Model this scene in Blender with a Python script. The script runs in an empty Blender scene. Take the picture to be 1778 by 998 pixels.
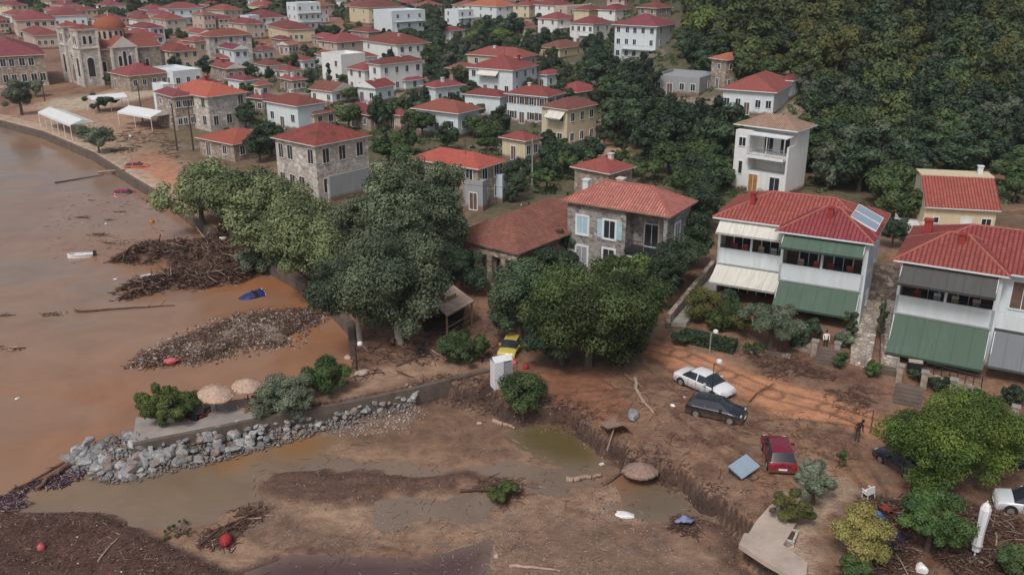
import bpy, math, random
import numpy as np
from mathutils import Vector, Matrix
R=math.radians; pi=math.pi
random.seed(7); NR=np.random.RandomState(11)
SC=bpy.context.scene; COL=SC.collection
# ------------------------------------------------------------------ camera
F=1600.0; CX=889.0; CY=499.0; PT=math.atan(589/1600); CH=31.8
cam=bpy.data.cameras.new('camera'); camo=bpy.data.objects.new('camera',cam); COL.objects.link(camo)
camo.location=(0,0,CH); camo.rotation_euler=(pi/2-PT,0,0)
cam.sensor_width=36; cam.lens=36*F/1778; cam.clip_start=0.5; cam.clip_end=4000
SC.camera=camo
# ------------------------------------------------------------------ sky, sun, exposure
W=bpy.data.worlds.new('World'); SC.world=W; W.use_nodes=True
wt=W.node_tree; bg=wt.nodes['Background']
sky=wt.nodes.new('ShaderNodeTexSky'); sky.sky_type='NISHITA'; sky.sun_disc=False
sky.sun_elevation=R(52); sky.sun_rotation=R(205); sky.air_density=1.0; sky.dust_density=4.0; sky.ozone_density=1.0
hs=wt.nodes.new('ShaderNodeHueSaturation'); hs.inputs['Saturation'].default_value=0.62
wt.links.new(sky.outputs[0],hs.inputs['Color']); wt.links.new(hs.outputs[0],bg.inputs[0]); bg.inputs[1].default_value=0.10
sl=bpy.data.lights.new('sun','SUN'); sl.energy=1.5; sl.angle=R(14); sl.color=(1,.97,.94)
so=bpy.data.objects.new('sun',sl); COL.objects.link(so); so.rotation_euler=(R(38),0,R(-25))
SC.view_settings.view_transform='Standard'; SC.view_settings.look='None'; SC.view_settings.gamma=1
SC.view_settings.exposure=0.12
SC.cycles.max_bounces=5; SC.cycles.diffuse_bounces=3; SC.cycles.glossy_bounces=2
SC.cycles.transmission_bounces=3; SC.cycles.transparent_max_bounces=6
# ------------------------------------------------------------------ pixel of the photo -> world
def at(px,py,z=0.0):
    u=(px-CX)/F; v=(CY-py)/F
    dy=math.cos(PT)+v*math.sin(PT); dz=-math.sin(PT)+v*math.cos(PT)
    t=(z-CH)/dz
    return (t*u,t*dy)
def pr(x,y,z):
    zc=y*math.cos(PT)-(z-CH)*math.sin(PT); yc=y*math.sin(PT)+(z-CH)*math.cos(PT)
    return (CX+F*x/zc, CY-F*yc/zc, F/zc)
def wp(pts,z=0.0): return np.array([at(a,b,z) for a,b in pts])
# ------------------------------------------------------------------ noise and polygons
def vnoise(x,y,seed=0):
    x=np.asarray(x,float);y=np.asarray(y,float)
    xi=np.floor(x).astype(np.int64); yi=np.floor(y).astype(np.int64); fx=x-xi; fy=y-yi
    def h(a,b):
        n=(a*374761393+b*668265263+seed*974711)&0xffffffff
        n=((n^(n>>13))*1274126177)&0xffffffff
        return ((n^(n>>16))&0xffff)/65535.0
    u=fx*fx*(3-2*fx); v=fy*fy*(3-2*fy)
    return (h(xi,yi)*(1-u)+h(xi+1,yi)*u)*(1-v)+(h(xi,yi+1)*(1-u)+h(xi+1,yi+1)*u)*v
def fbm(x,y,o=4,seed=0):
    s=0;a=.5;t=0
    for i in range(o):
        s=s+a*vnoise(x*2**i,y*2**i,seed+i*7); t+=a; a*=.5
    return s/t
def sdf(x,y,P):
    """signed distance to a polygon, positive inside"""
    x=np.asarray(x,float);y=np.asarray(y,float)
    d=np.full(x.shape,1e9); ins=np.zeros(x.shape,bool); n=len(P)
    for i in range(n):
        ax,ay=P[i]; bx,by=P[(i+1)%n]; ex=bx-ax; ey=by-ay
        t=np.clip(((x-ax)*ex+(y-ay)*ey)/(ex*ex+ey*ey+1e-9),0,1)
        d=np.minimum(d,(x-ax-t*ex)**2+(y-ay-t*ey)**2)
        c=((ay>y)!=(by>y)); xx=(bx-ax)*(y-ay)/((by-ay) if by!=ay else 1e-9)+ax
        ins^=(c&(x<xx))
    d=np.sqrt(d); return np.where(ins,d,-d)
def ss(a,b,x): t=np.clip((x-a)/(b-a),0,1); return t*t*(3-2*t)
# ------------------------------------------------------------------ plan of the shore (traced on the ground plane)
WALL=[(0,212),(75,232),(160,268),(230,312),(300,353),(345,388),(400,418),(455,452),(520,490),(575,530),(608,565)]
wallw=[tuple(p) for p in wp(WALL,.9)]
_d=np.array(wallw[0])-np.array(wallw[1]); _d/=np.hypot(*_d)
wallw=[tuple(np.array(wallw[0])+_d*420),tuple(np.array(wallw[0])+_d*120)]+wallw
BANK=[(720,672),(770,664),(850,678),(885,702),(940,715),(992,710),(1012,733),(1045,765),(1078,770),(1092,798),(1142,803),(1182,828),(1242,868),(1292,910),(1287,948),(1400,1020),(1480,1100)]
JN=[(614,600),(604,640),(540,664),(460,686),(330,704),(236,722)]
JS=[(230,770),(350,746),(470,722),(600,698)]
low=wallw+[tuple(p) for p in wp(JN,1.0)]+[tuple(p) for p in wp(JS,1.0)]+[tuple(p) for p in wp(BANK,1.2)]+[(60,5),(-300,5),(-900,5),(-900,wallw[0][1])]
LOW=np.array(low)
SEA=np.array(wallw+[tuple(p) for p in wp([(640,600),(650,650),(560,680),(460,700),(330,722),(236,740),(150,770),(112,790),(128,815),(60,848),(0,878),(-80,905)],0)]+[(-90,35),(-900,35),(-900,wallw[0][1])])
INLET=wp([(-120,905),(0,880),(110,840),(150,825),(235,832),(330,806),(400,788),(500,762),(585,758),(560,783),(475,798),(440,835),(455,868),(380,884),(330,902),(250,906),(205,893),(100,886),(0,893)],0)
POOL1=wp([(880,752),(935,733),(1000,740),(1048,782),(1035,808),(965,802),(905,778)],0)
POOL2=wp([(1072,835),(1090,818),(1140,815),(1195,842),(1262,882),(1296,915),(1262,912),(1205,893),(1130,908),(1085,888)],0)
BAR=wp([(212,640),(250,610),(330,578),(400,550),(470,538),(555,532),(568,556),(520,580),(508,600),(450,606),(360,628),(270,640)],0)
PILE=wp([(186,455),(240,432),(300,424),(390,414),(455,410),(470,445),(455,468),(420,492),(350,503),(300,500),(230,520),(190,522),(205,500),(290,480),(285,462)],0)
DARK=wp([(-200,905),(60,890),(180,890),(222,908),(300,948),(380,985),(440,1010),(440,1100),(-200,1100)],0)
CHAN=wp([(420,992),(520,962),(640,968),(720,972),(790,958),(850,942),(845,975),(835,1030),(430,1050)],0)
RIDGE=wp([(470,820),(560,812),(680,822),(800,818),(870,832),(760,850),(640,872),(520,890),(470,860)],0)
BROWN=wp([(1130,585),(1190,600),(1300,640),(1450,690),(1560,735),(1530,760),(1440,735),(1330,715),(1270,690),(1200,650),(1120,625)],1.2)
BROWN2=wp([(960,640),(1060,650),(1110,700),(1040,735),(960,700),(900,690),(870,650)],1.2)
PROM=wp([(0,205),(60,180),(180,170),(250,215),(330,262),(330,345),(230,305),(160,262),(75,225)],.9)
YARD=wp([(1000,255),(1060,235),(1110,250),(1090,285),(1010,300)],1.5)
SLOPE1=wp([(1288,945),(1335,872),(1440,800),(1490,850),(1430,930),(1420,1010),(1390,1010)],1.3)
ARM=wp([(105,795),(160,765),(235,745),(300,760),(470,724),(600,700),(720,676),(725,705),(590,732),(480,758),(390,780),(300,800),(235,815),(185,820)],.2)
def hill(x,y):
    return .112*ss(14,62,x)*np.clip(y-138,0,400)*ss(130,165,y)+.015*np.clip(y-200,0,500)*ss(-60,20,x)
def band(x,y):
    wx_=fbm(x*.07,y*.07,3,61)*9; wy_=fbm(x*.07+9,y*.07,3,67)*7
    return fbm(x*.07+wx_*.25,y*.26+wy_*.35,4,71)
RUTS=[[(1120,600),(1180,612),(1260,648),(1340,682),(1440,705),(1560,748)],[(1128,628),(1200,690),(1290,740),(1400,735),(1470,745)],[(1000,690),(1080,680),(1180,705),(1240,765),(1330,830)],[(1300,760),(1400,770),(1480,800),(1520,850)]]
RUTW=[wp(r_,1.2) for r_ in RUTS]
def rut(x,y):
    k=np.zeros(np.shape(x))
    for P in RUTW:
        for i in range(len(P)-1):
            (ax,ay),(bx,by)=P[i],P[i+1]; ex,ey=bx-ax,by-ay; t=np.clip(((x-ax)*ex+(y-ay)*ey)/(ex*ex+ey*ey),0,1); d=np.hypot(x-ax-t*ex,y-ay-t*ey)+.12*np.sin(x*1.3+y)
            k=np.maximum(k,ss(.24,.08,np.abs(d-.72)))
    return k
def terr(x,y):
    x=np.asarray(x,float);y=np.asarray(y,float)
    nz=fbm(x*.35,y*.35,4,3)-.5; nf=fbm(x*1.3,y*1.3,3,9)-.5
    sl=sdf(x,y,LOW)
    lo=.012+.38*(band(x,y)-.5)+.05*nz+.02*nf
    sea=ss(-2.4,-.7,sdf(x,y,SEA)+nz*.8); lo=lo*(1-sea)-1.0*sea
    for P,dep,w in ((INLET,-.35,1.2),(POOL1,-.4,.8),(POOL2,-.5,.8),(CHAN,-.25,.7)):
        k=ss(-w*.4,w,sdf(x,y,P)+nz*1.0); lo=lo*(1-k)+dep*k
    for P,hh,w in ((BAR,.28,1.4),(PILE,.35,1.5),(DARK,.42,.9),(RIDGE,.30,1.5)):
        k=ss(-.3,w,sdf(x,y,P)+nz*1.6); lo=lo*(1-k)+(hh+.25*nz+.12*nf)*k
    k=ss(-.4,1.2,sdf(x,y,ARM)); lo=lo*(1-k)+(.50+.2*nz)*k
    land=1.22+.16*nz+.05*nf
    land=land-.06*rut(x,y)-.09*ss(-1,1.5,sdf(x,y,BROWN)+nz)+.5*ss(68,79,y+.55*(x-20))*ss(8,16,x)
    land=land+hill(x,y)
    # eroded bank: ragged with a steep face; straight seawall elsewhere
    rag=(fbm(x*.55,y*.55,4,21)-.5)*1.9*ss(-11,-4,x)*ss(80,70,y)
    k=ss(-.05,.32,-sl+rag)
    h=lo*(1-k)+land*k
    return h
def tz(x,y): return float(terr(np.array([x]),np.array([y]))[0])
def ground(px,py,dz=0.0):
    z=1.0
    for _ in range(6):
        x,y=at(px,py,z+dz); z=.5*z+.5*tz(x,y) if _ else tz(x,y)
    return x,y,z
# ------------------------------------------------------------------ object helpers
def tag(o,label=None,cat=None,group=None,kind=None):
    if label and len(label.replace('-',' ').split())>16: print('LONG',label)
    if label: o['label']=label
    if cat: o['category']=cat
    if group: o['group']=group
    if kind: o['kind']=kind
    return o
def empty(name,label,cat,loc=(0,0,0),rz=0,group=None,rx=0,ry=0):
    o=bpy.data.objects.new(name,None); COL.objects.link(o); o.location=loc; o.rotation_euler=(rx,ry,rz)
    o.empty_display_size=.3
    return tag(o,label,cat,group)
def link(name,me,parent=None):
    o=bpy.data.objects.new(name,me); COL.objects.link(o)
    if parent is not None: o.parent=parent
    return o
def dup(root,loc,rot,label=None,group=None,scale=None,matmap=None):
    r=root.copy(); COL.objects.link(r); r.location=loc; r.rotation_euler=rot
    if scale: r.scale=scale
    if label: r['label']=label
    if group: r['group']=group
    for ch in list(root.children):
        c=ch.copy(); COL.objects.link(c); c.parent=r
        for g in list(ch.children):
            d=g.copy(); COL.objects.link(d); d.parent=c
    return r
class MB:
    def __init__(s): s.v=[];s.f=[];s.mi=[];s.mats=[];s.uv=[]
    def m(s,mat):
        if mat not in s.mats: s.mats.append(mat)
        return s.mats.index(mat)
    def face(s,pts,mat,uv=None):
        b=len(s.v); s.v+= [tuple(p) for p in pts]; s.f.append(tuple(range(b,b+len(pts)))); s.mi.append(s.m(mat))
        if uv is None:
            P=[Vector(p) for p in pts]; n=(P[1]-P[0]).cross(P[2]-P[0])
            if n.length<1e-9: n=Vector((0,0,1))
            n.normalize(); up=Vector((0,0,1))-n*n.z
            if up.length<1e-3: up=Vector((0,1,0))
            up.normalize(); u=up.cross(n); uv=[(p.dot(u),p.dot(up)) for p in P]
        s.uv+=list(uv)
    def box(s,x0,x1,y0,y1,z0,z1,mat,top=True,bot=True):
        if x1<x0:x0,x1=x1,x0
        if y1<y0:y0,y1=y1,y0
        a=(x0,y0,z0);b=(x1,y0,z0);c=(x1,y1,z0);d=(x0,y1,z0);e=(x0,y0,z1);f=(x1,y0,z1);g=(x1,y1,z1);h=(x0,y1,z1)
        for q in ((a,b,f,e),(b,c,g,f),(c,d,h,g),(d,a,e,h)): s.face(q,mat)
        if top: s.face((e,f,g,h),mat)
        if bot: s.face((d,c,b,a),mat)
    def bar(s,p,q,r,mat,n=6,r2=None,cap=True):
        p=Vector(p);q=Vector(q);d=(q-p)
        if d.length<1e-6: return
        d.normalize(); t=Vector((0,0,1)) if abs(d.z)<.9 else Vector((1,0,0)); u=d.cross(t).normalized(); w=d.cross(u)
        r2=r if r2 is None else r2
        A=[p+(u*math.cos(2*pi*i/n)+w*math.sin(2*pi*i/n))*r for i in range(n)]
        B=[q+(u*math.cos(2*pi*i/n)+w*math.sin(2*pi*i/n))*r2 for i in range(n)]
        for i in range(n): j=(i+1)%n; s.face((A[i],B[i],B[j],A[j])[::-1],mat)
        if cap: s.face(A[::-1][::-1],mat); s.face(B[::-1],mat)
    def tube(s,pts,rads,mat,n=6):
        for i in range(len(pts)-1): s.bar(pts[i],pts[i+1],rads[i],mat,n,rads[i+1],cap=(i in(0,len(pts)-2)))
    def lathe(s,prof,c,mat,n=16,ax=2):
        def P(r,z,i):
            a=2*pi*i/n
            if ax==2: return (c[0]+r*math.cos(a),c[1]+r*math.sin(a),c[2]+z)
            if ax==1: return (c[0]+r*math.cos(a),c[1]+z,c[2]+r*math.sin(a))
            return (c[0]+z,c[1]+r*math.cos(a),c[2]+r*math.sin(a))
        for k in range(len(prof)-1):
            for i in range(n):
                j=(i+1)%n; (r0,z0),(r1,z1)=prof[k],prof[k+1]
                q=[P(r0,z0,i),P(r0,z0,j),P(r1,z1,j),P(r1,z1,i)]
                if r0<1e-5: q=[q[0],q[2],q[3]]
                elif r1<1e-5: q=q[:3]
                s.face(q,mat)
    def build(s,name,parent=None,smooth=None,merge=False):
        me=bpy.data.meshes.new(name); me.from_pydata(s.v,[],s.f); me.update()
        for m in s.mats: me.materials.append(m)
        me.polygons.foreach_set('material_index',s.mi)
        ul=me.uv_layers.new(name='UVMap'); ul.data.foreach_set('uv',np.array(s.uv,dtype=np.float32).ravel())
        if merge or smooth:
            import bmesh
            bm=bmesh.new(); bm.from_mesh(me); bmesh.ops.remove_doubles(bm,verts=bm.verts,dist=1e-4)
            bmesh.ops.recalc_face_normals(bm,faces=bm.faces); bm.to_mesh(me); bm.free()
        if smooth:
            me.polygons.foreach_set('use_smooth',[True]*len(me.polygons)); me.set_sharp_from_angle(angle=R(smooth))
        return link(name,me,parent)
def npmesh(name,V,Fq,mats,attr=None,smooth=False,mi=None):
    me=bpy.data.meshes.new(name); nf=len(Fq); k=Fq.shape[1]
    me.vertices.add(len(V)); me.vertices.foreach_set('co',V.astype(np.float32).ravel())
    me.loops.add(nf*k); me.loops.foreach_set('vertex_index',Fq.astype(np.int32).ravel())
    me.polygons.add(nf); me.polygons.foreach_set('loop_start',np.arange(0,nf*k,k,dtype=np.int32))
    try: me.polygons.foreach_set('loop_total',np.full(nf,k,dtype=np.int32))
    except Exception: pass
    for m in mats: me.materials.append(m)
    if mi is not None: me.polygons.foreach_set('material_index',mi.astype(np.int32))
    if smooth: me.polygons.foreach_set('use_smooth',np.ones(nf,bool))
    me.update(calc_edges=True)
    if attr is not None:
        for nm,dat in attr.items():
            a=me.color_attributes.new(name=nm,type='FLOAT_COLOR',domain='POINT'); a.data.foreach_set('color',dat.astype(np.float32).ravel())
    return me
# ------------------------------------------------------------------ materials
def nt(name):
    m=bpy.data.materials.new(name); m.use_nodes=True; t=m.node_tree; b=t.nodes['Principled BSDF']; return m,t,b
def N(t,ty,**kw):
    n=t.nodes.new(ty)
    for k,v in kw.items():
        if k.startswith('i_'): n.inputs[int(k[2:]) if k[2:].isdigit() else k[2:]].default_value=v
        else: setattr(n,k,v)
    return n
def mixc(t,fac,a,b,mode='MIX'):
    n=t.nodes.new('ShaderNodeMix'); n.data_type='RGBA'; n.blend_type=mode
    for sock,v in ((n.inputs[0],fac),(n.inputs[6],a),(n.inputs[7],b)):
        if isinstance(v,bpy.types.NodeSocket): t.links.new(v,sock)
        elif isinstance(v,(int,float)): sock.default_value=v
        else: sock.default_value=(*v,1)
    return n.outputs[2]
def ramp(t,src,a,b,c0=(0,0,0,1),c1=(1,1,1,1)):
    n=t.nodes.new('ShaderNodeValToRGB'); n.color_ramp.elements[0].position=a; n.color_ramp.elements[1].position=b
    n.color_ramp.elements[0].color=c0; n.color_ramp.elements[1].color=c1; t.links.new(src,n.inputs[0]); return n.outputs[0]
def noise(t,vec,scale,det=4,rough=.55,dist=0):
    n=N(t,'ShaderNodeTexNoise'); n.inputs['Scale'].default_value=scale; n.inputs['Detail'].default_value=det
    n.inputs['Roughness'].default_value=rough; n.inputs['Distortion'].default_value=dist
    if vec is not None: t.links.new(vec,n.inputs['Vector'])
    return n.outputs['Fac']
def bump(t,b,h,strength=.4,dist=.1):
    n=N(t,'ShaderNodeBump'); n.inputs['Strength'].default_value=strength; n.inputs['Distance'].default_value=dist
    t.links.new(h,n.inputs['Height']); t.links.new(n.outputs[0],b.inputs['Normal'])
def plain(name,c,rough=.7,var=.25,scale=1.5,metal=0,spec=.3,bs=0,rnd=0):
    m,t,b=nt(name); tc=N(t,'ShaderNodeTexCoord')
    f=ramp(t,noise(t,tc.outputs['Object'],scale,5,.62),.3,.7)
    d=tuple(x*(1-var) for x in c); l=tuple(min(1,x*(1+var*.5)) for x in c)
    o=mixc(t,f,d,l)
    if rnd:
        oi=N(t,'ShaderNodeObjectInfo'); h=N(t,'ShaderNodeHueSaturation')
        mr=N(t,'ShaderNodeMapRange'); mr.inputs[3].default_value=1-rnd; mr.inputs[4].default_value=1+rnd
        t.links.new(oi.outputs['Random'],mr.inputs[0]); t.links.new(mr.outputs[0],h.inputs['Value']); t.links.new(o,h.inputs['Color']); o=h.outputs[0]
    t.links.new(o,b.inputs['Base Color']); b.inputs['Roughness'].default_value=rough; b.inputs['Metallic'].default_value=metal
    b.inputs['Specular IOR Level'].default_value=spec
    if bs: bump(t,b,noise(t,tc.outputs['Object'],scale*6,4),bs,.03)
    return m
def plaster(name,c,stain=.35):
    m,t,b=nt(name); tc=N(t,'ShaderNodeTexCoord'); mp=N(t,'ShaderNodeMapping'); mp.inputs['Scale'].default_value=(1.6,1.6,.35)
    t.links.new(tc.outputs['Object'],mp.inputs[0])
    f=ramp(t,noise(t,mp.outputs[0],1.2,6,.65),.42,.75); g=ramp(t,noise(t,tc.outputs['Object'],.5,4,.6),.35,.7)
    o=mixc(t,f,c,tuple(x*(1-stain)*k for x,k in zip(c,(1,.95,.88))))
    o=mixc(t,g,tuple(x*.88 for x in c),o)
    sz=N(t,'ShaderNodeSeparateXYZ'); t.links.new(tc.outputs['Object'],sz.inputs[0]); ad=N(t,'ShaderNodeMath',operation='MULTIPLY_ADD'); t.links.new(noise(t,tc.outputs['Object'],1.1,5,.6),ad.inputs[0]); ad.inputs[1].default_value=-.9; t.links.new(sz.outputs[2],ad.inputs[2])
    o=mixc(t,ramp(t,ad.outputs[0],.0,.45,(1,1,1,1),(0,0,0,1)),o,(.22,.14,.105)); t.links.new(o,b.inputs['Base Color']); b.inputs['Roughness'].default_value=.85
    b.inputs['Specular IOR Level'].default_value=.2; bump(t,b,noise(t,tc.outputs['Object'],14,3),.15,.02); return m
def stone(name,c1,c2,mortar,scale=2.2):
    m,t,b=nt(name); tc=N(t,'ShaderNodeTexCoord'); mp=N(t,'ShaderNodeMapping'); mp.inputs['Scale'].default_value=(1,1,1.5)
    t.links.new(tc.outputs['Object'],mp.inputs[0])
    v=N(t,'ShaderNodeTexVoronoi'); v.inputs['Scale'].default_value=scale; t.links.new(mp.outputs[0],v.inputs['Vector'])
    e=N(t,'ShaderNodeTexVoronoi'); e.feature='DISTANCE_TO_EDGE'; e.inputs['Scale'].default_value=scale; t.links.new(mp.outputs[0],e.inputs['Vector'])
    sx=N(t,'ShaderNodeSeparateColor'); t.links.new(v.outputs['Color'],sx.inputs[0])
    o=mixc(t,sx.outputs[0],c1,c2); o=mixc(t,ramp(t,sx.outputs[1],.75,.95),o,tuple(x*1.35 for x in c2))
    o=mixc(t,ramp(t,noise(t,tc.outputs['Object'],.7,5,.65),.45,.75),o,tuple(x*.5 for x in c1))
    ed=ramp(t,e.outputs['Distance'],.02,.09); o=mixc(t,ed,mortar,o)
    t.links.new(o,b.inputs['Base Color']); b.inputs['Roughness'].default_value=.9; b.inputs['Specular IOR Level'].default_value=.2
    bump(t,b,ed,.6,.04); return m
def tiles(name,c,c2,per=.26,dirt=.35,rows=True,moss=None):
    m,t,b=nt(name); uv=N(t,'ShaderNodeUVMap'); sp=N(t,'ShaderNodeSeparateXYZ'); t.links.new(uv.outputs[0],sp.inputs[0])
    def mth(op,a,bv=None):
        n=N(t,'ShaderNodeMath',operation=op)
        for i,x in enumerate((a,bv)):
            if x is None: continue
            if isinstance(x,(int,float)): n.inputs[i].default_value=x
            else: t.links.new(x,n.inputs[i])
        return n.outputs[0]
    su=mth('SINE',mth('MULTIPLY',sp.outputs[0],2*pi/per)); su=mth('MULTIPLY_ADD',su,.5); 
    t.nodes[-1].inputs[2].default_value=.5
    fv=mth('FRACT',mth('MULTIPLY',sp.outputs[1],1/.36))
    tc=N(t,'ShaderNodeTexCoord')
    # one value per tile
    cu=mth('FLOOR',mth('MULTIPLY',sp.outputs[0],1/per)); cv=mth('FLOOR',mth('MULTIPLY',sp.outputs[1],1/.36))
    cb=N(t,'ShaderNodeCombineXYZ'); t.links.new(cu,cb.inputs[0]); t.links.new(cv,cb.inputs[1])
    wn=N(t,'ShaderNodeTexWhiteNoise'); wn.noise_dimensions='2D'; t.links.new(cb.outputs[0],wn.inputs['Vector'])
    oi=N(t,'ShaderNodeObjectInfo')
    o=mixc(t,wn.outputs['Value'],c,c2)
    blo=ramp(t,noise(t,tc.outputs['Object'],.55,6,.7),.38,.72)
    o=mixc(t,mth('MULTIPLY',blo,dirt),o,tuple(x*.38 for x in (c[0]*.8,c[0]*.55,c[0]*.5)))
    lt=ramp(t,noise(t,tc.outputs['Object'],2.3,4,.7),.62,.8); o=mixc(t,mth('MULTIPLY',lt,.35),o,(.5,.36,.3))
    if moss: 
        mo=ramp(t,noise(t,tc.outputs['Object'],.8,6,.75,.4),.5,.6); o=mixc(t,mo,o,moss)
    g=ramp(t,su,.0,.45); o=mixc(t,g,tuple(x*.45 for x in c),o)
    if rows:
        rr=ramp(t,fv,.0,.16); o=mixc(t,rr,tuple(x*.6 for x in c),o)
    hsv=N(t,'ShaderNodeHueSaturation'); mr=N(t,'ShaderNodeMapRange'); mr.inputs[3].default_value=.75; mr.inputs[4].default_value=1.15
    t.links.new(oi.outputs['Random'],mr.inputs[0]); t.links.new(mr.outputs[0],hsv.inputs['Value']); t.links.new(o,hsv.inputs['Color'])
    w2=N(t,'ShaderNodeTexWhiteNoise'); w2.noise_dimensions='1D'; t.links.new(oi.outputs['Random'],w2.inputs['W']); m2=N(t,'ShaderNodeMapRange'); m2.inputs[3].default_value=.49; m2.inputs[4].default_value=.512; t.links.new(w2.outputs['Value'],m2.inputs[0]); t.links.new(m2.outputs[0],hsv.inputs['Hue'])
    t.links.new(hsv.outputs[0],b.inputs['Base Color']); b.inputs['Roughness'].default_value=.8; b.inputs['Specular IOR Level'].default_value=.25
    hh=mth('ADD',su,mth('MULTIPLY',fv,.5)); bump(t,b,hh,.6,.05); return m
def leafmat(name,c,c2,rough=.6,transl=.0):
    m,t,b=nt(name); a=N(t,'ShaderNodeAttribute'); a.attribute_name='Col'
    sp=N(t,'ShaderNodeSeparateColor'); t.links.new(a.outputs['Color'],sp.inputs[0])
    o=mixc(t,sp.outputs[0],c,c2); oi=N(t,'ShaderNodeObjectInfo'); h=N(t,'ShaderNodeHueSaturation')
    mr=N(t,'ShaderNodeMapRange'); mr.inputs[3].default_value=.75; mr.inputs[4].default_value=1.3
    t.links.new(oi.outputs['Random'],mr.inputs[0]); t.links.new(mr.outputs[0],h.inputs['Value'])
    mh=N(t,'ShaderNodeMapRange'); mh.inputs[3].default_value=.475; mh.inputs[4].default_value=.52
    t.links.new(sp.outputs[1],mh.inputs[0]); t.links.new(mh.outputs[0],h.inputs['Hue'])
    t.links.new(o,h.inputs['Color']); t.links.new(h.outputs[0],b.inputs['Base Color'])
    b.inputs['Roughness'].default_value=rough; b.inputs['Specular IOR Level'].default_value=.25
    return m
M={}
M['white']=plaster('white_plaster',(.72,.78,.80),.3); M['white2']=plaster('bright_plaster',(.82,.82,.80),.2)
M['blue']=plaster('pale_blue_plaster',(.62,.70,.80),.2); M['cream']=plaster('cream_plaster',(.68,.58,.40),.3)
M['pink']=plaster('pinkish_plaster',(.60,.47,.40),.3); M['grey']=plaster('grey_plaster',(.36,.37,.38),.35)
M['beige']=plaster('beige_plaster',(.55,.49,.41),.35)
M['conc']=plain('concrete',(.34,.31,.28),.85,.3,1.2,bs=.3); M['deck']=plain('jetty_concrete',(.36,.31,.28),.7,.3,.5,bs=.2)
M['slab']=plain('pale_slab',(.50,.40,.33),.75,.25,.6,bs=.2)
M['stoneA']=stone('grey_rubble_stone',(.20,.18,.165),(.40,.37,.34),(.36,.33,.30),2.0)
M['stoneB']=stone('warm_rubble_stone',(.24,.18,.14),(.44,.36,.29),(.38,.32,.27),2.2)
M['stoneC']=stone('pale_cut_stone',(.40,.35,.31),(.58,.53,.48),(.56,.52,.47),1.6)
M['stoneD']=stone('brown_ruin_stone',(.13,.10,.085),(.32,.26,.22),(.14,.11,.09),2.4)
M['cobble']=stone('pale_cobbles',(.36,.30,.25),(.60,.53,.45),(.20,.16,.13),3.0)
M['red']=tiles('red_tiles',(.31,.075,.062),(.38,.12,.10)); M['crim']=tiles('crimson_tiles',(.28,.068,.072),(.35,.105,.108))
M['orng']=tiles('orange_tiles',(.46,.12,.07),(.52,.17,.11),dirt=.15); M['brown']=tiles('brown_old_tiles',(.26,.085,.07),(.36,.14,.115),dirt=.5)
M['moss']=tiles('mossy_tiles',(.34,.08,.06),(.42,.12,.09),dirt=.5,moss=(.10,.085,.03))
M['pale']=tiles('pale_clay_tiles',(.42,.24,.18),(.55,.36,.28),dirt=.3)
M['near']=tiles('large_red_tiles',(.30,.062,.056),(.37,.10,.088),per=.33,dirt=.22)
M['old']=tiles('weathered_pink_tiles',(.40,.13,.10),(.52,.22,.18),per=.30,dirt=.45)
M['hipc']=plain('ridge_tile',(.42,.14,.11),.8,.3,3); M['chim']=plain('red_chimney',(.33,.05,.045),.8,.25,2)
def glassm():
    m,t,b=nt('window_glass'); b.inputs['Base Color'].default_value=(.03,.035,.045,1); b.inputs['Roughness'].default_value=.12
    b.inputs['Specular IOR Level'].default_value=.6; return m
M['glass']=glassm()
M['dark']=plain('dark_interior',(.035,.028,.028),.9,.5,1.2); M['frame']=plain('white_frame',(.75,.77,.78),.6,.1)
M['trim']=plain('stone_trim',(.66,.61,.55),.8,.2); M['shutter']=plain('brown_shutter',(.14,.09,.07),.7,.3); M['shutb']=plain('pale_blue_shutter',(.42,.60,.66),.6,.15)
M['wood']=plain('old_wood',(.30,.20,.14),.85,.35,3,bs=.3); M['door']=plain('orange_wood',(.42,.20,.06),.6,.3,2); M['boards']=plain('pale_boards',(.48,.35,.27),.85,.3,1.4,bs=.3)
def cloth(name,c,streak=.3):
    m,t,b=nt(name); tc=N(t,'ShaderNodeTexCoord'); mp=N(t,'ShaderNodeMapping'); mp.inputs['Scale'].default_value=(.5,3.2,.5); t.links.new(tc.outputs['Object'],mp.inputs[0])
    f=ramp(t,noise(t,mp.outputs[0],1.3,6,.7),.42,.72); g=ramp(t,noise(t,tc.outputs['Object'],.45,4,.6),.35,.75)
    o=mixc(t,f,c,tuple(x*(1-streak)*k for x,k in zip(c,(1,.96,.9)))); o=mixc(t,g,tuple(x*.86 for x in c),o)
    w=N(t,'ShaderNodeTexWave'); w.bands_direction='Y'; w.inputs['Scale'].default_value=.27; t.links.new(tc.outputs['Object'],w.inputs['Vector'])
    o=mixc(t,ramp(t,w.outputs['Fac'],.0,.03,(1,1,1,1),(0,0,0,1)),o,tuple(x*.72 for x in c))
    t.links.new(o,b.inputs['Base Color']); b.inputs['Roughness'].default_value=.85; b.inputs['Specular IOR Level'].default_value=.2
    bump(t,b,noise(t,mp.outputs[0],.9,3,.5),.5,.08); return m
M['awnG']=cloth('green_awning_cloth',(.105,.16,.12)); M['awnD']=cloth('dark_grey_awning_cloth',(.105,.105,.10))
M['awnW']=cloth('dirty_white_awning_cloth',(.74,.71,.64),.45); M['awnS']=cloth('slate_awning_cloth',(.20,.215,.23))
M['iron']=plain('dark_iron',(.03,.03,.035),.5,.3,3,spec=.5); M['rust']=plain('rusty_steel',(.16,.07,.04),.8,.4,3)
M['pole']=plain('wooden_pole',(.085,.06,.05),.9,.3,2); M['poleg']=plain('concrete_pole',(.34,.32,.30),.8,.2,2)
M['panel']=plain('solar_collector',(.30,.37,.45),.25,.12,.8,spec=.6)
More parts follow.
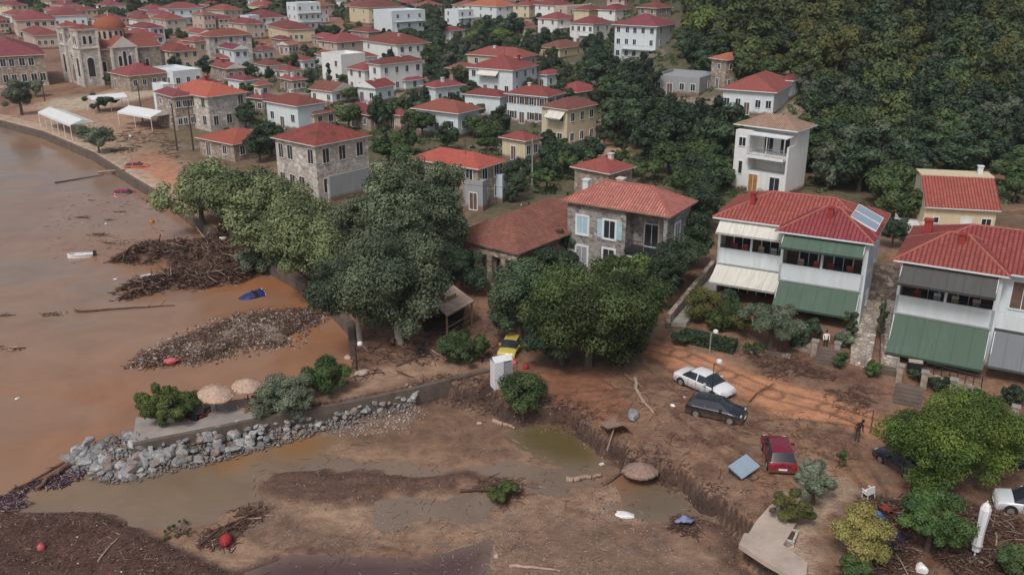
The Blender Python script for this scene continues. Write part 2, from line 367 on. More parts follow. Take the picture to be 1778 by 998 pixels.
M['thatch']=plain('reed_thatch',(.55,.38,.29),.95,.35,6,bs=.6); M['thatchw']=plain('muddy_thatch',(.33,.225,.175),.95,.35,6,bs=.6)
M['bark']=plain('bark',(.13,.10,.08),.95,.35,4,bs=.5); M['barkp']=plain('pale_bark',(.40,.34,.29),.9,.35,3,bs=.4)
M['drift']=plain('driftwood',(.19,.11,.08),.9,.4,3,bs=.4,rnd=.3); M['driftp']=plain('pale_driftwood',(.40,.29,.22),.9,.3,3,bs=.3,rnd=.2); M['twig']=plain('muddy_branches',(.115,.062,.047),.9,.4,5)
M['rock']=plain('grey_boulder',(.33,.325,.32),.85,.55,1.8,bs=.7,rnd=.38); M['rockb']=plain('muddy_boulder',(.26,.21,.18),.85,.35,1.6,bs=.5,rnd=.2)
M['boatw']=plain('white_fibreglass',(.80,.80,.78),.35,.12,2,spec=.5); M['sheet']=plain('white_sheet',(.72,.73,.76),.6,.12,2)
M['skin']=plain('skin',(.50,.30,.22),.6,.1); M['hair']=plain('dark_hair',(.02,.015,.012),.6,.2); M['cloth_dark']=plain('dark_clothes',(.035,.018,.022),.9,.2); M['cloth_blue']=plain('grey_trousers',(.06,.06,.065),.9,.2)
M['cloth_white']=plain('white_shirt',(.78,.76,.72),.9,.1); M['cloth_red']=plain('red_top',(.60,.10,.11),.85,.15)
def paint(name,c,rough=.25,mud=.35):
    m,t,b=nt(name); tc=N(t,'ShaderNodeTexCoord'); sp=N(t,'ShaderNodeSeparateXYZ'); t.links.new(tc.outputs['Object'],sp.inputs[0])
    mr=N(t,'ShaderNodeMapRange'); mr.inputs[1].default_value=.25; mr.inputs[2].default_value=.75; mr.inputs[3].default_value=1; mr.inputs[4].default_value=0
    t.links.new(sp.outputs[2],mr.inputs[0]); n=noise(t,tc.outputs['Object'],3,5,.7)
    a=N(t,'ShaderNodeMath',operation='MULTIPLY'); t.links.new(mr.outputs[0],a.inputs[0]); t.links.new(ramp(t,n,.3,.6),a.inputs[1])
    ad=N(t,'ShaderNodeMath',operation='MULTIPLY_ADD'); t.links.new(ramp(t,noise(t,tc.outputs['Object'],2.2,6,.7),.5,.8),ad.inputs[0]); ad.inputs[1].default_value=mud*.6; t.links.new(a.outputs[0],ad.inputs[2])
    cl=N(t,'ShaderNodeClamp'); t.links.new(ad.outputs[0],cl.inputs[0])
    o=mixc(t,cl.outputs[0],c,(.19,.12,.085)); t.links.new(o,b.inputs['Base Color'])
    r=N(t,'ShaderNodeMapRange'); r.inputs[3].default_value=rough; r.inputs[4].default_value=.8; t.links.new(cl.outputs[0],r.inputs[0]); t.links.new(r.outputs[0],b.inputs['Roughness'])
    b.inputs['Coat Weight'].default_value=.3; return m
M['tyre']=plain('tyre_rubber',(.02,.02,.02),.85,.3,5); M['rim']=plain('alloy_rim',(.42,.40,.38),.4,.2,metal=.6); M['lamp']=plain('headlight_lens',(.7,.72,.75),.2,.05); M['tail']=plain('tail_light_lens',(.4,.02,.02),.3,.05)
L={}
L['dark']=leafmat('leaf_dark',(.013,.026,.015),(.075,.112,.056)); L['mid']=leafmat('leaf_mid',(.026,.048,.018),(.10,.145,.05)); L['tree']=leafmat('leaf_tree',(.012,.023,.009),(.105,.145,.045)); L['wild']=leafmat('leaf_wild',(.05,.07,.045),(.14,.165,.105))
L['willow']=leafmat('leaf_willow',(.07,.095,.038),(.25,.29,.135)); L['gum']=leafmat('leaf_gum',(.03,.05,.028),(.175,.215,.125))
L['olive']=leafmat('leaf_olive',(.07,.095,.055),(.22,.25,.17)); L['yellow']=leafmat('leaf_yellow',(.20,.19,.055),(.44,.39,.13))
L['bright']=leafmat('leaf_bright',(.025,.055,.02),(.10,.165,.045)); L['lime']=leafmat('leaf_lime',(.045,.07,.02),(.16,.21,.055)); L['autumn']=leafmat('leaf_olive_gold',(.055,.065,.02),(.15,.145,.045))
L['citrus']=leafmat('leaf_citrus',(.018,.04,.009),(.15,.215,.04)); L['forest']=leafmat('leaf_forest',(.022,.038,.015),(.115,.145,.05))
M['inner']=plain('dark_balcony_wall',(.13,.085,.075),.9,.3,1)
M['wallmud']=plain('muddy_concrete',(.15,.115,.095),.85,.35,1.0,bs=.3)
# ================================================================== GROUND (one sheet to the horizon)
def axis(a,b,step,lo,hi,n):
    c=np.arange(a,b+1e-6,step); t=np.linspace(0,1,n+1)[1:]
    def far(s,e): return s+(e-s)*(t**2.2*.9+t*.1)
    return np.concatenate([far(a,lo)[::-1],c,far(b,hi)])
gx=axis(-44,44,.2,-1800,1800,100); gy=axis(38,104,.2,-60,3000,110)
gx=np.concatenate([gx[gx<-104],np.arange(-104,-44.1,.45),gx[gx>=-44]]); gy=np.concatenate([gy[gy<=104],np.arange(104.45,185,.45),gy[gy>185]])
gy=gy[gy>-60]
def gmat():
    m,t,b=nt('mud_and_soil'); tc=N(t,'ShaderNodeTexCoord'); a=N(t,'ShaderNodeAttribute'); a.attribute_name='Col'; w=N(t,'ShaderNodeAttribute'); w.attribute_name='Wet'
    sp=N(t,'ShaderNodeSeparateColor'); t.links.new(w.outputs['Color'],sp.inputs[0])   # R wet, G stones, B litter
    P=tc.outputs['Object']
    n1=noise(t,P,.9,6,.62,.3); n2=noise(t,P,5,5,.6); n3=noise(t,P,.22,5,.6,.8)
    o=mixc(t,ramp(t,n1,.3,.7),mixc(t,1.0,a.outputs['Color'],(.66,.63,.62),'MULTIPLY'),mixc(t,1.0,a.outputs['Color'],(1.22,1.2,1.18),'MULTIPLY'))
    o=mixc(t,ramp(t,n3,.52,.7),o,mixc(t,1.0,o,(.74,.70,.68),'MULTIPLY'))
    # litter: dark and pale chips
    v=N(t,'ShaderNodeTexVoronoi'); v.inputs['Scale'].default_value=5.5; v.inputs['Randomness'].default_value=1; t.links.new(P,v.inputs['Vector'])
    vs=N(t,'ShaderNodeSeparateColor'); t.links.new(v.outputs['Color'],vs.inputs[0])
    spot=ramp(t,v.outputs['Distance'],.16,.26,(1,1,1,1),(0,0,0,1))
    def mul(x,y,op='MULTIPLY'):
        q=N(t,'ShaderNodeMath',operation=op)
        for i,s in enumerate((x,y)):
            if isinstance(s,(int,float)): q.inputs[i].default_value=s
            else: t.links.new(s,q.inputs[i])
        return q.outputs[0]
    pick=mul(vs.outputs[0],mul(1.0,mul(sp.outputs[1],.55),'SUBTRACT'),'GREATER_THAN')
    st=mixc(t,vs.outputs[1],(.30,.26,.23),(.52,.47,.43)); o=mixc(t,mul(spot,pick),o,st)
    dk=ramp(t,noise(t,P,2.6,6,.75,1.2),.50,.60); o=mixc(t,mul(dk,mul(sp.outputs[2],.8)),o,mixc(t,1.0,a.outputs['Color'],(.42,.38,.36),'MULTIPLY'))
    t.links.new(o,b.inputs['Base Color'])
    r=N(t,'ShaderNodeMapRange'); r.inputs[3].default_value=.92; r.inputs[4].default_value=.10; t.links.new(mul(sp.outputs[0],ramp(t,n1,.75,.35,),'MULTIPLY'),r.inputs[0]); t.links.new(r.outputs[0],b.inputs['Roughness'])
    b.inputs['Specular IOR Level'].default_value=.4
    hh=mul(mul(n1,1.2),mul(n2,mul(sp.outputs[2],.9,'ADD'),),'ADD'); hh=mul(hh,mul(mul(spot,pick),.7),'ADD')
    bump(t,b,hh,.55,.14); return m
def Y_ok(y): return ss(80,76,y)*.75
def gcol(x,y):
    n=fbm(x*.25,y*.25,4,31)-.5; n2=fbm(x*.8,y*.8,4,47)-.5
    C=np.zeros(x.shape+(3,)); C[:]=(.215,.140,.104)           # mudflat
    Wt=np.full(x.shape,.55); St=np.full(x.shape,.12); Li=np.full(x.shape,.25)
    def lay(k,c,wet=None,st=None,li=None):
        nonlocal C,Wt,St,Li
        k=np.clip(k,0,1); C=C*(1-k[...,None])+np.array(c)*k[...,None]
        if wet is not None: Wt=Wt*(1-k)+wet*k
        if st is not None: St=St*(1-k)+st*k
        if li is not None: Li=Li*(1-k)+li*k
    def reg(P,w=1.2,noi=1.5): return ss(-w*.5,w,sdf(x,y,P)+n2*noi*1.5+n*noi)
    lay(ss(.45,.62,fbm(x*.12,y*.4,3,5)),(.27,.185,.14),.5,.2)
    bd=band(x,y); lay(ss(.50,.40,bd),(.175,.115,.085),.95,.05,.1); lay(ss(.6,.5,np.abs(np.sin(bd*58))*1.0+.25*n2)*.30,(.14,.09,.07)); lay(ss(.56,.64,bd)*ss(.45,.55,fbm(x*.2,y*.3,3,14))*.7,(.13,.085,.066),.4,.3,.8)
    g=wp([(560,700),(700,700),(860,715),(900,760),(870,800),(760,800),(640,790),(520,800),(500,780)],0); lay(reg(g,1.5,1.5)*.7,(.165,.108,.078),.95,.0,.05)
    lay(reg(RIDGE,2.2,1.5)*.6,(.25,.175,.13),.5,.1,.2); lay(reg(RIDGE,.5,1.6),(.105,.064,.052),.2,.35,.9)
    lay(ss(.80,.97,np.abs(np.sin(x*.25+(y-60)*1.1+fbm(x*.12,y*.2,3,88)*14)))*ss(.35,.55,fbm(x*.1,y*.2,3,89))*.55*(1-ss(76,84,y)),(.13,.085,.068),.8)
    g=wp([(470,870),(560,905),(700,925),(820,905),(860,880),(760,870),(640,885),(540,880)],0); lay(reg(g,1,1.5)*.8,(.27,.195,.15),.4,.3,.1)
    g=wp([(430,880),(480,875),(520,910),(640,935),(560,950),(450,935)],0); lay(reg(g,1,1.5)*.7,(.13,.09,.075),.4,.7,.6)
    lay(reg(CHAN,.7,1.2),(.075,.038,.045),.8,.1,.1)
    g=wp([(840,900),(1000,850),(1060,900),(1230,960),(1290,990),(1200,1100),(840,1100)],0); lay(reg(g,3,3)*.8,(.165,.115,.092),.3,.75,.5)
    g=wp([(600,900),(780,880),(860,900),(860,935),(700,945),(560,930)],0); lay(reg(g,2,2)*.8,(.22,.16,.12),.5,.6,.1)
    sl=sdf(x,y,LOW); land=ss(.25,-.3,sl)
    lay(ss(1.6,.0,sl)*(1-land)*ss(-11,-6,x)*ss(82,76,y),(.08,.05,.042),.3,.35,.9)
    lay(land,(.20,.132,.10),.45,.10,.45)
    lay(land*ss(.42,.6,fbm(x*.3,y*.3,4,77)),(.235,.142,.10),.4,.15,.8)
    lay(land*ss(.5,.66,fbm(x*.5,y*.5,4,79)),(.155,.092,.068),.25,.2,.9)
    lay(land*reg(BROWN,1.2,1.6),(.38,.195,.12),.85,.0,.1); lay(land*reg(BROWN2,1.2,1.6)*.8,(.21,.095,.06),.8,.05,.3)
    lay(land*rut(x,y)*(Y_ok(y)),(.12,.072,.052),.9)
    g=wp([(1280,600),(1340,590),(1480,630),(1560,680),(1540,720),(1440,680),(1300,640)],1.3); lay(land*reg(g,1.5,2)*.55,(.14,.085,.065),.2,.1,.8)
    g=wp([(560,575),(700,590),(830,540),(900,570),(1130,590),(1100,640),(960,640),(860,620),(700,650),(600,640)],1.1); lay(land*reg(g,2,2)*.7,(.125,.075,.058),.3,.1,.6)
    g=wp([(600,650),(860,605),(860,640),(700,672),(470,722),(560,680)],1.0); lay(land*reg(g,.8,.6),(.255,.175,.135),.5,.05,.1)
    g=wp([(420,250),(520,340),(620,450),(640,560),(560,540),(345,390),(300,300)],1.0); lay(land*reg(g,3,2)*.8,(.16,.10,.07),.4,.1,.6)
    lay(land*reg(PROM,2,1.5),(.31,.21,.165),.4,.05,.25); lay(land*ss(3.4,3.0,-sl)*ss(-35,-42,x),(.36,.28,.235),.3,.0,.1)
    g=wp([(60,178),(150,168),(260,148),(300,160),(200,185),(90,200)],1); lay(land*reg(g,2,1),(.37,.32,.27),.2,.0,.1)
    g=wp([(200,262),(290,262),(330,310),(345,370),(240,300)],.9); lay(land*reg(g,2,1.5)*.8,(.40,.19,.13),.7,.0,.1)
    g=wp([(60,210),(180,215),(260,270),(210,290),(100,238)],.9); lay(land*reg(g,1.5,.5)*.6,(.34,.27,.22),.4,.05,.1)
    lay(ss(125,160,y)*land*ss(-75,-45,x)*.95,(.095,.10,.062),.1,.1,.7); lay(ss(98,112,y)*land*ss(-40,-26,x)*ss(.32,.5,fbm(x*.11,y*.11,3,163)+.08)*.9,(.095,.095,.06),.1,.1,.7)
    lay(ss(125,160,y)*land*ss(-75,-45,x)*ss(.5,.58,fbm(x*.09,y*.09,3,63)),(.21,.19,.165),.1,.1,.2)
    lay(reg(YARD,2,1.5),(.30,.20,.155),.2,.2,.3)
    lay(ss(2,14,hill(x,y)+n*3),(.075,.075,.045),.1,.1,.8)
    g=wp([(1440,225),(1330,60),(1400,95),(1480,130)],8); lay(reg(g,4,4)*.8,(.26,.2,.15),.1,.3,.4)
    lay(land*reg(SLOPE1,1,1.6)*.85,(.36,.29,.24),.2,.35,.7)
    lay(reg(BAR,.9,1.0),(.20,.165,.145),.4,.95,.7); lay(reg(PILE,.9,1.0),(.12,.072,.055),.3,.1,.9); lay(reg(DARK,.5,.8),(.085,.048,.042),.25,.22,.95)
    g=wp([(1600,880),(1778,830),(1900,1100),(1440,1100),(1480,960)],1.3); lay(land*reg(g,2,2)*.75,(.12,.072,.055),.2,.15,.9)
    return C,np.stack([Wt,St,Li],-1)
X,Y=np.meshgrid(gx,gy); Z=terr(X,Y)
C,WW=gcol(X,Y)
C*=1.30*np.array([1.07,1.0,.88])
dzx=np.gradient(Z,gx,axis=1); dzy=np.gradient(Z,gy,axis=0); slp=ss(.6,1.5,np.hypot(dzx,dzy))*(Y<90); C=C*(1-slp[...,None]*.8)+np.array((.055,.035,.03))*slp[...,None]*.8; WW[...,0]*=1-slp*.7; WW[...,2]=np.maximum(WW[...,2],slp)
def grid(name,X,Y,Z,mats,attr):
    ny,nx=X.shape; V=np.stack([X,Y,Z],-1).reshape(-1,3); i=np.arange(nx*ny).reshape(ny,nx)
    Fq=np.stack([i[:-1,:-1],i[:-1,1:],i[1:,1:],i[1:,:-1]],-1).reshape(-1,4)
    at_={k:np.concatenate([v.reshape(len(V),3),np.ones((len(V),1))],1) for k,v in attr.items()}
    return npmesh(name,V,Fq,mats,at_,smooth=True)
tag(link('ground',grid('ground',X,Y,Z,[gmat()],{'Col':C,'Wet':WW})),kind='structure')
# ------------------------------------------------------------------ water
def wmat():
    m,t,b=nt('muddy_water'); tc=N(t,'ShaderNodeTexCoord'); a=N(t,'ShaderNodeAttribute'); a.attribute_name='Col'
    P=tc.outputs['Object']; n=noise(t,P,.18,5,.6,1.0)
    o=mixc(t,ramp(t,n,.3,.7),mixc(t,1.0,a.outputs['Color'],(.86,.85,.84),'MULTIPLY'),mixc(t,1.0,a.outputs['Color'],(1.1,1.1,1.1),'MULTIPLY'))
    t.links.new(o,b.inputs['Base Color']); b.inputs['Roughness'].default_value=.14; b.inputs['Specular IOR Level'].default_value=.42; b.inputs['IOR'].default_value=1.33
    mp=N(t,'ShaderNodeMapping'); mp.inputs['Rotation'].default_value=(0,0,.5); mp.inputs['Scale'].default_value=(1,2.6,1); t.links.new(P,mp.inputs[0])
    bump(t,b,noise(t,mp.outputs[0],1.1,4,.5),.12,.06); return m
wx=np.concatenate([np.linspace(-1500,-130,24),np.arange(-120,44,1.0)]); wy=np.concatenate([np.linspace(-60,34,8),np.arange(36,200,1.0),np.linspace(204,wallw[0][1],40)])
XW,YW=np.meshgrid(wx,wy)
def wcol(x,y):
    n=fbm(x*.06,y*.06,4,91)-.5; C=np.zeros(x.shape+(3,)); C[:]=(.21,.19,.16)
    def lay(k,c):
        nonlocal C
        k=np.clip(k,0,1)[...,None]; C=C*(1-k)+np.array(c)*k
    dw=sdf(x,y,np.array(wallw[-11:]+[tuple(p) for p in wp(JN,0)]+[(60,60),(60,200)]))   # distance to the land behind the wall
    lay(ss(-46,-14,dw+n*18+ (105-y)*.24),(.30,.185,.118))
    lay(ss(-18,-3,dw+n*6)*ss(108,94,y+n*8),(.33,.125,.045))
    sw=fbm(x*.05+fbm(x*.1,y*.1,2,3)*3,y*.12,4,33); lay(ss(.52,.62,sw)*.35,(.23,.20,.18)); lay(ss(.44,.36,sw)*.35,(.30,.165,.11))
    lay(ss(96,70,y+n*14)*ss(-75,-25,x+n*10)*.55,(.32,.195,.125))
    mf=wp([(150,830),(480,750),(720,700),(900,720),(1060,800),(1300,920),(1400,1100),(-200,1100),(-100,900)],0); lay(ss(-1,2,sdf(x,y,mf)),(.225,.165,.125))
    for P,c,w in ((CHAN,(.105,.062,.062),1.2),(INLET,(.235,.165,.105),2),(POOL1,(.125,.095,.04),1.5),(POOL2,(.17,.125,.085),1.5)): lay(ss(-w,w,sdf(x,y,P)),c)
    lay(ss(2.2,.2,np.hypot(x-at(1085,835)[0],(y-at(1085,835)[1])))*.7,(.27,.12,.06))
    for (px,py,r) in ((520,770,3.0),(400,795,2.5)):
        q=at(px,py); lay(ss(r,r*.3,np.hypot(x-q[0],y-q[1]))*.7,(.29,.14,.05))
    return C
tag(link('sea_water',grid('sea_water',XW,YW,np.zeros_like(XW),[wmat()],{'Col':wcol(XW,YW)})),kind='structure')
# ------------------------------------------------------------------ seawall and jetty
def strip(mb,pts,wl,wr,z0,z1,mat):
    """a wall following a polyline, offset to the left wl and right wr"""
    P=[Vector((p[0],p[1],0)) for p in pts]; n=len(P); Ls=[];Rs=[]
    for i in range(n):
        d=(P[min(i+1,n-1)]-P[max(i-1,0)]).normalized(); nrm=Vector((-d.y,d.x,0)); Ls.append(P[i]+nrm*wl); Rs.append(P[i]-nrm*wr)
    V=lambda p,z:(p.x,p.y,z)
    for i in range(n-1):
        a,b,c,d=Ls[i],Ls[i+1],Rs[i+1],Rs[i]
        mb.face((V(d,z1),V(c,z1),V(b,z1),V(a,z1)),mat); mb.face((V(a,z0),V(a,z1),V(b,z1),V(b,z0)),mat); mb.face((V(c,z0),V(c,z1),V(d,z1),V(d,z0)),mat)
    for a,d in ((Ls[0],Rs[0]),(Rs[-1],Ls[-1])): mb.face((V(a,z0),V(d,z0),V(d,z1),V(a,z1)),mat)
mb=MB(); strip(mb,wallw[1:]+[at(612,600,1)],.30,.25,-1.2,1.22,M['wallmud'])
tag(mb.build('seawall'),'long muddy concrete seawall between the flooded sea and the promenade','seawall')
mb=MB(); dk=[at(230,770,1.3),at(350,746,1.3),at(470,722,1.3),at(600,698,1.3),at(722,672,1.3)]
mb2=MB(); n_=[at(236,726,1.3),at(350,708,1.3),at(440,692,1.3)]
# paved tip of the jetty
top=[(*p,1.36) for p in (dk[0],dk[1],dk[2])]+[(*p,1.36) for p in n_[::-1]]
mb.face(top,M['deck']); 
for i in range(len(top)):
    a=top[i];b=top[(i+1)%len(top)]; mb.face(((a[0],a[1],.0),(b[0],b[1],.0),b,a),M['deck'])
tag(mb.build('jetty'),kind='structure')
mb=MB(); strip(mb,dk+[at(800,652,1.3),at(862,638,1.3)],.0,.38,.1,1.40,M['wallmud'])
tag(mb.build('retaining_wall'),'low concrete edge wall running along the jetty above the grey boulders','wall')
# pale paved slab with a broken edge, bottom right
mb=MB(); pts=[(1283,944),(1292,925),(1300,925),(1312,905),(1336,878),(1350,868),(1372,880),(1384,905),(1360,945),(1402,975),(1400,1000),(1382,1004),(1330,975)]
top=[(*at(a,b,1.62),1.62) for a,b in pts]; mb.face(top[::-1],M['slab'])
for i in range(len(top)):
    a=top[i];b=top[(i+1)%len(top)]; mb.face(((a[0],a[1],1.34),(b[0],b[1],1.34),b,a),M['slab'])
o=mb.build('pavement'); tag(o,kind='structure')
# ================================================================== TREES
def crown_mesh(name,seed,R0,H0,ncl,nleaf,ls,mat,form='round',flat=.0,clr=(.26,.42)):
    """leaf-sized faces in clumps through an uneven crown; origin = crown centre"""
    r=np.random.RandomState(seed)
    nlb=max(5,int(ncl**.5)+3); ld=r.normal(size=(nlb,3)); ld/=np.linalg.norm(ld,axis=1)[:,None]; ld[:,2]=np.where(ld[:,2]<-.3,ld[:,2]*.85,ld[:,2])
    if form=='dome': ld[:,2]=np.abs(ld[:,2])*.9-.25
    if form=='tall': ld[:,:2]*=.62; ld[:,2]=np.linspace(-.9,1,nlb)+r.uniform(-.1,.1,nlb)
    lc=ld*r.uniform(.42,.72,nlb)[:,None]; lr=r.uniform(.26,.50,nlb); lb=r.randint(0,nlb,ncl); d=r.normal(size=(ncl,3)); d/=np.linalg.norm(d,axis=1)[:,None]
    d[:,2]=np.where((d[:,2]<0)&(r.rand(ncl)<.3),-d[:,2],d[:,2]); c=lc[lb]+d*(lr[lb]*r.uniform(.5,1,ncl))[:,None]; ltone=r.normal(size=nlb)*.24
    if form=='dome': c[:,2]=np.maximum(c[:,2],-.85)
    if form=='bush':
        c=d*(r.uniform(.1,.86,ncl)**.5)[:,None]; c[:,2]=c[:,2]*.9; c*=(1+.12*np.sin(np.arctan2(c[:,1],c[:,0])*4+seed))[:,None]
    c*=np.array([R0,R0,H0])*.94
    bm_=1.25 if form=='bush' else 1.0; cr=r.uniform(clr[0]*.62,clr[1]*.86,ncl)*bm_*min(R0,H0)*(40/max(ncl,40))**.10; tone=np.clip(.45+.2*r.normal(size=ncl)+ltone[lb],0,1); hue=r.uniform(0,1,ncl)
    k=r.choice(ncl,nleaf,p=cr**2/np.sum(cr**2)); u=r.normal(size=(nleaf,3)); u/=np.linalg.norm(u,axis=1)[:,None]
    q=r.uniform(.3,1,nleaf)**.4*(1+.25*r.normal(size=nleaf)*.5)
    p=c[k]+u*(q*cr[k])[:,None]*np.array([1,1,.8])
    nn=u*1.0+r.normal(size=(nleaf,3))*.38+np.array([0,0,.35]); nn/=np.linalg.norm(nn,axis=1)[:,None]
    t=r.normal(size=(nleaf,3)); 
    if form=='willow': t[:,2]-=1.4
    a=np.cross(nn,t); a/=np.linalg.norm(a,axis=1)[:,None]+1e-9; b=np.cross(nn,a)
    s=ls*r.uniform(.6,1.35,nleaf); el=1.7
    V=np.empty((nleaf,4,3)); V[:,0]=p-b*(s*el*.5)[:,None]; V[:,1]=p+a*(s*.42)[:,None]; V[:,2]=p+b*(s*el*.5)[:,None]; V[:,3]=p-a*(s*.42)[:,None]
    tn=np.clip(tone[k]*.7+.3*r.uniform(0,1,nleaf),0,1); col=np.ones((nleaf,4,4)); col[...,0]=tn[:,None]; col[...,1]=(hue[k]*.6+.4*r.uniform(0,1,nleaf))[:,None]; col[...,2]=0
    me=npmesh(name,V.reshape(-1,3),np.arange(nleaf*4).reshape(-1,4),[L[mat]],{'Col':col.reshape(-1,4)})
    return me,c
def trunk_mb(c,R0,H0,hc,r0,mat,seed=1,nl=9,lean=(0,0)):
    """trunk from the ground (z=0) to the crown centre height hc, limbs to the clumps c"""
    r=random.Random(seed); mb=MB(); top=Vector((lean[0],lean[1],hc*.62+.15*hc)); mid=Vector((lean[0]*.4+r.uniform(-.1,.1)*r0*4,lean[1]*.4,hc*.4))
    mb.tube([Vector((0,0,-.35)),mid,top],[r0*1.25,r0*.9,r0*.6],mat,8)
    idx=sorted(range(len(c)),key=lambda i:-np.hypot(*c[i][:2]))[:nl*2:2]
    for i in idx:
        e=Vector((c[i][0],c[i][1],c[i][2]+hc)); s=mid.lerp(top,r.uniform(.3,1)); m=s.lerp(e,.5)+Vector((0,0,H0*.08))
        mb.tube([s,m,e],[r0*.42,r0*.26,r0*.08],mat,5)
    return mb
PROTO={}
def tree_proto(key,seed,R0,H0,hc,ncl,nleaf,ls,mat,form='round',bark='bark',r0=None):
    me,c=crown_mesh('crown',seed,R0,H0,ncl,nleaf,ls,mat,form); r0=r0 or max(.1,R0*.07)
    tr=trunk_mb(c,R0,H0,hc,r0,M[bark],seed).build('trunk'); tm=tr.data; bpy.data.objects.remove(tr)
    PROTO[key]=(me,tm,R0,H0,hc)
def place_tree(key,x,y,z,R1,H1,hc1,rz,label,group,name,cat='tree'):
    me,tm,R0,H0,hc=PROTO[key]
    o=empty(name,label,cat,(x,y,z),rz,group)
    cr=link('crown' if cat=='tree' else 'foliage',me,o); cr.location=(0,0,hc1); cr.scale=(R1/R0,R1/R0,H1/H0)
    t=link('trunk' if cat=='tree' else 'stem',tm,o); t.scale=(R1/R0,R1/R0,hc1/hc)
    return o
def own_tree(name,label,px,pyb,wpx,hpx,mat,nleaf,ls,ncl=40,form='round',bark='bark',seed=None,lift=.5,group=None,cat='tree',zc=None,r0=None,clr=(.26,.42)):
    """px,pyb: pixel of the trunk foot; wpx: crown width; hpx: foot-to-top height in pixels"""
    x,y,z=ground(px,pyb); _,_,s=pr(x,y,z+2); th=math.atan2(CH-z-3,y); R1=wpx/2/s*(1.22 if form!='bush' else 1.12); nleaf=int(nleaf*2.5); lift=lift*.6; ls=ls*.62; ncl=int(ncl*1.5)
    ct,st_=math.cos(th),math.sin(th); lo,hi=.25,20
    for _ in range(30):
        H1=(lo+hi)/2
        if (lift+H1)*ct+math.hypot(H1*ct,R1*st_)<hpx/s: lo=H1
        else: hi=H1
    hc=lift+H1
    seed=seed or int(px*7+pyb)
    me,c=crown_mesh('crown',seed,R1,H1,ncl,nleaf,ls,mat,form,clr=clr)
    o=empty(name,label,cat,(x,y,z),0,group)
    cr=link('crown' if cat=='tree' else 'foliage',me,o); cr.location=(0,0,hc)
    trunk_mb(c,R1,H1,hc,r0 or max(.05,R1*.07),M[bark],seed).build('trunk' if cat=='tree' else 'stem',o)
    FOOT.append((x,y,R1*.8)); return o
PROT=[]
FOOT=[]    # occupied circles (x,y,r)
# ================================================================== HOUSES
def hip_roof(mb,x0,x1,y0,y1,ze,rise,ov,mat,mu,caps=None,gable=False,th=.14):
    x0-=ov;x1+=ov;y0-=ov;y1+=ov; w=x1-x0;d=y1-y0
    a=(x0,y0,ze);b=(x1,y0,ze);c=(x1,y1,ze);e=(x0,y1,ze)
    if w>=d:
        k=d/2 if not gable else 0; p=(x0+k,(y0+y1)/2,ze+rise); q=(x1-k,(y0+y1)/2,ze+rise)
        if w-2*k<.05: q=p
        if q!=p: mb.face((a,b,q,p),mat); mb.face((c,e,p,q),mat)
        else: mb.face((a,b,p),mat); mb.face((c,e,p),mat)
        mb.face((e,a,p),mat if not gable else mu); mb.face((b,c,q),mat if not gable else mu)
        hips=((a,p),(e,p),(b,q),(c,q),(p,q))
    else:
        k=w/2 if not gable else 0; p=((x0+x1)/2,y0+k,ze+rise); q=((x0+x1)/2,y1-k,ze+rise)
        mb.face((b,c,q,p),mat); mb.face((e,a,p,q),mat); mb.face((a,b,p),mat if not gable else mu); mb.face((c,e,q),mat if not gable else mu)
        hips=((a,p),(b,p),(c,q),(e,q),(p,q))
    lo=lambda v:(v[0],v[1],v[2]-th)
    for u,v in ((a,b),(b,c),(c,e),(e,a)): mb.face((lo(u),lo(v),v,u),mu)
    mb.face((lo(e),lo(c),lo(b),lo(a)),mu)
    if caps:
        for u,v in hips: mb.bar(u,v,.09,caps,6)
def window(par,face,u,z,w,h,off=0,frame=None,pane=None,shut=None,arch=False,fw=.09,name='window'):
    """face 'R': wall y=off looking -y, u along x; 'L': wall x=off looking -x, u along y; 'A'/'B' the opposite walls"""
    frame=frame or M['frame']; pane=pane or M['glass']
    def V(a,d,zz):
        if face=='R': return (a,off-d,zz)
        if face=='L': return (off-d,a,zz)
        if face=='A': return (a,off+d,zz)
        return (off+d,a,zz)
    def bx(mb,a0,a1,d0,d1,z0,z1,m):
        p=V(a0,d0,z0);q=V(a1,d1,z1); mb.box(min(p[0],q[0]),max(p[0],q[0]),min(p[1],q[1]),max(p[1],q[1]),z0,z1,m)
    mb=MB(); a0,a1=u-w/2,u+w/2
    bx(mb,a0-fw,a0,-.02,.07,z-fw,z+h+fw,frame); bx(mb,a1,a1+fw,-.02,.07,z-fw,z+h+fw,frame)
    bx(mb,a0,a1,-.02,.07,z+h,z+h+fw,frame); bx(mb,a0,a1,-.02,.11,z-fw,z,frame)
    if w>.7: bx(mb,u-.025,u+.025,-.02,.045,z,z+h,frame)
    o=mb.build(name,par)
    pb=MB(); bx(pb,a0,a1,-.02,.02,z,z+h,pane); pb.build('pane',o)
    if shut:
        for s in (-1,1):
            sb=MB(); c=u+s*(w/2+fw+w*.24); bx(sb,c-w*.24,c+w*.24,-.01,.05,z-.03,z+h+.03,shut); sb.build('shutter',o)
    return o
def solve_t(N_,d,z,px):
    """how far along direction d from N_ until the pixel column px"""
    lo,hi=.5,45; f=lambda t:pr(N_[0]+d[0]*t,N_[1]+d[1]*t,z)[0]
    inc=f(hi)>f(lo)
    for _ in range(40):
        m=(lo+hi)/2
        if (f(m)<px)==inc: lo=m
        else: hi=m
    return (lo+hi)/2
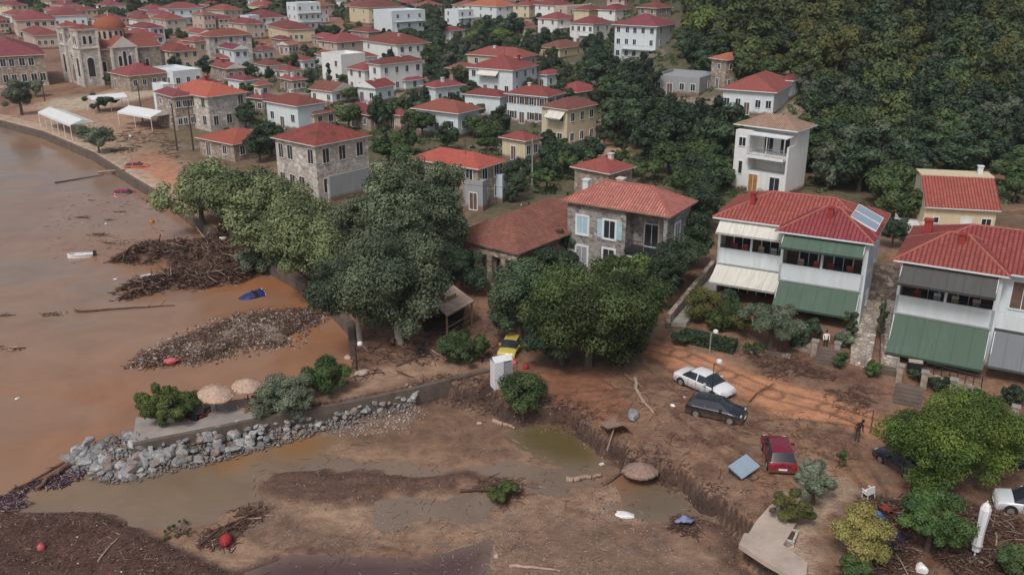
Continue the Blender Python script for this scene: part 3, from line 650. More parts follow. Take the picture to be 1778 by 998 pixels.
def footprint(Npx,xl,xr,he,r,zg=None,mx=24,dl=None,dr=None):
    z0=1.2 if zg is None else zg
    for _ in range(8):
        x,y=at(Npx[0],Npx[1],z0+he)
        if zg is None: z0=.5*z0+.5*tz(x,y)
    a=(math.cos(R(r)),math.sin(R(r))); b=(-math.sin(R(r)),math.cos(R(r)))
    LX=dr or min(mx,solve_t((x,y),a,z0+he,xr)); LY=dl or min(mx,solve_t((x,y),b,z0+he,xl))
    return x,y,z0,LX,LY
def foot_add(x,y,r,LX,LY):
    c,s=math.cos(R(r)),math.sin(R(r)); st=3.0
    nx=max(1,int(LX/st+.5)); ny=max(1,int(LY/st+.5))
    for i in range(nx):
        for j in range(ny):
            u=(i+.5)*LX/nx; v=(j+.5)*LY/ny; FOOT.append((x+u*c-v*s,y+u*s+v*c,1.9))
def chimney(par,x,y,z,h,mat,w=.55):
    mb=MB(); mb.box(x-w/2,x+w/2,y-w/2,y+w/2,z-.8,z+h,mat); mb.box(x-w/2-.08,x+w/2+.08,y-w/2-.08,y+w/2+.08,z+h+.002,z+h+.12,mat); return mb.build('chimney',par)
def awning(par,face,u0,u1,z0,z1,out,off,mat,name='awning',val=True):
    mb=MB(); t=.05
    def V(a,d,z): return (a,off-d,z) if face=='R' else (off-d,a,z)
    n=8
    for i in range(n):   # slightly sagging strips so the cloth reads as cloth
        for j in range(4):
            a0=u0+(u1-u0)*i/n;a1=u0+(u1-u0)*(i+1)/n; f0=j/4;f1=(j+1)/4
            g=lambda f,a:z0+(z1-z0)*f-.05*math.sin(pi*f)-.02*math.sin(a*5.1)*f
            q=[V(a0,out*f0,g(f0,a0)),V(a1,out*f0,g(f0,a1)),V(a1,out*f1,g(f1,a1)),V(a0,out*f1,g(f1,a0))]
            if face=='R': q=q[::-1]
            mb.face(q,mat); mb.face([(p[0],p[1],p[2]-.025) for p in q[::-1]],mat)
    if val:
        q=[V(u0,out,z1+.03),V(u1,out,z1+.03),V(u1,out+.01,z1-.16),V(u0,out+.01,z1-.16)]; mb.face(q,mat); mb.face(q[::-1],mat)
    o=mb.build(name,par)
    for a in (u0+.05,u1-.05):
        b=MB(); b.bar(V(a,.05,z0-.05),V(a,out-.05,z1-.05),.03,M['frame'],5); b.build('awning_arm',o)
    return o
def railing(par,face,u0,u1,z0,h,off,mat,n=None):
    mb=MB(); P=lambda a,z:(a,off,z) if face=='R' else (off,a,z)
    mb.bar(P(u0,z0+h),P(u1,z0+h),.035,mat,5); mb.bar(P(u0,z0+.08),P(u1,z0+.08),.025,mat,5)
    n=n or max(3,int(abs(u1-u0)/.22))
    for i in range(n+1): a=u0+(u1-u0)*i/n; mb.bar(P(a,z0),P(a,z0+h),.018,mat,4,cap=False)
    return mb.build('railing',par)
def house(label,Npx,xl,xr,he,r,wall='white',roof='red',kind='hip',rise=None,fl=2,nL=3,nR=3,win=(.9,1.3),shut=None,frame=None,ov=.45,zg=None,name='house',group=None,chim=0,base=None,balc=None,awn=None,dl=None,dr=None,door='L',skip=(),seed=None,parapet=.5,mx=24,cat='house',caps=None):
    x,y,z,LX,LY=footprint(Npx,xl,xr,he,r,zg,mx,dl,dr)
    _s=pr(x,y,z+he)[2]; PROT.append((xl,Npx[1]-(he*.25)*_s,xr,Npx[1]+he*.6*_s,y))
    rnd=random.Random(seed or int(Npx[0]*13+Npx[1])); o=empty(name,label,cat,(x,y,z),R(r),group); foot_add(x,y,r,LX,LY)
    wm=M[wall]; mb=MB(); mb.box(0,LX,0,LY,-1.2,he,wm,top=(kind=='flat'),bot=False)
    if kind=='flat' and parapet:
        t=.2
        for q in ((0,LX,0,t),(0,LX,LY-t,LY),(0,t,t,LY-t),(LX-t,LX,t,LY-t)): mb.box(*q,he+.003,he+parapet,wm)
    mb.build('wall',o)
    if base:
        mb=MB(); mb.box(-.05,LX+.05,-.05,LY+.05,-1.2,.7,M[base],bot=False); mb.build('plinth',o)
    if kind!='flat':
        mn=min(LX,LY); rs=rise or (mn/2+ov)*.42; mb=MB(); hip_roof(mb,0,LX,0,LY,he,rs,ov,M[roof],M['trim'] if wall!='white' else M['frame'],caps,gable=(kind=='gable'))
        rf=mb.build('roof',o)
        if y<330 and rnd.random()<.4:
            am=MB(); ax,ay=LX*rnd.uniform(.3,.7),LY*rnd.uniform(.3,.7); am.bar((ax,ay,he+rs*.3),(ax,ay,he+rs+1.6),.03,M['iron'],4)
            for q in range(3): am.bar((ax-.4+q*.1,ay,he+rs+1.5-q*.25),(ax+.4-q*.1,ay,he+rs+1.5-q*.25),.02,M['iron'],3)
            am.build('aerial',rf)
        for k in range(chim):
            cx=LX*rnd.uniform(.25,.75); cy=LY*rnd.uniform(.2,.8); chimney(rf,cx,cy,he+rs*.55,.9,rnd.choice((M['white'],M['chim'],M['trim'])))
    fh=he/fl; w,h=win
    for face,n,Ln in (('L',nL,LY),('R',nR,LX)):
        if Ln<2.2: n=min(n,1)
        for f in range(fl):
            if (face,f) in skip: continue
            for i in range(n):
                u=Ln*(i+.5)/n+rnd.uniform(-.12,.12)
                if rnd.random()<.08: continue
                ww=min(w,Ln/n*.62)*rnd.uniform(.9,1.1); zz=f*fh+fh*.34; hh=min(h,fh*.55)
                if f==0 and face==door and i==n//2: window(o,face,u,.12,ww*1.1,min(2.1,fh*.75),frame=frame or M['frame'],pane=M['shutter'],name='door'); continue
                window(o,face,u,zz,ww,hh,frame=frame,shut=M[shut] if shut and Ln/n>ww*2.1 else None)
    if balc:
        for face,f,u0,u1 in balc:
            Ln=LY if face=='L' else LX; a0,a1=u0*Ln,u1*Ln; zb=f*fh; mb=MB()
            if face=='L': mb.box(-1.25,-.003,a0,a1,zb-.16,zb,wm)
            else: mb.box(a0,a1,-1.25,-.003,zb-.16,zb,wm)
            bo=mb.build('balcony',o)
            railing(bo,face,a0,a1,zb,.95,-1.2,M['iron'] if rnd.random()<.5 else M['grey'])
    if awn:
        for face,f,u0,u1,mt in awn:
            Ln=LY if face=='L' else LX; awning(o,face,u0*Ln,u1*Ln,f*fh+fh*.9,f*fh+fh*.55,1.5,-.01,M[mt])
    return o,LX,LY
# ================================================================== CARS
def car(name,label,px,py,head,col,kind='sedan',sink=.12,rx=0,ry=0,cat='car',zz=None,sc=1):
    """origin at the middle of the footprint; local +x = front"""
    x,y,z=ground(px,py)
    if zz is not None: x,y=at(px,py,zz); z=zz
    o=empty(name,label,cat,(x,y,z-sink),R(head),None,R(rx),R(ry)); o.scale=(sc,)*3; FOOT.append((x,y,2.2))
    if kind=='sedan': Lc,Wc=4.6,.90; S=[(0,.50,.60,.70,0),(.12,.86,.90,.80,0),(.85,.94,.985,.80,0),(1.50,.93,1.42,.62,1),(2.15,.92,1.45,.63,1),(2.24,.92,1.45,.63,2),(2.85,.91,1.42,.61,1),(3.62,.88,.93,.76,0),(4.30,.76,.80,.74,0),(4.52,.60,.66,.68,0),(4.6,.42,.46,.62,0)]; ws=(6,7); rw=(2,3)
    elif kind=='suv': Lc,Wc=4.35,.90; S=[(0,.60,.70,.74,0),(.08,.92,.98,.78,0),(.14,.97,1.03,.77,0),(.48,.96,1.56,.66,1),(1.35,.96,1.62,.67,1),(1.45,.96,1.62,.67,2),(2.45,.95,1.57,.65,1),(3.20,.95,1.02,.77,0),(4.05,.88,.93,.75,0),(4.27,.70,.78,.70,0),(4.35,.48,.52,.64,0)]; ws=(6,7); rw=(2,3)
    else: Lc,Wc=4.05,.86; S=[(0,.58,.66,.72,0),(.08,.88,.92,.76,0),(.14,.94,.99,.75,0),(.55,.93,1.40,.62,1),(1.35,.92,1.48,.63,1),(1.44,.92,1.48,.63,2),(2.35,.91,1.43,.61,1),(3.10,.89,.95,.74,0),(3.78,.80,.84,.72,0),(3.98,.62,.70,.66,0),(4.05,.44,.48,.60,0)]; ws=(6,7); rw=(2,3)
    body=MB(); gl=MB(); wsm=MB(); rwm=MB(); cm=col
    def sec(i,s):
        xx,zb,zt,wt,_=S[i]; e=.0 if 0<i<len(S)-1 else .10; bw=Wc-e; xx-=Lc/2; zl=.24 if 0<i<len(S)-1 else .34
        return [(xx,0,zl),(xx,s*(bw-.08),zl),(xx,s*bw,min(zl+.18,zb-.05)),(xx,s*(bw-.01),zb-.06),(xx,s*(bw-.06),zb),(xx,s*wt,zt-.03),(xx,s*wt*.82,zt),(xx,0,zt+.03)]
    for i in range(len(S)-1):
        for s in (-1,1):
            A=sec(i,s);B=sec(i+1,s)
            for k in range(7):
                q=[A[k],B[k],B[k+1],A[k+1]]
                if s>0: q=q[::-1]
                dst=body;m=cm; f0,f1=S[i][4],S[i+1][4]
                cab=(f0 or f1)
                if k==0: m=M['dark']
                if k==4 and cab and not(f0==1 and f1==2): dst=gl; m=M['glass']
                if k>=5 and (i,i+1)==ws: dst=wsm;m=M['glass']
                if k>=5 and (i,i+1)==rw: dst=rwm;m=M['glass']
                dst.face(q,m)
    for i,fl_ in ((0,0),(len(S)-1,1)):
        for s in (-1,1):
            A=sec(i,s)
            q=[A[k] for k in range(8)]
            body.face(q if (s<0)==(fl_==0) else q[::-1],cm)
    bo=body.build('body',o,smooth=38)
    for mbx,nm in ((gl,'side_window'),(wsm,'windscreen'),(rwm,'rear_window')): mbx.build(nm,o,smooth=38)
    # door seams, sills and arches as body details
    wr=.33 if kind!='suv' else .36; fx=Lc/2-.85; bx_=-Lc/2+.82
    for xx in (fx,bx_):
        for s in (-1,1):
            wm_=MB(); yy=s*(Wc-.09); wm_.lathe([(0,-.10),(wr*.93,-.10),(wr,-.07),(wr,.07),(wr*.93,.10),(wr*.60,.105),(0,.09)] ,(xx,yy,wr),M['tyre'],18,ax=1)
            w_=wm_.build('wheel',o,smooth=50)
            rb=MB(); rb.lathe([(0,-.125),(wr*.58,-.125),(wr*.62,-.10),(wr*.62,.10),(wr*.58,.125),(0,.125)],(xx,yy,wr),M['rim'],12,ax=1); rb.build('rim',w_,smooth=40)
            ar=MB(); ar.lathe([(0,-.012),(wr*1.17,-.012),(wr*1.17,.012),(0,.012)],(xx,s*(Wc-.001),wr+.02),M['dark'],20,ax=1); ar.build('wheel_arch',o)
    for s in (-1,1):
        a=MB(); zf=S[-3][1]; a.box(Lc/2-.36,Lc/2-.12,s*Wc*.52,s*Wc*.86,zf-.16,zf-.02,M['lamp']); a.build('headlight',o)
        a=MB(); zr=S[1][1]; a.box(-Lc/2-.015,-Lc/2+.16,s*Wc*.60,s*Wc*.90,zr-.22,zr-.04,M['tail']); a.build('tail_light',o)
        a=MB(); a.box(Lc/2-1.62,Lc/2-1.45,s*(Wc-.02),s*(Wc+.18),.93,1.07,cm); a.build('mirror',o)
        d=MB(); 
        for dx in (S[3][0],S[4][0]+.05,S[6][0]+.25): d.box(dx-Lc/2-.012,dx-Lc/2+.012,s*(Wc-.01),s*(Wc+.006),.36,.86,M['dark'])
        d.build('door_seam',o)
    pl=MB(); pl.box(-Lc/2-.03,-Lc/2+.01,-.26,.26,.50,.61,M['frame']); pl.build('number_plate',o)
    pl=MB(); pl.box(Lc/2-.01,Lc/2+.03,-.26,.26,.40,.50,M['frame']); pl.build('number_plate',o)
    return o
# ================================================================== PEOPLE
def person(label,px,py,face,top,leg,pose='stand',hgt=1.72,hair='hair',zz=None):
    x,y,z=ground(px,py)
    if zz is not None: x,y=at(px,py,zz); z=zz
    k=hgt/1.72
    J={'pel':(0,0,.93),'wst':(0,0,1.10),'chs':(0,.0,1.32),'nk':(0,0,1.46),'hd':(0,.02,1.56),'ht':(0,.02,1.66)}
    st=.16 if pose=='walk' else .03
    for s,n in ((-1,'l'),(1,'r')):
        J['hip'+n]=(s*.10,0,.88); J['kn'+n]=(s*.11,.05+s*st*.6,.49); J['an'+n]=(s*.11,s*st-.02,.09); J['to'+n]=(s*.12,s*st+.16,.04)
        J['sh'+n]=(s*.19,0,1.38); J['el'+n]=(s*.25,.02 if s<0 else .10,1.12); J['wr'+n]=(s*.25,.12 if s<0 else .30,.92 if s<0 else 1.05); J['ha'+n]=(s*.25,.15 if s<0 else .37,.86 if s<0 else 1.06)
    if pose=='bend':
        for q in ('wst','chs','nk','hd','ht','shl','shr','ell','elr','wrl','wrr','hal','har'):
            v=Vector(J[q])-Vector((0,0,.93)); v.rotate(Matrix.Rotation(R(-42),3,'X')); J[q]=tuple(v+Vector((0,-.08,.91)))
    rad={'pel':.135,'wst':.12,'chs':.145,'nk':.055,'hd':.095,'ht':.075,'hip':.085,'kn':.06,'an':.042,'to':.035,'sh':.065,'el':.045,'wr':.03,'ha':.035}
    names=list(J); E_=[('pel','wst'),('wst','chs'),('chs','nk'),('nk','hd'),('hd','ht')]
    for n in 'lr': E_+=[('pel','hip'+n),('hip'+n,'kn'+n),('kn'+n,'an'+n),('an'+n,'to'+n),('chs','sh'+n),('sh'+n,'el'+n),('el'+n,'wr'+n),('wr'+n,'ha'+n)]
    fing=[]
    for n,s in (('l',-1),('r',1)):
        h=Vector(J['ha'+n]); d=(h-Vector(J['wr'+n])).normalized()
        for q in range(5):
            nm='f%d%s'%(q,n); off=Vector(((q-2)*.018*1,0,0)) if q else Vector((-s*.045,.01,-.0)); J[nm]=tuple(h+off+d*(.05 if q==0 else .085-.006*abs(q-2.5))); names.append(nm); E_.append(('ha'+n,nm)); rad[nm]=.009
    me=bpy.data.meshes.new('person'); me.from_pydata([J[n] for n in names],[(names.index(a),names.index(b)) for a,b in E_],[])
    o=bpy.data.objects.new('person',me); COL.objects.link(o); o.location=(x,y,z-.02); o.rotation_euler=(0,0,R(face)); o.scale=(k,k,k)
    sk=o.modifiers.new('Skin','SKIN'); sd=me.skin_vertices[0].data
    for i,n in enumerate(names): rr=rad.get(n) or rad[n[:-1]]; sd[i].radius=(rr,rr*.85)
    sd[0].use_root=True; sub=o.modifiers.new('Sub','SUBSURF'); sub.levels=1; sub.render_levels=1
    dg=bpy.context.evaluated_depsgraph_get(); m2=bpy.data.meshes.new_from_object(o.evaluated_get(dg)); o.modifiers.clear(); o.data=m2
    for m in (M[top],M[leg],M['skin'],M['tyre']): m2.materials.append(m)
    for p in m2.polygons:
        c=p.center
        hz=c.z if pose!='bend' else 99
        p.use_smooth=True
        if pose=='bend': p.material_index=1 if c.z<.90 and abs(c.y)<.25 else 0
        else: p.material_index=3 if hz<.10 else 1 if hz<.95 and abs(c.x)<.2 else 2 if (hz>1.44 and abs(c.x)<.14) or abs(c.x)>.2 and hz<1.0 else 0
    tag(o,label,'person')
    hb=MB(); h=J['ht']; hb.lathe([(.088,-.07),(.105,-.01),(.09,.055),(.05,.095),(0,.105)],(h[0],h[1]-.015,h[2]),M[hair],10); hb.build('hair',o,smooth=60)
    fb=MB(); hd=Vector(J['hd'])
    fb.box(hd.x-.012,hd.x+.012,hd.y+.085,hd.y+.12,hd.z-.02,hd.z+.02,M['skin'])
    for s in (-1,1): fb.box(hd.x+s*.035-.01,hd.x+s*.035+.01,hd.y+.085,hd.y+.1,hd.z+.025,hd.z+.04,M['hair'])
    fb.build('face',o)
    return o
# ================================================================== ROCKS, LOGS, SCATTER
def rock_mesh(seed,mat,sx=1,sy=1,sz=.75,cuts=7):
    import bmesh
    r=random.Random(seed); bm=bmesh.new(); bmesh.ops.create_icosphere(bm,subdivisions=3,radius=1)
    for _ in range(cuts):
        n=Vector((r.gauss(0,1),r.gauss(0,1),r.gauss(0,1))).normalized(); d=r.uniform(.55,.82)
        for v in bm.verts:
            t=v.co.dot(n)-d
            if t>0: v.co-=n*t*.94
    for v in bm.verts:
        p=v.co; f=1+.06*math.sin(p.x*5+seed)*math.sin(p.y*6+seed*2)+.03*math.sin(p.z*13+seed); v.co=Vector((p.x*sx,p.y*sy,p.z*sz))*f
    me=bpy.data.meshes.new('boulder'); bm.to_mesh(me); bm.free(); me.materials.append(mat)
    me.polygons.foreach_set('use_smooth',[True]*len(me.polygons)); me.set_sharp_from_angle(angle=R(24)); return me
def log(name,label,p0,p1,r,mat,z=None,bend=.15,branches=3,group=None,cat='log',seed=3,r2=None,roots=False,z2=None):
    rr=random.Random(seed); x0,y0,z0=ground(*p0); x1,y1,z1=ground(*p1)
    z0=max(z0,-.02);z1=max(z1,-.02)
    if z is not None: z0+=z
    if z2 is not None: z1+=z2
    elif z is not None: z1+=z
    a=Vector((x0,y0,z0+r*.6)); b=Vector((x1,y1,z1+r*.6)); d=b-a; side=Vector((-d.y,d.x,0)).normalized()*d.length*bend
    pts=[];n=7
    for i in range(n+1):
        t=i/n; pts.append(a+d*t+side*math.sin(pi*t)*.5+Vector((rr.uniform(-1,1),rr.uniform(-1,1),rr.uniform(-.2,.6)))*r*.55)
    r2=r2 or r*.45; mb=MB(); mb.tube([p-a for p in pts],[r+(r2-r)*i/n for i in range(n+1)],mat,8)
    for k in range(branches):
        t=rr.uniform(.35,.95); i=int(t*n); s=pts[i]-a; e=s+d.normalized()*rr.uniform(.2,1.0)*d.length*.12+Vector((rr.uniform(-1,1),rr.uniform(-1,1),rr.uniform(.1,.9)))*d.length*.10
        mb.tube([s,s.lerp(e,.5)+Vector((0,0,.05)),e],[r*.35,r*.22,r*.08],mat,5)
    if roots:
        for k in range(9):
            e=-d.normalized()*r*2+Vector((rr.uniform(-1,1),rr.uniform(-1,1),rr.uniform(-.3,1.1)))*r*4; mb.tube([Vector((0,0,0)),e*.5+Vector((0,0,r*.3)),e],[r*.5,r*.28,r*.06],mat,5)
    o=mb.build(name,smooth=50); o.location=a; return tag(o,label,cat,group)
def sticks(name,label,poly,n,l0,l1,r0,mats,seed,zlift=.0,hmax=.5,flat=.5,cat='debris',chips=0,chipm=None,kind='stuff'):
    """uncountable driftwood / litter inside a ground polygon: one mesh"""
    rr=np.random.RandomState(seed); P=np.array(poly); lo=P.min(0);hi=P.max(0); V=[];Fc=[];mi=[];b=0
    pts=rr.uniform(lo,hi,size=(n*6,2)); d=sdf(pts[:,0],pts[:,1],P); k=(d>rr.uniform(-.3,.5,len(d)))&(fbm(pts[:,0]*.45,pts[:,1]*.45,3,seed)>.38); pts=pts[k][:n]; d=d[k][:n]
    zz=np.maximum(terr(pts[:,0],pts[:,1]),0)
    for i in range(len(pts)):
        l=rr.uniform(l0,l1)*(1 if rr.rand()<.85 else 1.8); a=rr.uniform(0,pi); tl=rr.normal()*.22*flat; r=r0*rr.uniform(.5,1.5)*(.6+.4*l/l1)
        dx=Vector((math.cos(a),math.sin(a),tl))*l/2; w=Vector((-math.sin(a),math.cos(a),0))*r; u=Vector((0,0,r)); c=Vector((pts[i,0],pts[i,1],zz[i]+zlift+rr.rand()*hmax*min(1,max(0,d[i])/1.5)+r*.4)); bd=w*rr.normal()*2
        A=[c-dx+w,c-dx-w*.6+u*.8,c-dx-w-u*.4]; B=[c+bd+w,c+bd-w*.6+u*.9,c+bd-w-u*.5]; D=[c+dx+w*.5,c+dx-w*.3+u*.4,c+dx-w*.5-u*.2]
        V+=A+B+D; m=rr.randint(len(mats))
        for s in (0,3):
            for q in range(3): Fc.append((b+s+q,b+s+(q+1)%3,b+s+3+(q+1)%3,b+s+3+q)); mi.append(m)
        b+=9
    me=npmesh(name,np.array([tuple(v) for v in V]),np.array(Fc),mats,mi=np.array(mi)); return tag(link(name,me),label,cat,kind=kind)
def pebbles(name,label,poly,n,s0,s1,mats,seed,cat='stones',thr=.3,soft=.4,dz=0):
    rr=np.random.RandomState(seed); P=np.array(poly); lo=P.min(0);hi=P.max(0)
    pts=rr.uniform(lo,hi,size=(n*8,2)); d=sdf(pts[:,0],pts[:,1],P); k=(d>rr.uniform(-soft,soft,len(d)))&(fbm(pts[:,0]*.5,pts[:,1]*.5,3,seed)+rr.normal(size=len(d))*.06>thr); pts=pts[k][:n]
    z=np.maximum(terr(pts[:,0],pts[:,1]),-.02)+dz
    base=np.array([(1,0,0),(-.5,.87,0),(-.5,-.87,0),(.1,.1,1),(0,0,-.4)],float); tri=np.array([(0,1,3),(1,2,3),(2,0,3),(1,0,4),(2,1,4),(0,2,4)])
    m=len(pts); s=s0+(s1-s0)*rr.rand(m)**3; V=base[None]*(s[:,None,None])*rr.uniform(.55,1.2,size=(m,5,3)); V[:,:,2]*=.7
    a=rr.uniform(0,2*pi,m); ca,sa=np.cos(a),np.sin(a); x=V[:,:,0]*ca[:,None]-V[:,:,1]*sa[:,None]; y=V[:,:,0]*sa[:,None]+V[:,:,1]*ca[:,None]; V[:,:,0]=x+pts[:,0,None]; V[:,:,1]=y+pts[:,1,None]; V[:,:,2]+=z[:,None]+.1*s[:,None]
    Fq=(tri[None]+5*np.arange(m)[:,None,None]).reshape(-1,3); mi=np.repeat(rr.randint(0,len(mats),m),6)
    return tag(link(name,npmesh(name,V.reshape(-1,3),Fq,mats,mi=mi)),label,cat,kind='stuff')
# ================================================================== NEAR HOUSES
def bal_unit(o,y0,y1,x0,Z,up,lo,post=True,uo=1.3,lo_out=2.3,upd=.95,lod=1.9,furn=True,seed=1):
    """one two-storey unit with a recessed balcony and cloth awnings; facade plane x=x0. Z=(ground, slab, parapet top, eave)"""
    g,sl_,pt,ev=Z; w=M['white']; rn=random.Random(seed)
    mb=MB()
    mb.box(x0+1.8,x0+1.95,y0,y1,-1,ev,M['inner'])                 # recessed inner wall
    mb.box(x0,x0+1.8,y0,y1,sl_-.30,sl_,w)                           # balcony slab
    mb.box(x0,x0+.14,y0,y1,sl_+.003,pt,w)                           # parapet
    mb.box(x0,x0+1.8,y0,y0+.22,-1,ev,w); mb.box(x0,x0+1.8,y1-.22,y1,-1,ev,w)
    mb.box(x0,x0+.25,y0+.22,y1-.22,ev-.35,ev,w)
    mb.build('balcony',o)
    c=MB(); c.box(x0-.05,x0,y0,y1,sl_-.42,sl_-.32,M['grey']); c.build('ledge',o)
    for yy in ((y0+y1)/2,):
        p=MB(); p.box(x0+.02,x0+.2,yy-.1,yy+.1,pt+.003,ev-.353,w); p.build('column',o)
    for k,u in enumerate((.28,.7)):
        window(o,'L',y0+(y1-y0)*u,sl_+.1,1.5,2.1,off=x0+1.8,name='balcony_door'); window(o,'L',y0+(y1-y0)*u,.2,1.6,2.2,off=x0+1.8,name='door')
    railing(o,'L',y0+.25,y1-.25,pt+.01,.28,x0+.07,M['iron'])
    if up: awning(o,'L',y0+.1,y1-.1,ev-.12,ev-.12-upd,uo,x0-.03,M[up])
    if lo: awning(o,'L',y0+.05,y1-.05,sl_-.45,sl_-.45-lod,lo_out,x0-.06,M[lo])
    if furn:
        for k in range(4):
            f=MB(); yy=y0+(y1-y0)*(k+1)/5+rn.uniform(-.2,.2); m=M[rn.choice(('cloth_red','cream','white','chim','pink'))]
            f.box(x0+.6,x0+1.05,yy-.25,yy+.25,sl_+.45,sl_+.52,m); f.box(x0+1.0,x0+1.06,yy-.25,yy+.25,sl_+.5,sl_+1.45,m)
            for a in (.62,1.0):
                for b in (-.22,.22): f.bar((x0+a,yy+b,sl_),(x0+a,yy+b,sl_+.45),.02,m,4)
            c_=f.build('balcony_chair',o)
# ---- double house with the solar panels
def near_double():
    r=62; x,y,z,LX,LY=footprint((1508,418),1240,1560,8.0,r,1.35,18); LX=9.2; SB=1.9
    W1=solve_t((x,y),(-math.sin(R(r)),math.cos(R(r))),z+8,1360)
    o=empty('house','white double house with solar collector on its red roof, white and green awnings','house',(x,y,z),R(r)); foot_add(x,y,r,LX,LY)
    Z=(0,3.85,5.0,7.9); ev=7.9; w=M['white']
    mb=MB(); mb.box(1.96,LX,0,W1,-1.2,ev,w,bot=False); mb.box(SB+1.96,LX,W1+.002,LY,-1.2,ev,w,bot=False); mb.box(0,1.95,-.16,-.002,-1.2,ev,w); mb.build('wall',o)
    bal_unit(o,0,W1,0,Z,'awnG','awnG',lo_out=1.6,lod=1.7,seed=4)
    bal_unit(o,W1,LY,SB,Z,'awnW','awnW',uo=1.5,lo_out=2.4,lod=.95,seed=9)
    rb=MB(); hip_roof(rb,SB,LX,0,LY,ev+.01,1.9,.55,M['near'],M['white'],M['hipc']); rf=rb.build('roof',o)
    rb=MB(); hip_roof(rb,0,LX*.62,0,W1,ev+.05,1.75,.55,M['near'],M['white'],M['hipc']); rb.build('roof',o)
    chimney(rf,1.7,W1*.5,ev+.75,1.25,M['chim'],.42); chimney(rf,3.6,LY-2.4,ev+.9,1.1,M['chim'],.42)
    # solar collector on the right slope (faces -y)
    sp=1.9/((LY+1.1)/2) if LX>LY else 1.9/((LX-.95+1.1)/2)
    ang=math.atan(1.9/(min(LX-SB,LY)/2+.55)); 
    for k in (0,1):
        mb=MB(); mb.box(-1.05,1.05,0,2.3,0,.10,M['panel']); fr=mb.build('solar_panel',o); fr.location=(LX*.36+k*2.25,-.2,ev+.30); fr.rotation_euler=(ang,0,0)
        f2=MB(); 
        for q in ((-1.1,-1.05,0,2.3),(1.05,1.1,0,2.3),(-1.1,1.1,-.05,0),(-1.1,1.1,2.3,2.35)): f2.box(*q,-.01,.13,M['frame'])
        f2.build('panel_frame',fr)
    for face,u,zz in (('R',3.2,4.4),('R',6.5,4.4),('R',4.5,1.0)): window(o,face,u,zz,1.0,1.2,off=0)
    return x,y,r,LX,LY,z
ND=near_double()
def near_right():
    r=60; x,y,z,LX,LY=footprint((1741,474),1566,1800,8.0,r,1.3,18); LX=9.5
    o=empty('house','white house with dark grey upper awning and big green lower awning, right edge','house',(x,y,z),R(r)); foot_add(x,y,r,LX,LY+3)
    Z=(0,3.85,5.0,7.9); ev=7.9; w=M['white']
    mb=MB(); mb.box(1.96,LX,-9,LY,-1.2,ev,w,bot=False); mb.box(0,1.95,-.16,-.002,-1.2,ev,w); mb.box(1.3,1.955,-9,-.165,-1.2,ev,w,bot=False); mb.build('wall',o)
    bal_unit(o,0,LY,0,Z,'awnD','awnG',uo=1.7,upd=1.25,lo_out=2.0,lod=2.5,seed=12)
    for u in (-1.6,-4.6): window(o,'L',u,5.0,1.5,2.1,off=1.3,shut=None,pane=M['shutter'])
    mb=MB(); mb.box(.2,1.29,-9,-.17,3.6,3.85,w); mb.box(.2,.34,-9,-.17,3.853,4.8,w); mb.build('balcony',o)
    awning(o,'L',-6,-.2,3.4,1.3,2.0,.1,M['awnS'])
    rb=MB(); hip_roof(rb,.9,LX,-9,LY,ev+.01,2.1,.55,M['near'],M['white'],M['hipc']); rf=rb.build('roof',o)
    rb=MB(); hip_roof(rb,0,LX*.6,0,LY,ev+.05,1.85,.55,M['near'],M['white'],M['hipc']); rb.build('roof',o)
    chimney(rf,2.0,LY*.45,ev+.8,1.25,M['chim'],.45); chimney(rf,LX*.62,LY-1.0,ev+.6,1.2,M['chim'],.6)
    return x,y,r,LX,LY,z
NRH=near_right()
# ---- stone house with the corner balcony
def near_stone():
    r=58; x,y,z,LX,LY=footprint((1160,372),986,1200,7.3,r,1.3,18); LX=min(LX,9)
    o=empty('house','grey rubble-stone house with pale blue shutters, corner balcony and weathered red roof','house',(x,y,z),R(r)); foot_add(x,y,r,LX,LY)
    ev=7.2; s=M['stoneA']; b1=LY*.40
    mb=MB(); mb.box(0,LX,b1,LY,-1.2,ev,s,bot=False); mb.box(1.9,LX,0,b1-.003,-1.2,ev,s,bot=False)
    mb.box(0,1.89,0,.3,-1.2,3.0,M['stoneC'],bot=False); mb.box(0,.35,0,.35,3.2,ev,s); mb.build('wall',o)
    mb=MB(); mb.box(-.25,1.89,-.1,b1-.01,3.0,3.18,M['iron']); bo=mb.build('balcony',o); railing(bo,'L',-.1,b1-.1,3.18,1.05,-.2,M['iron'])
    mb=MB(); mb.box(-.1,1.88,.31,b1-.1,2.5,2.56,M['frame']); mb.build('canopy',o)
    for k in range(2): p=MB(); p.bar((.1,.9+k*1.4,3.18),(.1,.9+k*1.4,ev),.05,M['wood'],6); p.build('post',o)
    window(o,'L',b1*.55,3.25,1.4,2.2,off=1.9,name='balcony_door'); window(o,'L',b1*.5,.2,1.2,2.1,off=1.9,pane=M['dark'],name='door')
    for u,zz,pn in ((LY*.84,4.0,'shutb'),(LY*.56,4.0,'glass'),(LY*.84,.9,'grey'),(LY*.56,1.1,'dark')):
        wi=window(o,'L',u,zz,1.15,1.75,pane=M[pn],fw=.2,shut=M['shutb'] if pn=='glass' else None)
    window(o,'R',LX*.45,3.9,1.1,1.9,fw=.18,pane=M['grey']); window(o,'R',LX*.45,.9,1.0,1.6,fw=.15)
    rb=MB(); hip_roof(rb,0,LX,0,LY,ev+.01,1.75,.5,M['old'],M['wood'],M['hipc']); rf=rb.build('roof',o)
    chimney(rf,2.2,LY-.9,ev+.9,.75,M['white'],.6); chimney(rf,LX*.62,LY*.62,ev+1.2,.7,M['trim'],.7)
near_stone()
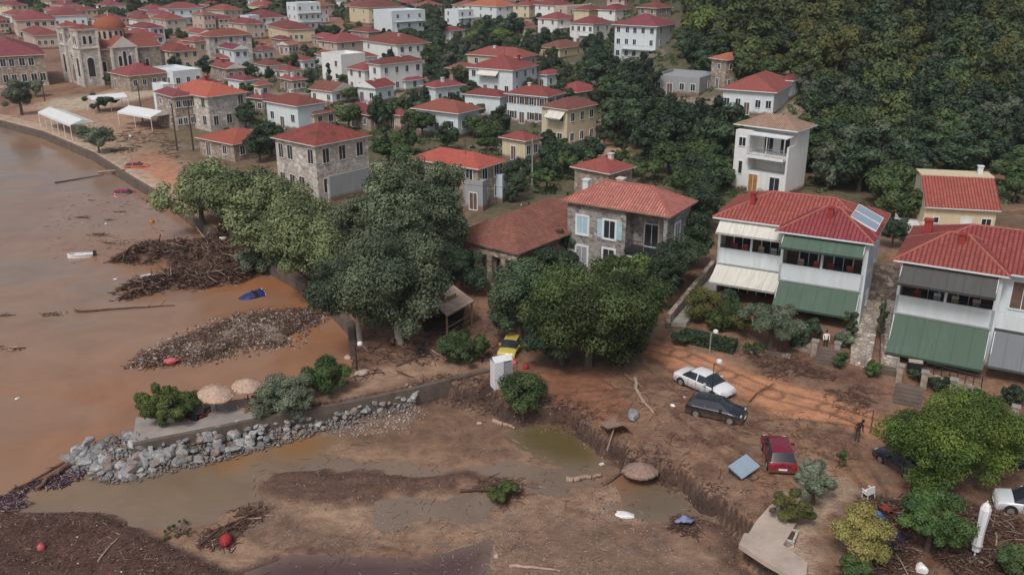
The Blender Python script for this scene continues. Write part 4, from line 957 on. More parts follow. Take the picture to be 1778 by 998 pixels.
# ---- long ruined stone warehouse behind it
def ruin():
    r=52; x,y,z,LX,LY=footprint((898,436),806,985,4.1,r,1.2,24); LX=16; LY=max(LY,8.5)
    o=empty('stone_warehouse','low ruined stone warehouse with arched openings and long weathered brown tiled roof','building',(x,y,z),R(r)); foot_add(x,y,r,LX,LY)
    s=M['stoneD']; mb=MB(); mb.box(.6,LX,.3,LY,-1,3.6,s,bot=False); mb.box(0,.59,0,LY,3.0,3.9,M['stoneB'])
    n=5
    for i in range(n+1): yy=LY*i/n; mb.box(0,.58,max(0,yy-.3),min(LY,yy+.3),-1,2.997,M['stoneB'],bot=False)
    mb.build('wall',o)
    for i in range(n): window(o,'L',LY*(i+.5)/n,.1,LY/n-.9,2.5,off=.6,pane=M['dark'],frame=M['wood'],name='door')
    rb=MB(); hip_roof(rb,.1,LX,0,LY,3.92,2.3,.35,M['brown'],M['stoneD']); rb.build('roof',o)
ruin()
# ---- white three-storey house with the pinkish roof
def tall_white():
    r=50; x,y,z,LX,LY=footprint((1372,240),1278,1404,7.8,r,None,16); LX=max(6,min(LX,9)); LY=min(LY,10)
    o=empty('house','tall narrow white house with pale clay roof, open top terrace and orange wooden door','house',(x,y,z),R(r)); foot_add(x,y,r,LX,LY)
    w=M['white2']; mb=MB(); mb.box(2.2,LX,0,LY,-2,8.6,w,bot=False); mb.box(0,2.19,LY*.72,LY,-2,8.0,w,bot=False); mb.box(0,2.19,0,LY*.72-.003,-2,2.9,w,bot=False)
    mb.box(0,2.19,0,.25,2.903,6.6,w); mb.box(-.9,2.19,.26,LY*.72-.01,5.0,5.2,w); mb.build('wall',o)
    mb=MB(); mb.box(-.95,2.18,-.05,LY*.72-.01,7.72,7.86,M['frame']); mb.build('terrace_canopy',o)
    for yy in (.3,LY*.36,LY*.7): p=MB(); p.bar((-.8,yy,5.2),(-.8,yy,7.7),.05,M['frame'],6); p.build('post',o)
    bo=MB(); bo.box(-.95,2.18,.26,LY*.72-.02,4.82,4.99,M['frame']); b=bo.build('balcony',o); railing(b,'L',.3,LY*.7,5.2,1.0,-.9,M['grey'])
    for u in (LY*.2,LY*.5): window(o,'L',u,5.3,1.2,2.1,off=2.2,name='balcony_door')
    window(o,'L',LY*.86,6.0,.9,1.1); window(o,'L',LY*.86,2.4,.5,1.6)
    window(o,'L',LY*.6,.1,1.2,2.4,pane=M['door'],name='door'); window(o,'L',LY*.2,.1,1.3,2.4)
    rb=MB(); hip_roof(rb,1.2,LX,0,LY,8.62,1.3,.7,M['pale'],M['frame']); rb.build('roof',o)
tall_white()
# ---- small cream house with the steep tiled slope
def cream():
    r=78; x,y,z,LX,LY=footprint((1738,330),1612,1760,5.6,r,None,14); LX=6.5; LY=min(LY,10)
    o=empty('house','small cream house with one steep red tiled slope behind the double houses','house',(x,y,z),R(r)); foot_add(x,y,r,LX,LY)
    mb=MB(); mb.box(0,LX,0,LY,-2,3.6,M['cream'],bot=False); 
    for yy in (0,LY-.25):
        q=[(0,yy,3.603),(LX*.6,yy,5.9),(LX,yy,5.6),(LX,yy,3.603)]; mb.face(q,M['cream']); mb.face([(a,b+.25,c) for a,b,c in q[::-1]],M['cream'])
    mb.box(LX*.6,LX,.26,LY-.26,3.603,5.7,M['cream']); mb.build('wall',o)
    rb=MB(); t=.12
    q=[(-.5,-.3,3.42),(-.5,LY+.1,3.42),(LX*.6,LY+.1,5.98),(LX*.6,-.3,5.98)]; rb.face(q[::-1],M['near']); rb.face([(a,b,c-t) for a,b,c in q],M['white'])
    for i in range(4): a=q[i];b=q[(i+1)%4]; rb.face(((a[0],a[1],a[2]-t),a,b,(b[0],b[1],b[2]-t)),M['white'])
    rb.box(LX*.6,LX+.2,-.3,LY+.1,5.95,6.1,M['cream']); rf=rb.build('roof',o)
    window(o,'L',LY*.82,1.6,.5,.6,pane=M['dark']); window(o,'L',LY*.40,1.3,1.0,1.0,pane=M['white2']); window(o,'L',LY*.12,.1,.95,2.2,pane=M['dark'],name='door'); chimney(rf,LX*.85,.9,6.1,.8,M['white'],.5)
    mb=MB(); mb.box(-1.5,3.5,LY+.01,LY+2.6,-2,1.0,M['white2'],bot=False); mb.build('terrace',o)
    railing(o,'R',-1.5,2,1.0,.9,LY+2.55,M['frame']); railing(o,'L',LY+.1,LY+2.55,1.0,.9,-1.45,M['frame'])
cream()
# ================================================================== THE CHURCH
def church():
    r=40; x,y=at(147,151,1.3); z=1.25
    b=(-math.sin(R(r)),math.cos(R(r))); LY=min(15,solve_t((x,y),b,z,76)); a=(math.cos(R(r)),math.sin(R(r))); LX=19
    o=empty('church','large pale stone church with two square bell towers, red dome and arched windows','church',(x,y,z),R(r)); foot_add(x,y,r,LX,LY)
    st=M['stoneC']; tr=M['trim']; dk=M['glass']; T=LY*.29
    mb=MB(); mb.box(1.0,LX,.8,LY-.8,-1,8.2,M['stoneB'],bot=False); mb.box(.35,.99,T,LY-T,-1,8.0,st,bot=False); mb.build('wall',o)
    # gable between the towers
    mb=MB(); q=[(.35,T,8.003),(.35,LY/2,10.4),(.35,LY-T,8.003)]; mb.face(q[::-1],st); mb.face([(1.2,p[1],p[2]) for p in q],st); g=mb.build('gable',o)
    def arch(par,face,u,z0,w,h,off,nm='window',pane=None):
        mb=MB(); n=8
        def V(a,d,zz): return (a,off-d,zz) if face=='R' else (off-d,a,zz)
        pts=[(u-w/2,z0)]+[(u-w/2*math.cos(pi*i/n),z0+h+w/2*math.sin(pi*i/n)) for i in range(n+1)]+[(u+w/2,z0)]
        ou=[(u-w/2-.18,z0-.18)]+[(u-(w/2+.18)*math.cos(pi*i/n),z0+h+(w/2+.18)*math.sin(pi*i/n)) for i in range(n+1)]+[(u+w/2+.18,z0-.18)]
        k=len(pts); 
        for i in range(k):
            j=(i+1)%k; A,B,C_,D=pts[i],pts[j],ou[j],ou[i]
            mb.face([V(A[0],.09,A[1]),V(B[0],.09,B[1]),V(C_[0],.09,C_[1]),V(D[0],.09,D[1])],tr); mb.face([V(D[0],.09,D[1]),V(C_[0],.09,C_[1]),V(C_[0],-.02,C_[1]),V(D[0],-.02,D[1])],tr)
        w_=mb.build(nm,par); pb=MB(); pb.face([V(p[0],.03,p[1]) for p in pts],pane or dk); pb.build('pane',w_); return w_
    for k,y0 in enumerate((0,LY-T)):
        t=MB(); t.box(0,T,y0,y0+T,-1,13.0,M['stoneC'],bot=False)
        for cy in (y0,y0+T):
            for cx in (0,T): t.box(cx-.22,cx+.22,cy-.22,cy+.22,-1,13.02,tr,bot=False)
        for zz in (8.6,12.6): t.box(-.28,T+.28,y0-.28,y0+T+.28,zz,zz+.28,tr)
        tw=t.build('bell_tower',o)
        rb=MB(); hip_roof(rb,0,T,y0,y0+T,13.05,1.0,.4,M['red'],tr); rb.build('roof',tw)
        for face,off,c0 in (('L',0,y0),('R',y0,0)):
            for d in (.35,.65): arch(tw,face,c0+T*d,9.6,T*.16,1.5,off)
            arch(tw,face,c0+T*.5,2.2,T*.34,3.6,off)
    for u,w,h in ((.5,.9,3.6),(.36,.55,2.6),(.64,.55,2.6)): arch(o,'L',T+(LY-2*T)*u,.6,w,h,.35,'door' if u==.5 else 'window')
    # rose window
    rw=MB(); c=(.35,LY/2,6.4); rw.lathe([(0,-.10),(.35,-.10),(.4,-.06)],c,dk,16,ax=0); rw.lathe([(.4,-.12),(1.25,-.12),(1.3,0)],c,tr,20,ax=0)
    ro=rw.build('rose_window',o)
    for i in range(8):
        p=MB(); a_=i*pi/4; p.lathe([(0,-.15),(.17,-.15),(.2,-.12)],(.35,c[1]+.82*math.cos(a_),c[2]+.82*math.sin(a_)),dk,8,ax=0); p.build('pane',ro)
    mb=MB(); hip_roof(mb,1.1,LX,.8,LY-.8,8.2,2.7,.4,M['red'],tr,gable=True); mb.build('roof',o)
    # transept with its own gables
    tx0,tx1=7.0,12.6; t=MB(); t.box(tx0,tx1,-.9,LY+.9,-1,8.6,M['stoneC'],bot=False)
    for cx in (tx0,tx1): t.box(cx-.25,cx+.25,-1.1,-.6,-1,8.7,tr,bot=False)
    q=[(tx0,-.9,8.603),(tx1,-.9,8.603),((tx0+tx1)/2,-.9,10.9)]; t.face(q,M['stoneC']); t.build('transept',o)
    rb=MB(); hip_roof(rb,tx0,tx1,-.9,LY+.9,8.62,2.4,.35,M['red'],tr,gable=True); rb.build('roof',o)
    for u,h in ((.30,2.0),(.5,3.0),(.70,2.0)): arch(o,'R',tx0+(tx1-tx0)*u,4.2,.75,h,-.9)
    for u in (3.2,5.4,15.5): arch(o,'R',u,3.0,.8,2.0,.8)
    cx,cy=(tx0+tx1)/2,LY/2; d=MB(); d.lathe([(3.4,8.5),(3.4,12.2),(3.6,12.25),(3.6,12.5)],(cx,cy,0),M['pink'],16); dr=d.build('drum',o)
    for i in range(16):
        a_=2*pi*i/16+.1; p=MB(); p.box(-.28,.28,-.05,.05,-.8,.8,dk); w_=p.build('window',dr); w_.location=(cx+3.36*math.cos(a_),cy+3.36*math.sin(a_),11.0); w_.rotation_euler=(0,0,a_+pi/2)
    d=MB(); d.lathe([(3.75,12.5)]+[(3.7*math.cos(t_),12.55+2.6*math.sin(t_)) for t_ in np.linspace(0,pi/2,8)],(cx,cy,0),M['orng'],16); dm=d.build('dome',o,smooth=30)
    p=MB(); p.bar((cx,cy,15.1),(cx,cy,16.4),.06,M['frame']); p.bar((cx,cy-.35,16),(cx,cy+.35,16),.05,M['frame']); p.build('cross',dm)
    # apse low roof
    t=MB(); t.lathe([(3.2,-1),(3.2,6.0)],(LX,cy,0),M['stoneC'],14); t.lathe([(3.5,6.0),(0.0,8.0)],(LX,cy,0),M['red'],14); t.build('apse',o)
church()
# ================================================================== HOUSES OF THE TOWN   (eave corner pixel, left px, right px, eave height, turn)
H=house
H('pale stone school building with rows of windows left of the church',(-40,100),-60,76,7.2,30,'stoneB','crim',nL=1,nR=7,win=(1.1,1.7),base='stoneC')
H('low pink building with a crimson roof just behind the left bell tower',(60,62),20,106,4.5,35,'pink','crim',fl=1,nR=4)
H('long pink house with round-looking dark windows behind the school',(28,36),-15,96,6.5,30,'pink','crim',fl=2,nR=5,win=(1.3,1.4))
H('low stone parish house with a crimson roof right of the church',(224,132),190,292,3.6,46,'stoneB','crim',fl=1,nL=2,nR=4,chim=1)
H('pale blue house with a crimson roof behind the church dome',(232,66),205,284,5.2,40,'blue','crim',nL=2,nR=4,chim=1)
H('cream two-storey house with a wide red roof right of the church',(300,90),267,344,5.2,42,'cream','red',nL=2,nR=3,win=(1.0,1.3))
H('tall grey stone house with cream corner and crimson roof',(362,64),346,436,8.2,38,'stoneC','red',fl=3,nL=1,nR=3,chim=1)
H('pinkish gabled house squeezed before the tall grey stone house',(338,72),318,362,7.0,50,'pink','crim',nL=2,nR=1)
H('square pale stone house with a bright orange roof near the promenade',(360,168),290,426,6.2,50,'stoneC','orng',nL=4,nR=3,win=(1.0,1.6),frame=M['trim'],door='L')
H('tall white windowless annexe left of the orange-roofed stone house',(283,150),264,300,7.0,48,'white','red','flat',nL=0,nR=0,parapet=.3)
H('low white flat-roofed block behind the orange-roofed stone house',(300,128),255,350,3.6,48,'white','red','flat',fl=1,nL=3,nR=3)
H('small white house with a red roof behind the marquee street',(425,140),395,446,3.6,50,'white','crim',fl=1,nL=2,nR=2)
H('long low shed with a bright orange tiled roof near the light green trees',(405,250),345,482,2.8,52,'stoneB','orng',fl=1,nL=2,nR=3,rise=1.4)
H('white house with a red roof and chimney left of centre, above the mossy-roofed house',(516,184),462,562,4.6,50,'white','red',fl=1,nL=3,nR=2,chim=1,win=(1.0,1.3))
H('annexe with a low brown-red roof beside the white house left of centre',(545,198),522,582,2.8,50,'cream','brown',fl=1,nL=1,nR=2)
H('large grey rubble-stone house with a mossy dark red roof',(547,252),477,638,7.6,50,'stoneC','moss',nL=4,nR=3,win=(1.0,1.8),frame=M['trim'],chim=0,door='R')
H('white shop annexe with sloping roof at the foot of the mossy-roofed stone house',(572,312),555,640,3.0,50,'grey','pale','flat',fl=1,nL=1,nR=0,parapet=.4)
H('white house with a red roof and shed dormer, taller half of a pair',(660,112),640,733,6.6,45,'white2','crim',nL=1,nR=4,chim=1)
H('white house with a red roof, lower left half of a pair',(632,122),603,668,5.0,45,'white2','crim',nL=2,nR=2)
H('small red porch roof in front of the paired white houses',(704,140),693,735,2.6,45,'white','crim',fl=1,nL=0,nR=1)
H('white flat-roofed house with a bare white terrace',(592,102),558,634,6.0,48,'white2','red','flat',nL=2,nR=0,parapet=.9)
H('long white house with a red roof, right wing with a grey tank',(690,78),630,746,6.2,40,'white2','red',nL=3,nR=4,chim=1)
H('house with a bright red hip roof left of the long white house',(585,74),553,640,5.2,45,'pink','crim',nL=2,nR=3)
H('three-storey white apartment block with a blank side wall and red balconies',(680,22),648,738,9.5,40,'white','red','flat',fl=3,nL=0,nR=3,balc=(('R',1,.1,.95),('R',2,.1,.95)))
H('low dark house under the blank-walled apartment block',(640,56),608,660,4.0,45,'stoneB','brown',fl=1,nL=1,nR=2)
H('long cream house with a red roof and dark porch',(500,52),452,546,4.8,30,'cream','crim',fl=1,nL=3,nR=5)
H('white apartment block with two long balconies far left of centre',(515,8),497,556,10,40,'white','grey','flat',fl=3,nL=2,nR=4,balc=(('R',1,.0,1),('R',2,.0,1)))
H('house with a brownish red roof beside the white apartment block',(450,32),418,498,5.0,40,'white','crim',nL=2,nR=3)
H('cream building with a brown roof at the top, left of the apartment block',(640,14),606,702,7,40,'cream','brown',nL=2,nR=5)
H('small white house with a red roof in the centre gardens',(756,152),734,803,4.0,42,'white','red',fl=1,nL=1,nR=3,chim=1)
H('dark red hip-roofed house with a white wall among the centre trees',(795,196),722,832,4.4,55,'white','red',fl=1,nL=3,nR=2,ov=.7)
H('little red roof left of the dark red hip-roofed house',(695,200),668,712,2.8,50,'pink','red',fl=1,nL=1,nR=1)
H('large white house with a sagging pale awning and crimson roof',(890,122),814,932,5.8,60,'white','red',nL=4,nR=3,chim=1,awn=(('L',1,.3,.75,'awnW'),))
H('smaller back roof of the large white house with the awning',(905,100),812,932,6.2,60,'beige','red',nL=3,nR=2,chim=1)
H('white cottage with a faded red hip roof below the large white house',(868,168),807,887,4.4,60,'white','red',fl=1,nL=3,nR=1)
H('long white house with dark shutters and a red roof, centre',(950,168),880,978,5.4,58,'white','red',nL=4,nR=2,shut='shutter',chim=1)
H('cream house with a rusty red hip roof and white awning at the centre grove',(985,190),941,1036,6.4,48,'cream','brown',nL=2,nR=3,awn=(('L',1,.05,.7,'awnW'),),chim=0)
H('bright red lean roof with a white skylight, centre right',(1002,160),962,1042,4.0,45,'stoneB','red',fl=1,nL=2,nR=2)
H('small crimson-roofed house right of the large white house',(950,130),931,976,3.4,50,'white','crim',fl=1,nL=1,nR=2)
H('white house with red roof and dark balcony, left of a pair far up',(968,34),934,1000,5.6,45,'white2','crim',nL=2,nR=2,balc=(('R',1,.1,.9),))
H('white house with red roof and upper dark balconies, right of a pair far up',(1030,42),990,1062,6.6,52,'white2','crim',nL=4,nR=2,balc=(('L',1,.1,.6),))
H('unfinished pink concrete house behind the far white pair',(985,14),963,1040,6,40,'pink','grey','flat',nL=1,nR=4)
H('low yellow house with a terracotta roof below the far white pair',(972,84),936,1014,3.2,50,'cream','brown',fl=1,nL=2,nR=2)
H('small yellow cottage far up left of the white pair',(912,48),886,934,3.4,50,'cream','brown',fl=1,nL=2,nR=1)
# four-storey white house on the slope
_o,_lx,_ly=H('tall white four-storey house with grey balconies and red roofs on the slope',(1140,46),1068,1172,11.5,56,'white','crim',fl=4,nL=5,nR=2,zg=2.0,balc=(('L',1,.0,.8),('L',2,.0,.8),('R',1,.0,1),),ov=.7)
PROT.append((1066,40,1176,104,_o.location.y+5))
H('old grey stone barn with a bright orange roof at the wood edge',(1262,104),1236,1320,6.0,32,'stoneB','orng','hip',fl=2,nL=1,nR=4,win=(.7,1.0),rise=1.1)
H('white house with a dark red roof and a glazed porch at the wood edge',(1345,160),1256,1380,4.4,62,'white','red',fl=1,nL=5,nR=2,ov=.6)
H('small bright red annexe roof beside the dark-red-roofed house at the wood edge',(1376,140),1350,1392,3.6,55,'white','crim',fl=1,nL=1,nR=1)
H('mossy flat-roofed ruin of grey concrete half hidden in the grove',(1215,140),1134,1246,3.2,60,'grey','grey','flat',fl=1,nL=4,nR=1,parapet=.5)
H('small yellow cottage with an orange-red roof in the centre yard',(912,244),872,936,3.4,50,'cream','red',fl=1,nL=1,nR=2)
H('stone building with a bright red roof behind the dark gum trees',(830,292),716,872,5.2,56,'stoneB','orng',nL=4,nR=2,win=(1.0,1.4))
H('narrow grey rendered house right of the gum trees',(838,318),806,846,3.6,64,'grey','grey','flat',fl=1,nL=1,nR=0,parapet=.2)
H('stone shed with blue-white gable wall behind the ruined warehouse',(872,305),846,882,3.6,64,'blue','crim','flat',fl=1,nL=0,nR=0,parapet=.1)
H('house with a bright red hip roof behind the rubble-stone house',(1058,300),998,1098,5.2,48,'stoneB','red',fl=1,nL=1,nR=2,chim=1)
H('low shed with a red metal roof right of the rubble-stone house',(1200,372),1186,1222,3.0,55,'stoneD','red',fl=1,nL=0,nR=0)
H('distant stone house with a crimson roof at the top right of the town',(1140,14),1108,1166,5,45,'stoneB','crim',nL=2,nR=2)
H('far white house with a bright orange-red roof at the top centre',(862,12),808,900,5.5,45,'white','orng',nL=3,nR=3)
H('far white terraced house with two balconies at the top centre',(796,20),772,822,7.5,45,'white','grey','flat',fl=3,nL=2,nR=2,balc=(('R',1,0,1),('R',2,0,1)))
H('small far house with a red roof left of the dark trees',(782,54),762,806,3.6,45,'white','crim',fl=1,nL=1,nR=2)
H('far white house with green shutters and crimson roof at the top left',(292,16),276,352,7,40,'white','crim',nL=2,nR=4,balc=(('R',1,.1,.9),))
H('white wall house half hidden by trees at the upper left',(90,28),30,150,5,30,'white','crim',fl=1,nL=2,nR=4)
H('white and grey house below the crimson roofs, upper left',(432,30),417,450,6,50,'blue','crim','flat',nL=2,nR=1)
H('small house with a pinkish red roof left of the blue house',(184,50),160,212,4,45,'pink','crim',fl=1,nL=1,nR=2)
H('low cottage with a red roof among the trees right of the white house',(448,148),440,470,3.2,50,'cream','red',fl=1,nL=1,nR=1)
H('red-roofed cottage just left of the white cottage, centre',(800,120),776,832,3.4,50,'stoneB','brown',fl=1,nL=1,nR=2)
ANCH=[('church',(150,100)),('stone school building',(30,115)),('orange-roofed stone house by the promenade',(358,175)),('mossy-roofed stone house',(550,240)),('tall grey stone house',(390,90)),('cream house by the church',(305,95)),('paired white houses',(668,125)),('long white house',(690,85)),('blank-walled apartment block',(690,40)),('large white house with the pale awning',(870,120)),('cream house with the rusty roof',(990,200)),('far white pair of houses',(1000,45)),('tall four-storey white house',(1120,60)),('white house with a chimney left of centre',(510,180)),('white balcony block at the top',(525,15)),('long cream porch house',(500,55)),('dark red hip-roofed house',(775,190)),('yellow yard cottage',(903,250)),('pale blue house',(245,70)),('white flat-roofed house',(590,105)),('small white centre house',(765,150)),('far bright-orange-roofed house',(855,10)),('far house with green shutters',(315,12)),('long pink house',(35,35)),('distant crimson-roofed stone house',(1137,12)),('cream building with a brown roof',(650,15)),('garden cottage roofs of the centre',(830,165)),('far white terraced house',(797,22)),('low yellow house',(975,85))]
USED=set()
def wherelabel(desc,px,py):
    c=sorted(ANCH,key=lambda q:math.hypot(q[1][0]-px,(q[1][1]-py)*1.6))
    for nr,(nm,(ax,ay)) in enumerate(c[:9]):
        dx,dy=px-ax,(py-ay)*1.6
        d=('right of' if dx>0 else 'left of') if abs(dx)>abs(dy) else ('in front of' if dy>0 else 'behind')
        di=math.hypot(dx,dy)
        for w_ in (['just '] if di<38 else ['','some way '] if di<90 else ['far ']):
            l=desc+' '+w_+d+' the '+nm
            if l not in USED and len(l.replace('-',' ').split())<=16: USED.add(l); return l
    return desc+' among the crowded town roofs'
# smaller houses that fill the town between the ones above
rs=random.Random(15); INF=[('white','red'),('white2','brown'),('cream','red'),('stoneB','crim'),('beige','brown'),('white','crim'),('stoneC','old')]
INN={'white':'white','white2':'bright white','cream':'cream','stoneB':'rubble-stone','beige':'beige','stoneC':'pale stone','red':'red','brown':'brownish red','crim':'crimson','old':'faded pink'}
nin=0; SPOTS=[(rs.uniform(300,700),rs.uniform(52,200)) for _ in range(200)]+[(rs.uniform(700,1040),rs.uniform(40,110)) for _ in range(60)]+[(rs.uniform(170,460),rs.uniform(50,130)) for _ in range(120)]
for px,py in SPOTS:
    if nin>=30: break
    q=at(px,py,4); sz=rs.uniform(4.2,8)
    if any(math.hypot(q[0]-f[0]-1,q[1]-f[1]-3)<f[2]+sz*.75 for f in FOOT): continue
    k=rs.choice(INF); s_=pr(q[0],q[1],4)[2]; fl=rs.choice((1,1,2)); he=fl*2.8+rs.uniform(0,.6)
    cx_,cy_=px,py
    if any(min(px+sz*.7*s_,p_[2])-max(px-sz*.7*s_,p_[0])>8 and min(py+he*s_,p_[3])-max(py-he*.4*s_,p_[1])>6 and q[1]<p_[4] for p_ in PROT): continue
    H(wherelabel('%s%s house with %s roof'%(['low ',''][fl-1],INN[k[0]],INN[k[1]]),px,py),(px,py),px-sz*.62*s_,px+sz*.62*s_,he,rs.uniform(35,62),k[0],k[1],rs.choice(('hip','hip','gable')),fl=fl,nL=rs.choice((1,2,3)),nR=rs.choice((2,3)),chim=rs.randint(0,1),group='small %s %s-roofed %d-storey houses between the larger ones'%(INN[k[0]],INN[k[1]],fl),mx=11,win=(.9,1.1)); nin+=1
print('infill',nin)
# rows of far houses up to the top edge
rs=random.Random(5); nfar=0
FARK=[('white','crim'),('white','red'),('cream','crim'),('pink','brown'),('white2','crim'),('beige','red')]
FL={('white','crim'):'small far white house with a crimson roof in the crowded rows of the distant town',('white','red'):'small far white house with a red roof in the crowded rows of the distant town',('cream','crim'):'small far cream house with a crimson roof in the crowded rows of the distant town',('pink','brown'):'small far pinkish house with a brown roof in the crowded rows of the distant town',('white2','crim'):'small far bright white house with a crimson roof in the crowded rows of the distant town',('beige','red'):'small far beige house with a red roof in the crowded rows of the distant town'}
for row in range(9):
    py=2+row*8.0
    px=-30+rs.uniform(0,40)
    while px<1140:
        step=rs.uniform(48,88); q=at(px,py,6)
        lim=66 if px<330 else 44 if px<480 else 26
        if py<lim and all(math.hypot(q[0]-f[0]-3,q[1]-f[1]-5)>f[2]+8 for f in FOOT) and rs.random()<(.95 if px<760 else .55):
            k=rs.choice(FARK); w_=step*rs.uniform(.75,1.0)
            H(wherelabel('far %s house with %s roof'%(INN[k[0]] if k[0] in INN else 'pinkish',INN[k[1]]),px,py),(px,py),px-w_*.45,px+w_*.45,rs.choice((4,5.5,6)),rs.uniform(38,55),k[0],k[1],fl=2 if rs.random()<.7 else 1,nL=2,nR=3,chim=rs.randint(0,1),group='far houses at the top of the town: '+k[0].replace('white2','bright white')+' walls, '+k[1].replace('crim','crimson')+' roof',mx=13); nfar+=1
        px+=step*.62
print('far houses',nfar,'foot',len(FOOT))
# ================================================================== TREES AND SHRUBS BY HAND
T=own_tree
# light green row along the seawall
g='light green trees along the seawall'
T('willow_tree','first light green feathery tree of the seawall row, farthest from the camera',352,398,128,150,'willow',9000,.34,46,'dome',lift=.4,group=g)
T('willow_tree','light green feathery tree, second in the seawall row from the far end',408,424,135,140,'willow',9000,.34,46,'dome',lift=.3,group=g)
T('willow_tree','low light green feathery tree, third in the seawall row from the far end',466,436,140,160,'willow',9000,.34,46,'dome',lift=.5,group=g)
T('willow_tree','broad light green tree over the driftwood pile, fourth in the seawall row',478,478,120,130,'willow',8000,.34,40,'dome',lift=.3,group=g)
T('willow_tree','tall yellowish green feathery tree, fifth in the seawall row',545,492,150,185,'willow',13000,.30,56,'dome',lift=.6,group=g)
T('willow_tree','nearest seawall-row tree, yellowish green feathery tree hanging over the orange water',545,545,150,205,'willow',14000,.28,56,'dome',lift=.5,group=g)
T('shrub','grey green dry bush at the foot of the seawall row beside the driftwood',452,482,70,62,'olive',2600,.25,20,'bush',lift=.1,cat='shrub')
# the tall dark gum trees
g='tall dark gum trees in the middle'
T('gum_tree','tallest dark gum tree with pale trunk showing, centre left',690,560,128,298,'gum',22000,.24,90,'tall','barkp',lift=2.2,group=g,r0=.28)
T('gum_tree','dark gum tree with upright right crown beside the grey rendered house',768,500,110,232,'gum',16000,.24,60,'tall','barkp',lift=2.0,group=g,r0=.24)
T('gum_tree','broad dark gum tree hanging over the shore path',694,596,170,205,'gum',26000,.23,80,'round','barkp',lift=.6,group=g,r0=.34)
T('gum_tree','drooping dark gum tree over the orange pool',625,592,150,200,'gum',20000,.22,56,'dome','barkp',lift=.6,group=g,r0=.22)
T('gum_tree','dark gum tree between the tall ones and the light green row',640,520,110,190,'gum',14000,.24,50,'tall','barkp',lift=1.2,group=g,r0=.2)
T('gum_tree','slim dark gum tree rising in front of the bright red roof behind',715,470,110,200,'gum',12000,.25,50,'tall','barkp',lift=1.5,group=g,r0=.2)
T('bushy_tree','rounded dark green bushy tree in front of the ruined warehouse',803,512,72,84,'dark',9000,.20,40,'round',lift=.4)
T('shrub','round glossy green bush on the mud left of the yellow car',803,630,84,62,'mid',7000,.15,30,'bush',lift=.1,cat='shrub')
# big dark trees in the centre
g='big dense trees in front of the rubble-stone house'
T('broadleaf_tree','dark left tree of the big dense group above the yellow car',902,600,130,150,'dark',20000,.24,70,'round',lift=.3,group=g)
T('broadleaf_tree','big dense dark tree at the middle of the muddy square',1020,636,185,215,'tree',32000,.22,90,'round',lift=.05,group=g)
T('broadleaf_tree','dense tree with lit olive tips, right of the big dense group',1088,606,130,180,'tree',22000,.22,64,'round',lift=.1,group=g)
T('broadleaf_tree','low dark tree filling the foot of the dense group toward the mud',975,632,120,120,'dark',14000,.22,46,'round',lift=.05,group=g)
T('broadleaf_tree','dark tree between the dense group and the rubble-stone house',968,500,100,84,'dark',9000,.25,40,'round',lift=.3,group=g)
T('broadleaf_tree','olive green tree right under the corner balcony of the rubble-stone house',1095,505,110,66,'tree',12000,.25,46,'round',lift=.6,group=g)
T('bushy_tree','dark green tree covering the left corner of the rubble-stone house',968,462,76,88,'dark',6000,.22,30,'round',lift=.6)
g='dark climbing trees along the alley wall'
for i,(px,py,w,h) in enumerate(((1205,420,80,105),(1190,462,85,100),(1168,505,90,105),(1140,545,70,110),(1225,385,60,75))):
    T('hedge_tree',['dark ivy-like tree behind the roof corner of the rubble-stone house','dark green tree right of the rubble-stone house wall','dark green tree leaning over the grey alley wall','dark green tree at the lower end of the alley wall','dark small tree left of the double house roof'][i],px,py,w,h,'dark',8000,.22,40,'round',lift=.2,group=g)
# gardens of the double house
T('shrub','reddish green flowering bush in the garden under the white awning',1222,556,62,62,'autumn',4000,.14,24,'bush',lift=.1,cat='shrub')
T('shrub','small green bush behind the long clipped hedge',1262,570,52,52,'mid',3500,.14,22,'bush',lift=.1,cat='shrub')
T('olive_tree','grey green olive tree in front of the double house',1336,606,112,92,'olive',11000,.16,44,'dome',lift=.7,group=None)
T('shrub','dark creeper bush at the right end of the big green awning',1472,596,24,66,'dark',3500,.14,18,'tall',lift=.1,cat='shrub')
T('shrub','dark leafy bush on the wall between the two cobbled paths',1528,590,22,75,'dark',2500,.12,14,'tall',lift=.1,cat='shrub')
T('clipped_bush','small clipped bright green bush left of the cobbled path',1459,640,24,32,'bright',2600,.09,14,'bush',lift=.05,cat='shrub')
T('clipped_bush','small bright green bush right of the cobbled path',1515,654,28,32,'bright',2600,.09,14,'bush',lift=.05,cat='shrub')
T('shrub','dark bush under the gap between the two big houses',1548,430,50,60,'dark',3000,.2,20,'bush',lift=.3,cat='shrub')
for i,(px,py,w,h,mt,lb) in enumerate(((1246,575,44,40,'tree','low dark bush behind the long hedge, left end'),(1292,584,50,44,'autumn','brownish bush behind the long hedge, right end'),(1388,606,40,34,'dark','dark bush at the right foot of the olive tree'),(1262,540,46,44,'dark','dark shrub in the shade of the white awning'),(1405,590,34,40,'dark','dark shrub left of the garden steps'),(1462,604,30,36,'olive','grey green shrub between the steps pillar and the cobbled path'),(1592,662,36,26,'dark','dark creeping plant on the gate of the right house'),(1634,680,46,28,'dark','dark low plants inside the right house wall'),(1690,700,50,30,'tree','low green plants at the right house wall above the big glossy tree'),(1310,614,50,22,'tree','low weeds along the wall under the olive tree'),(1755,700,40,34,'dark','dark shrub at the right edge above the pale steps'),(1182,600,34,26,'dark','dark weeds left of the long hedge'))):
    T('shrub',lb,px,py,w,h,mt,2600,.14,18,'bush',lift=.05,cat='shrub')
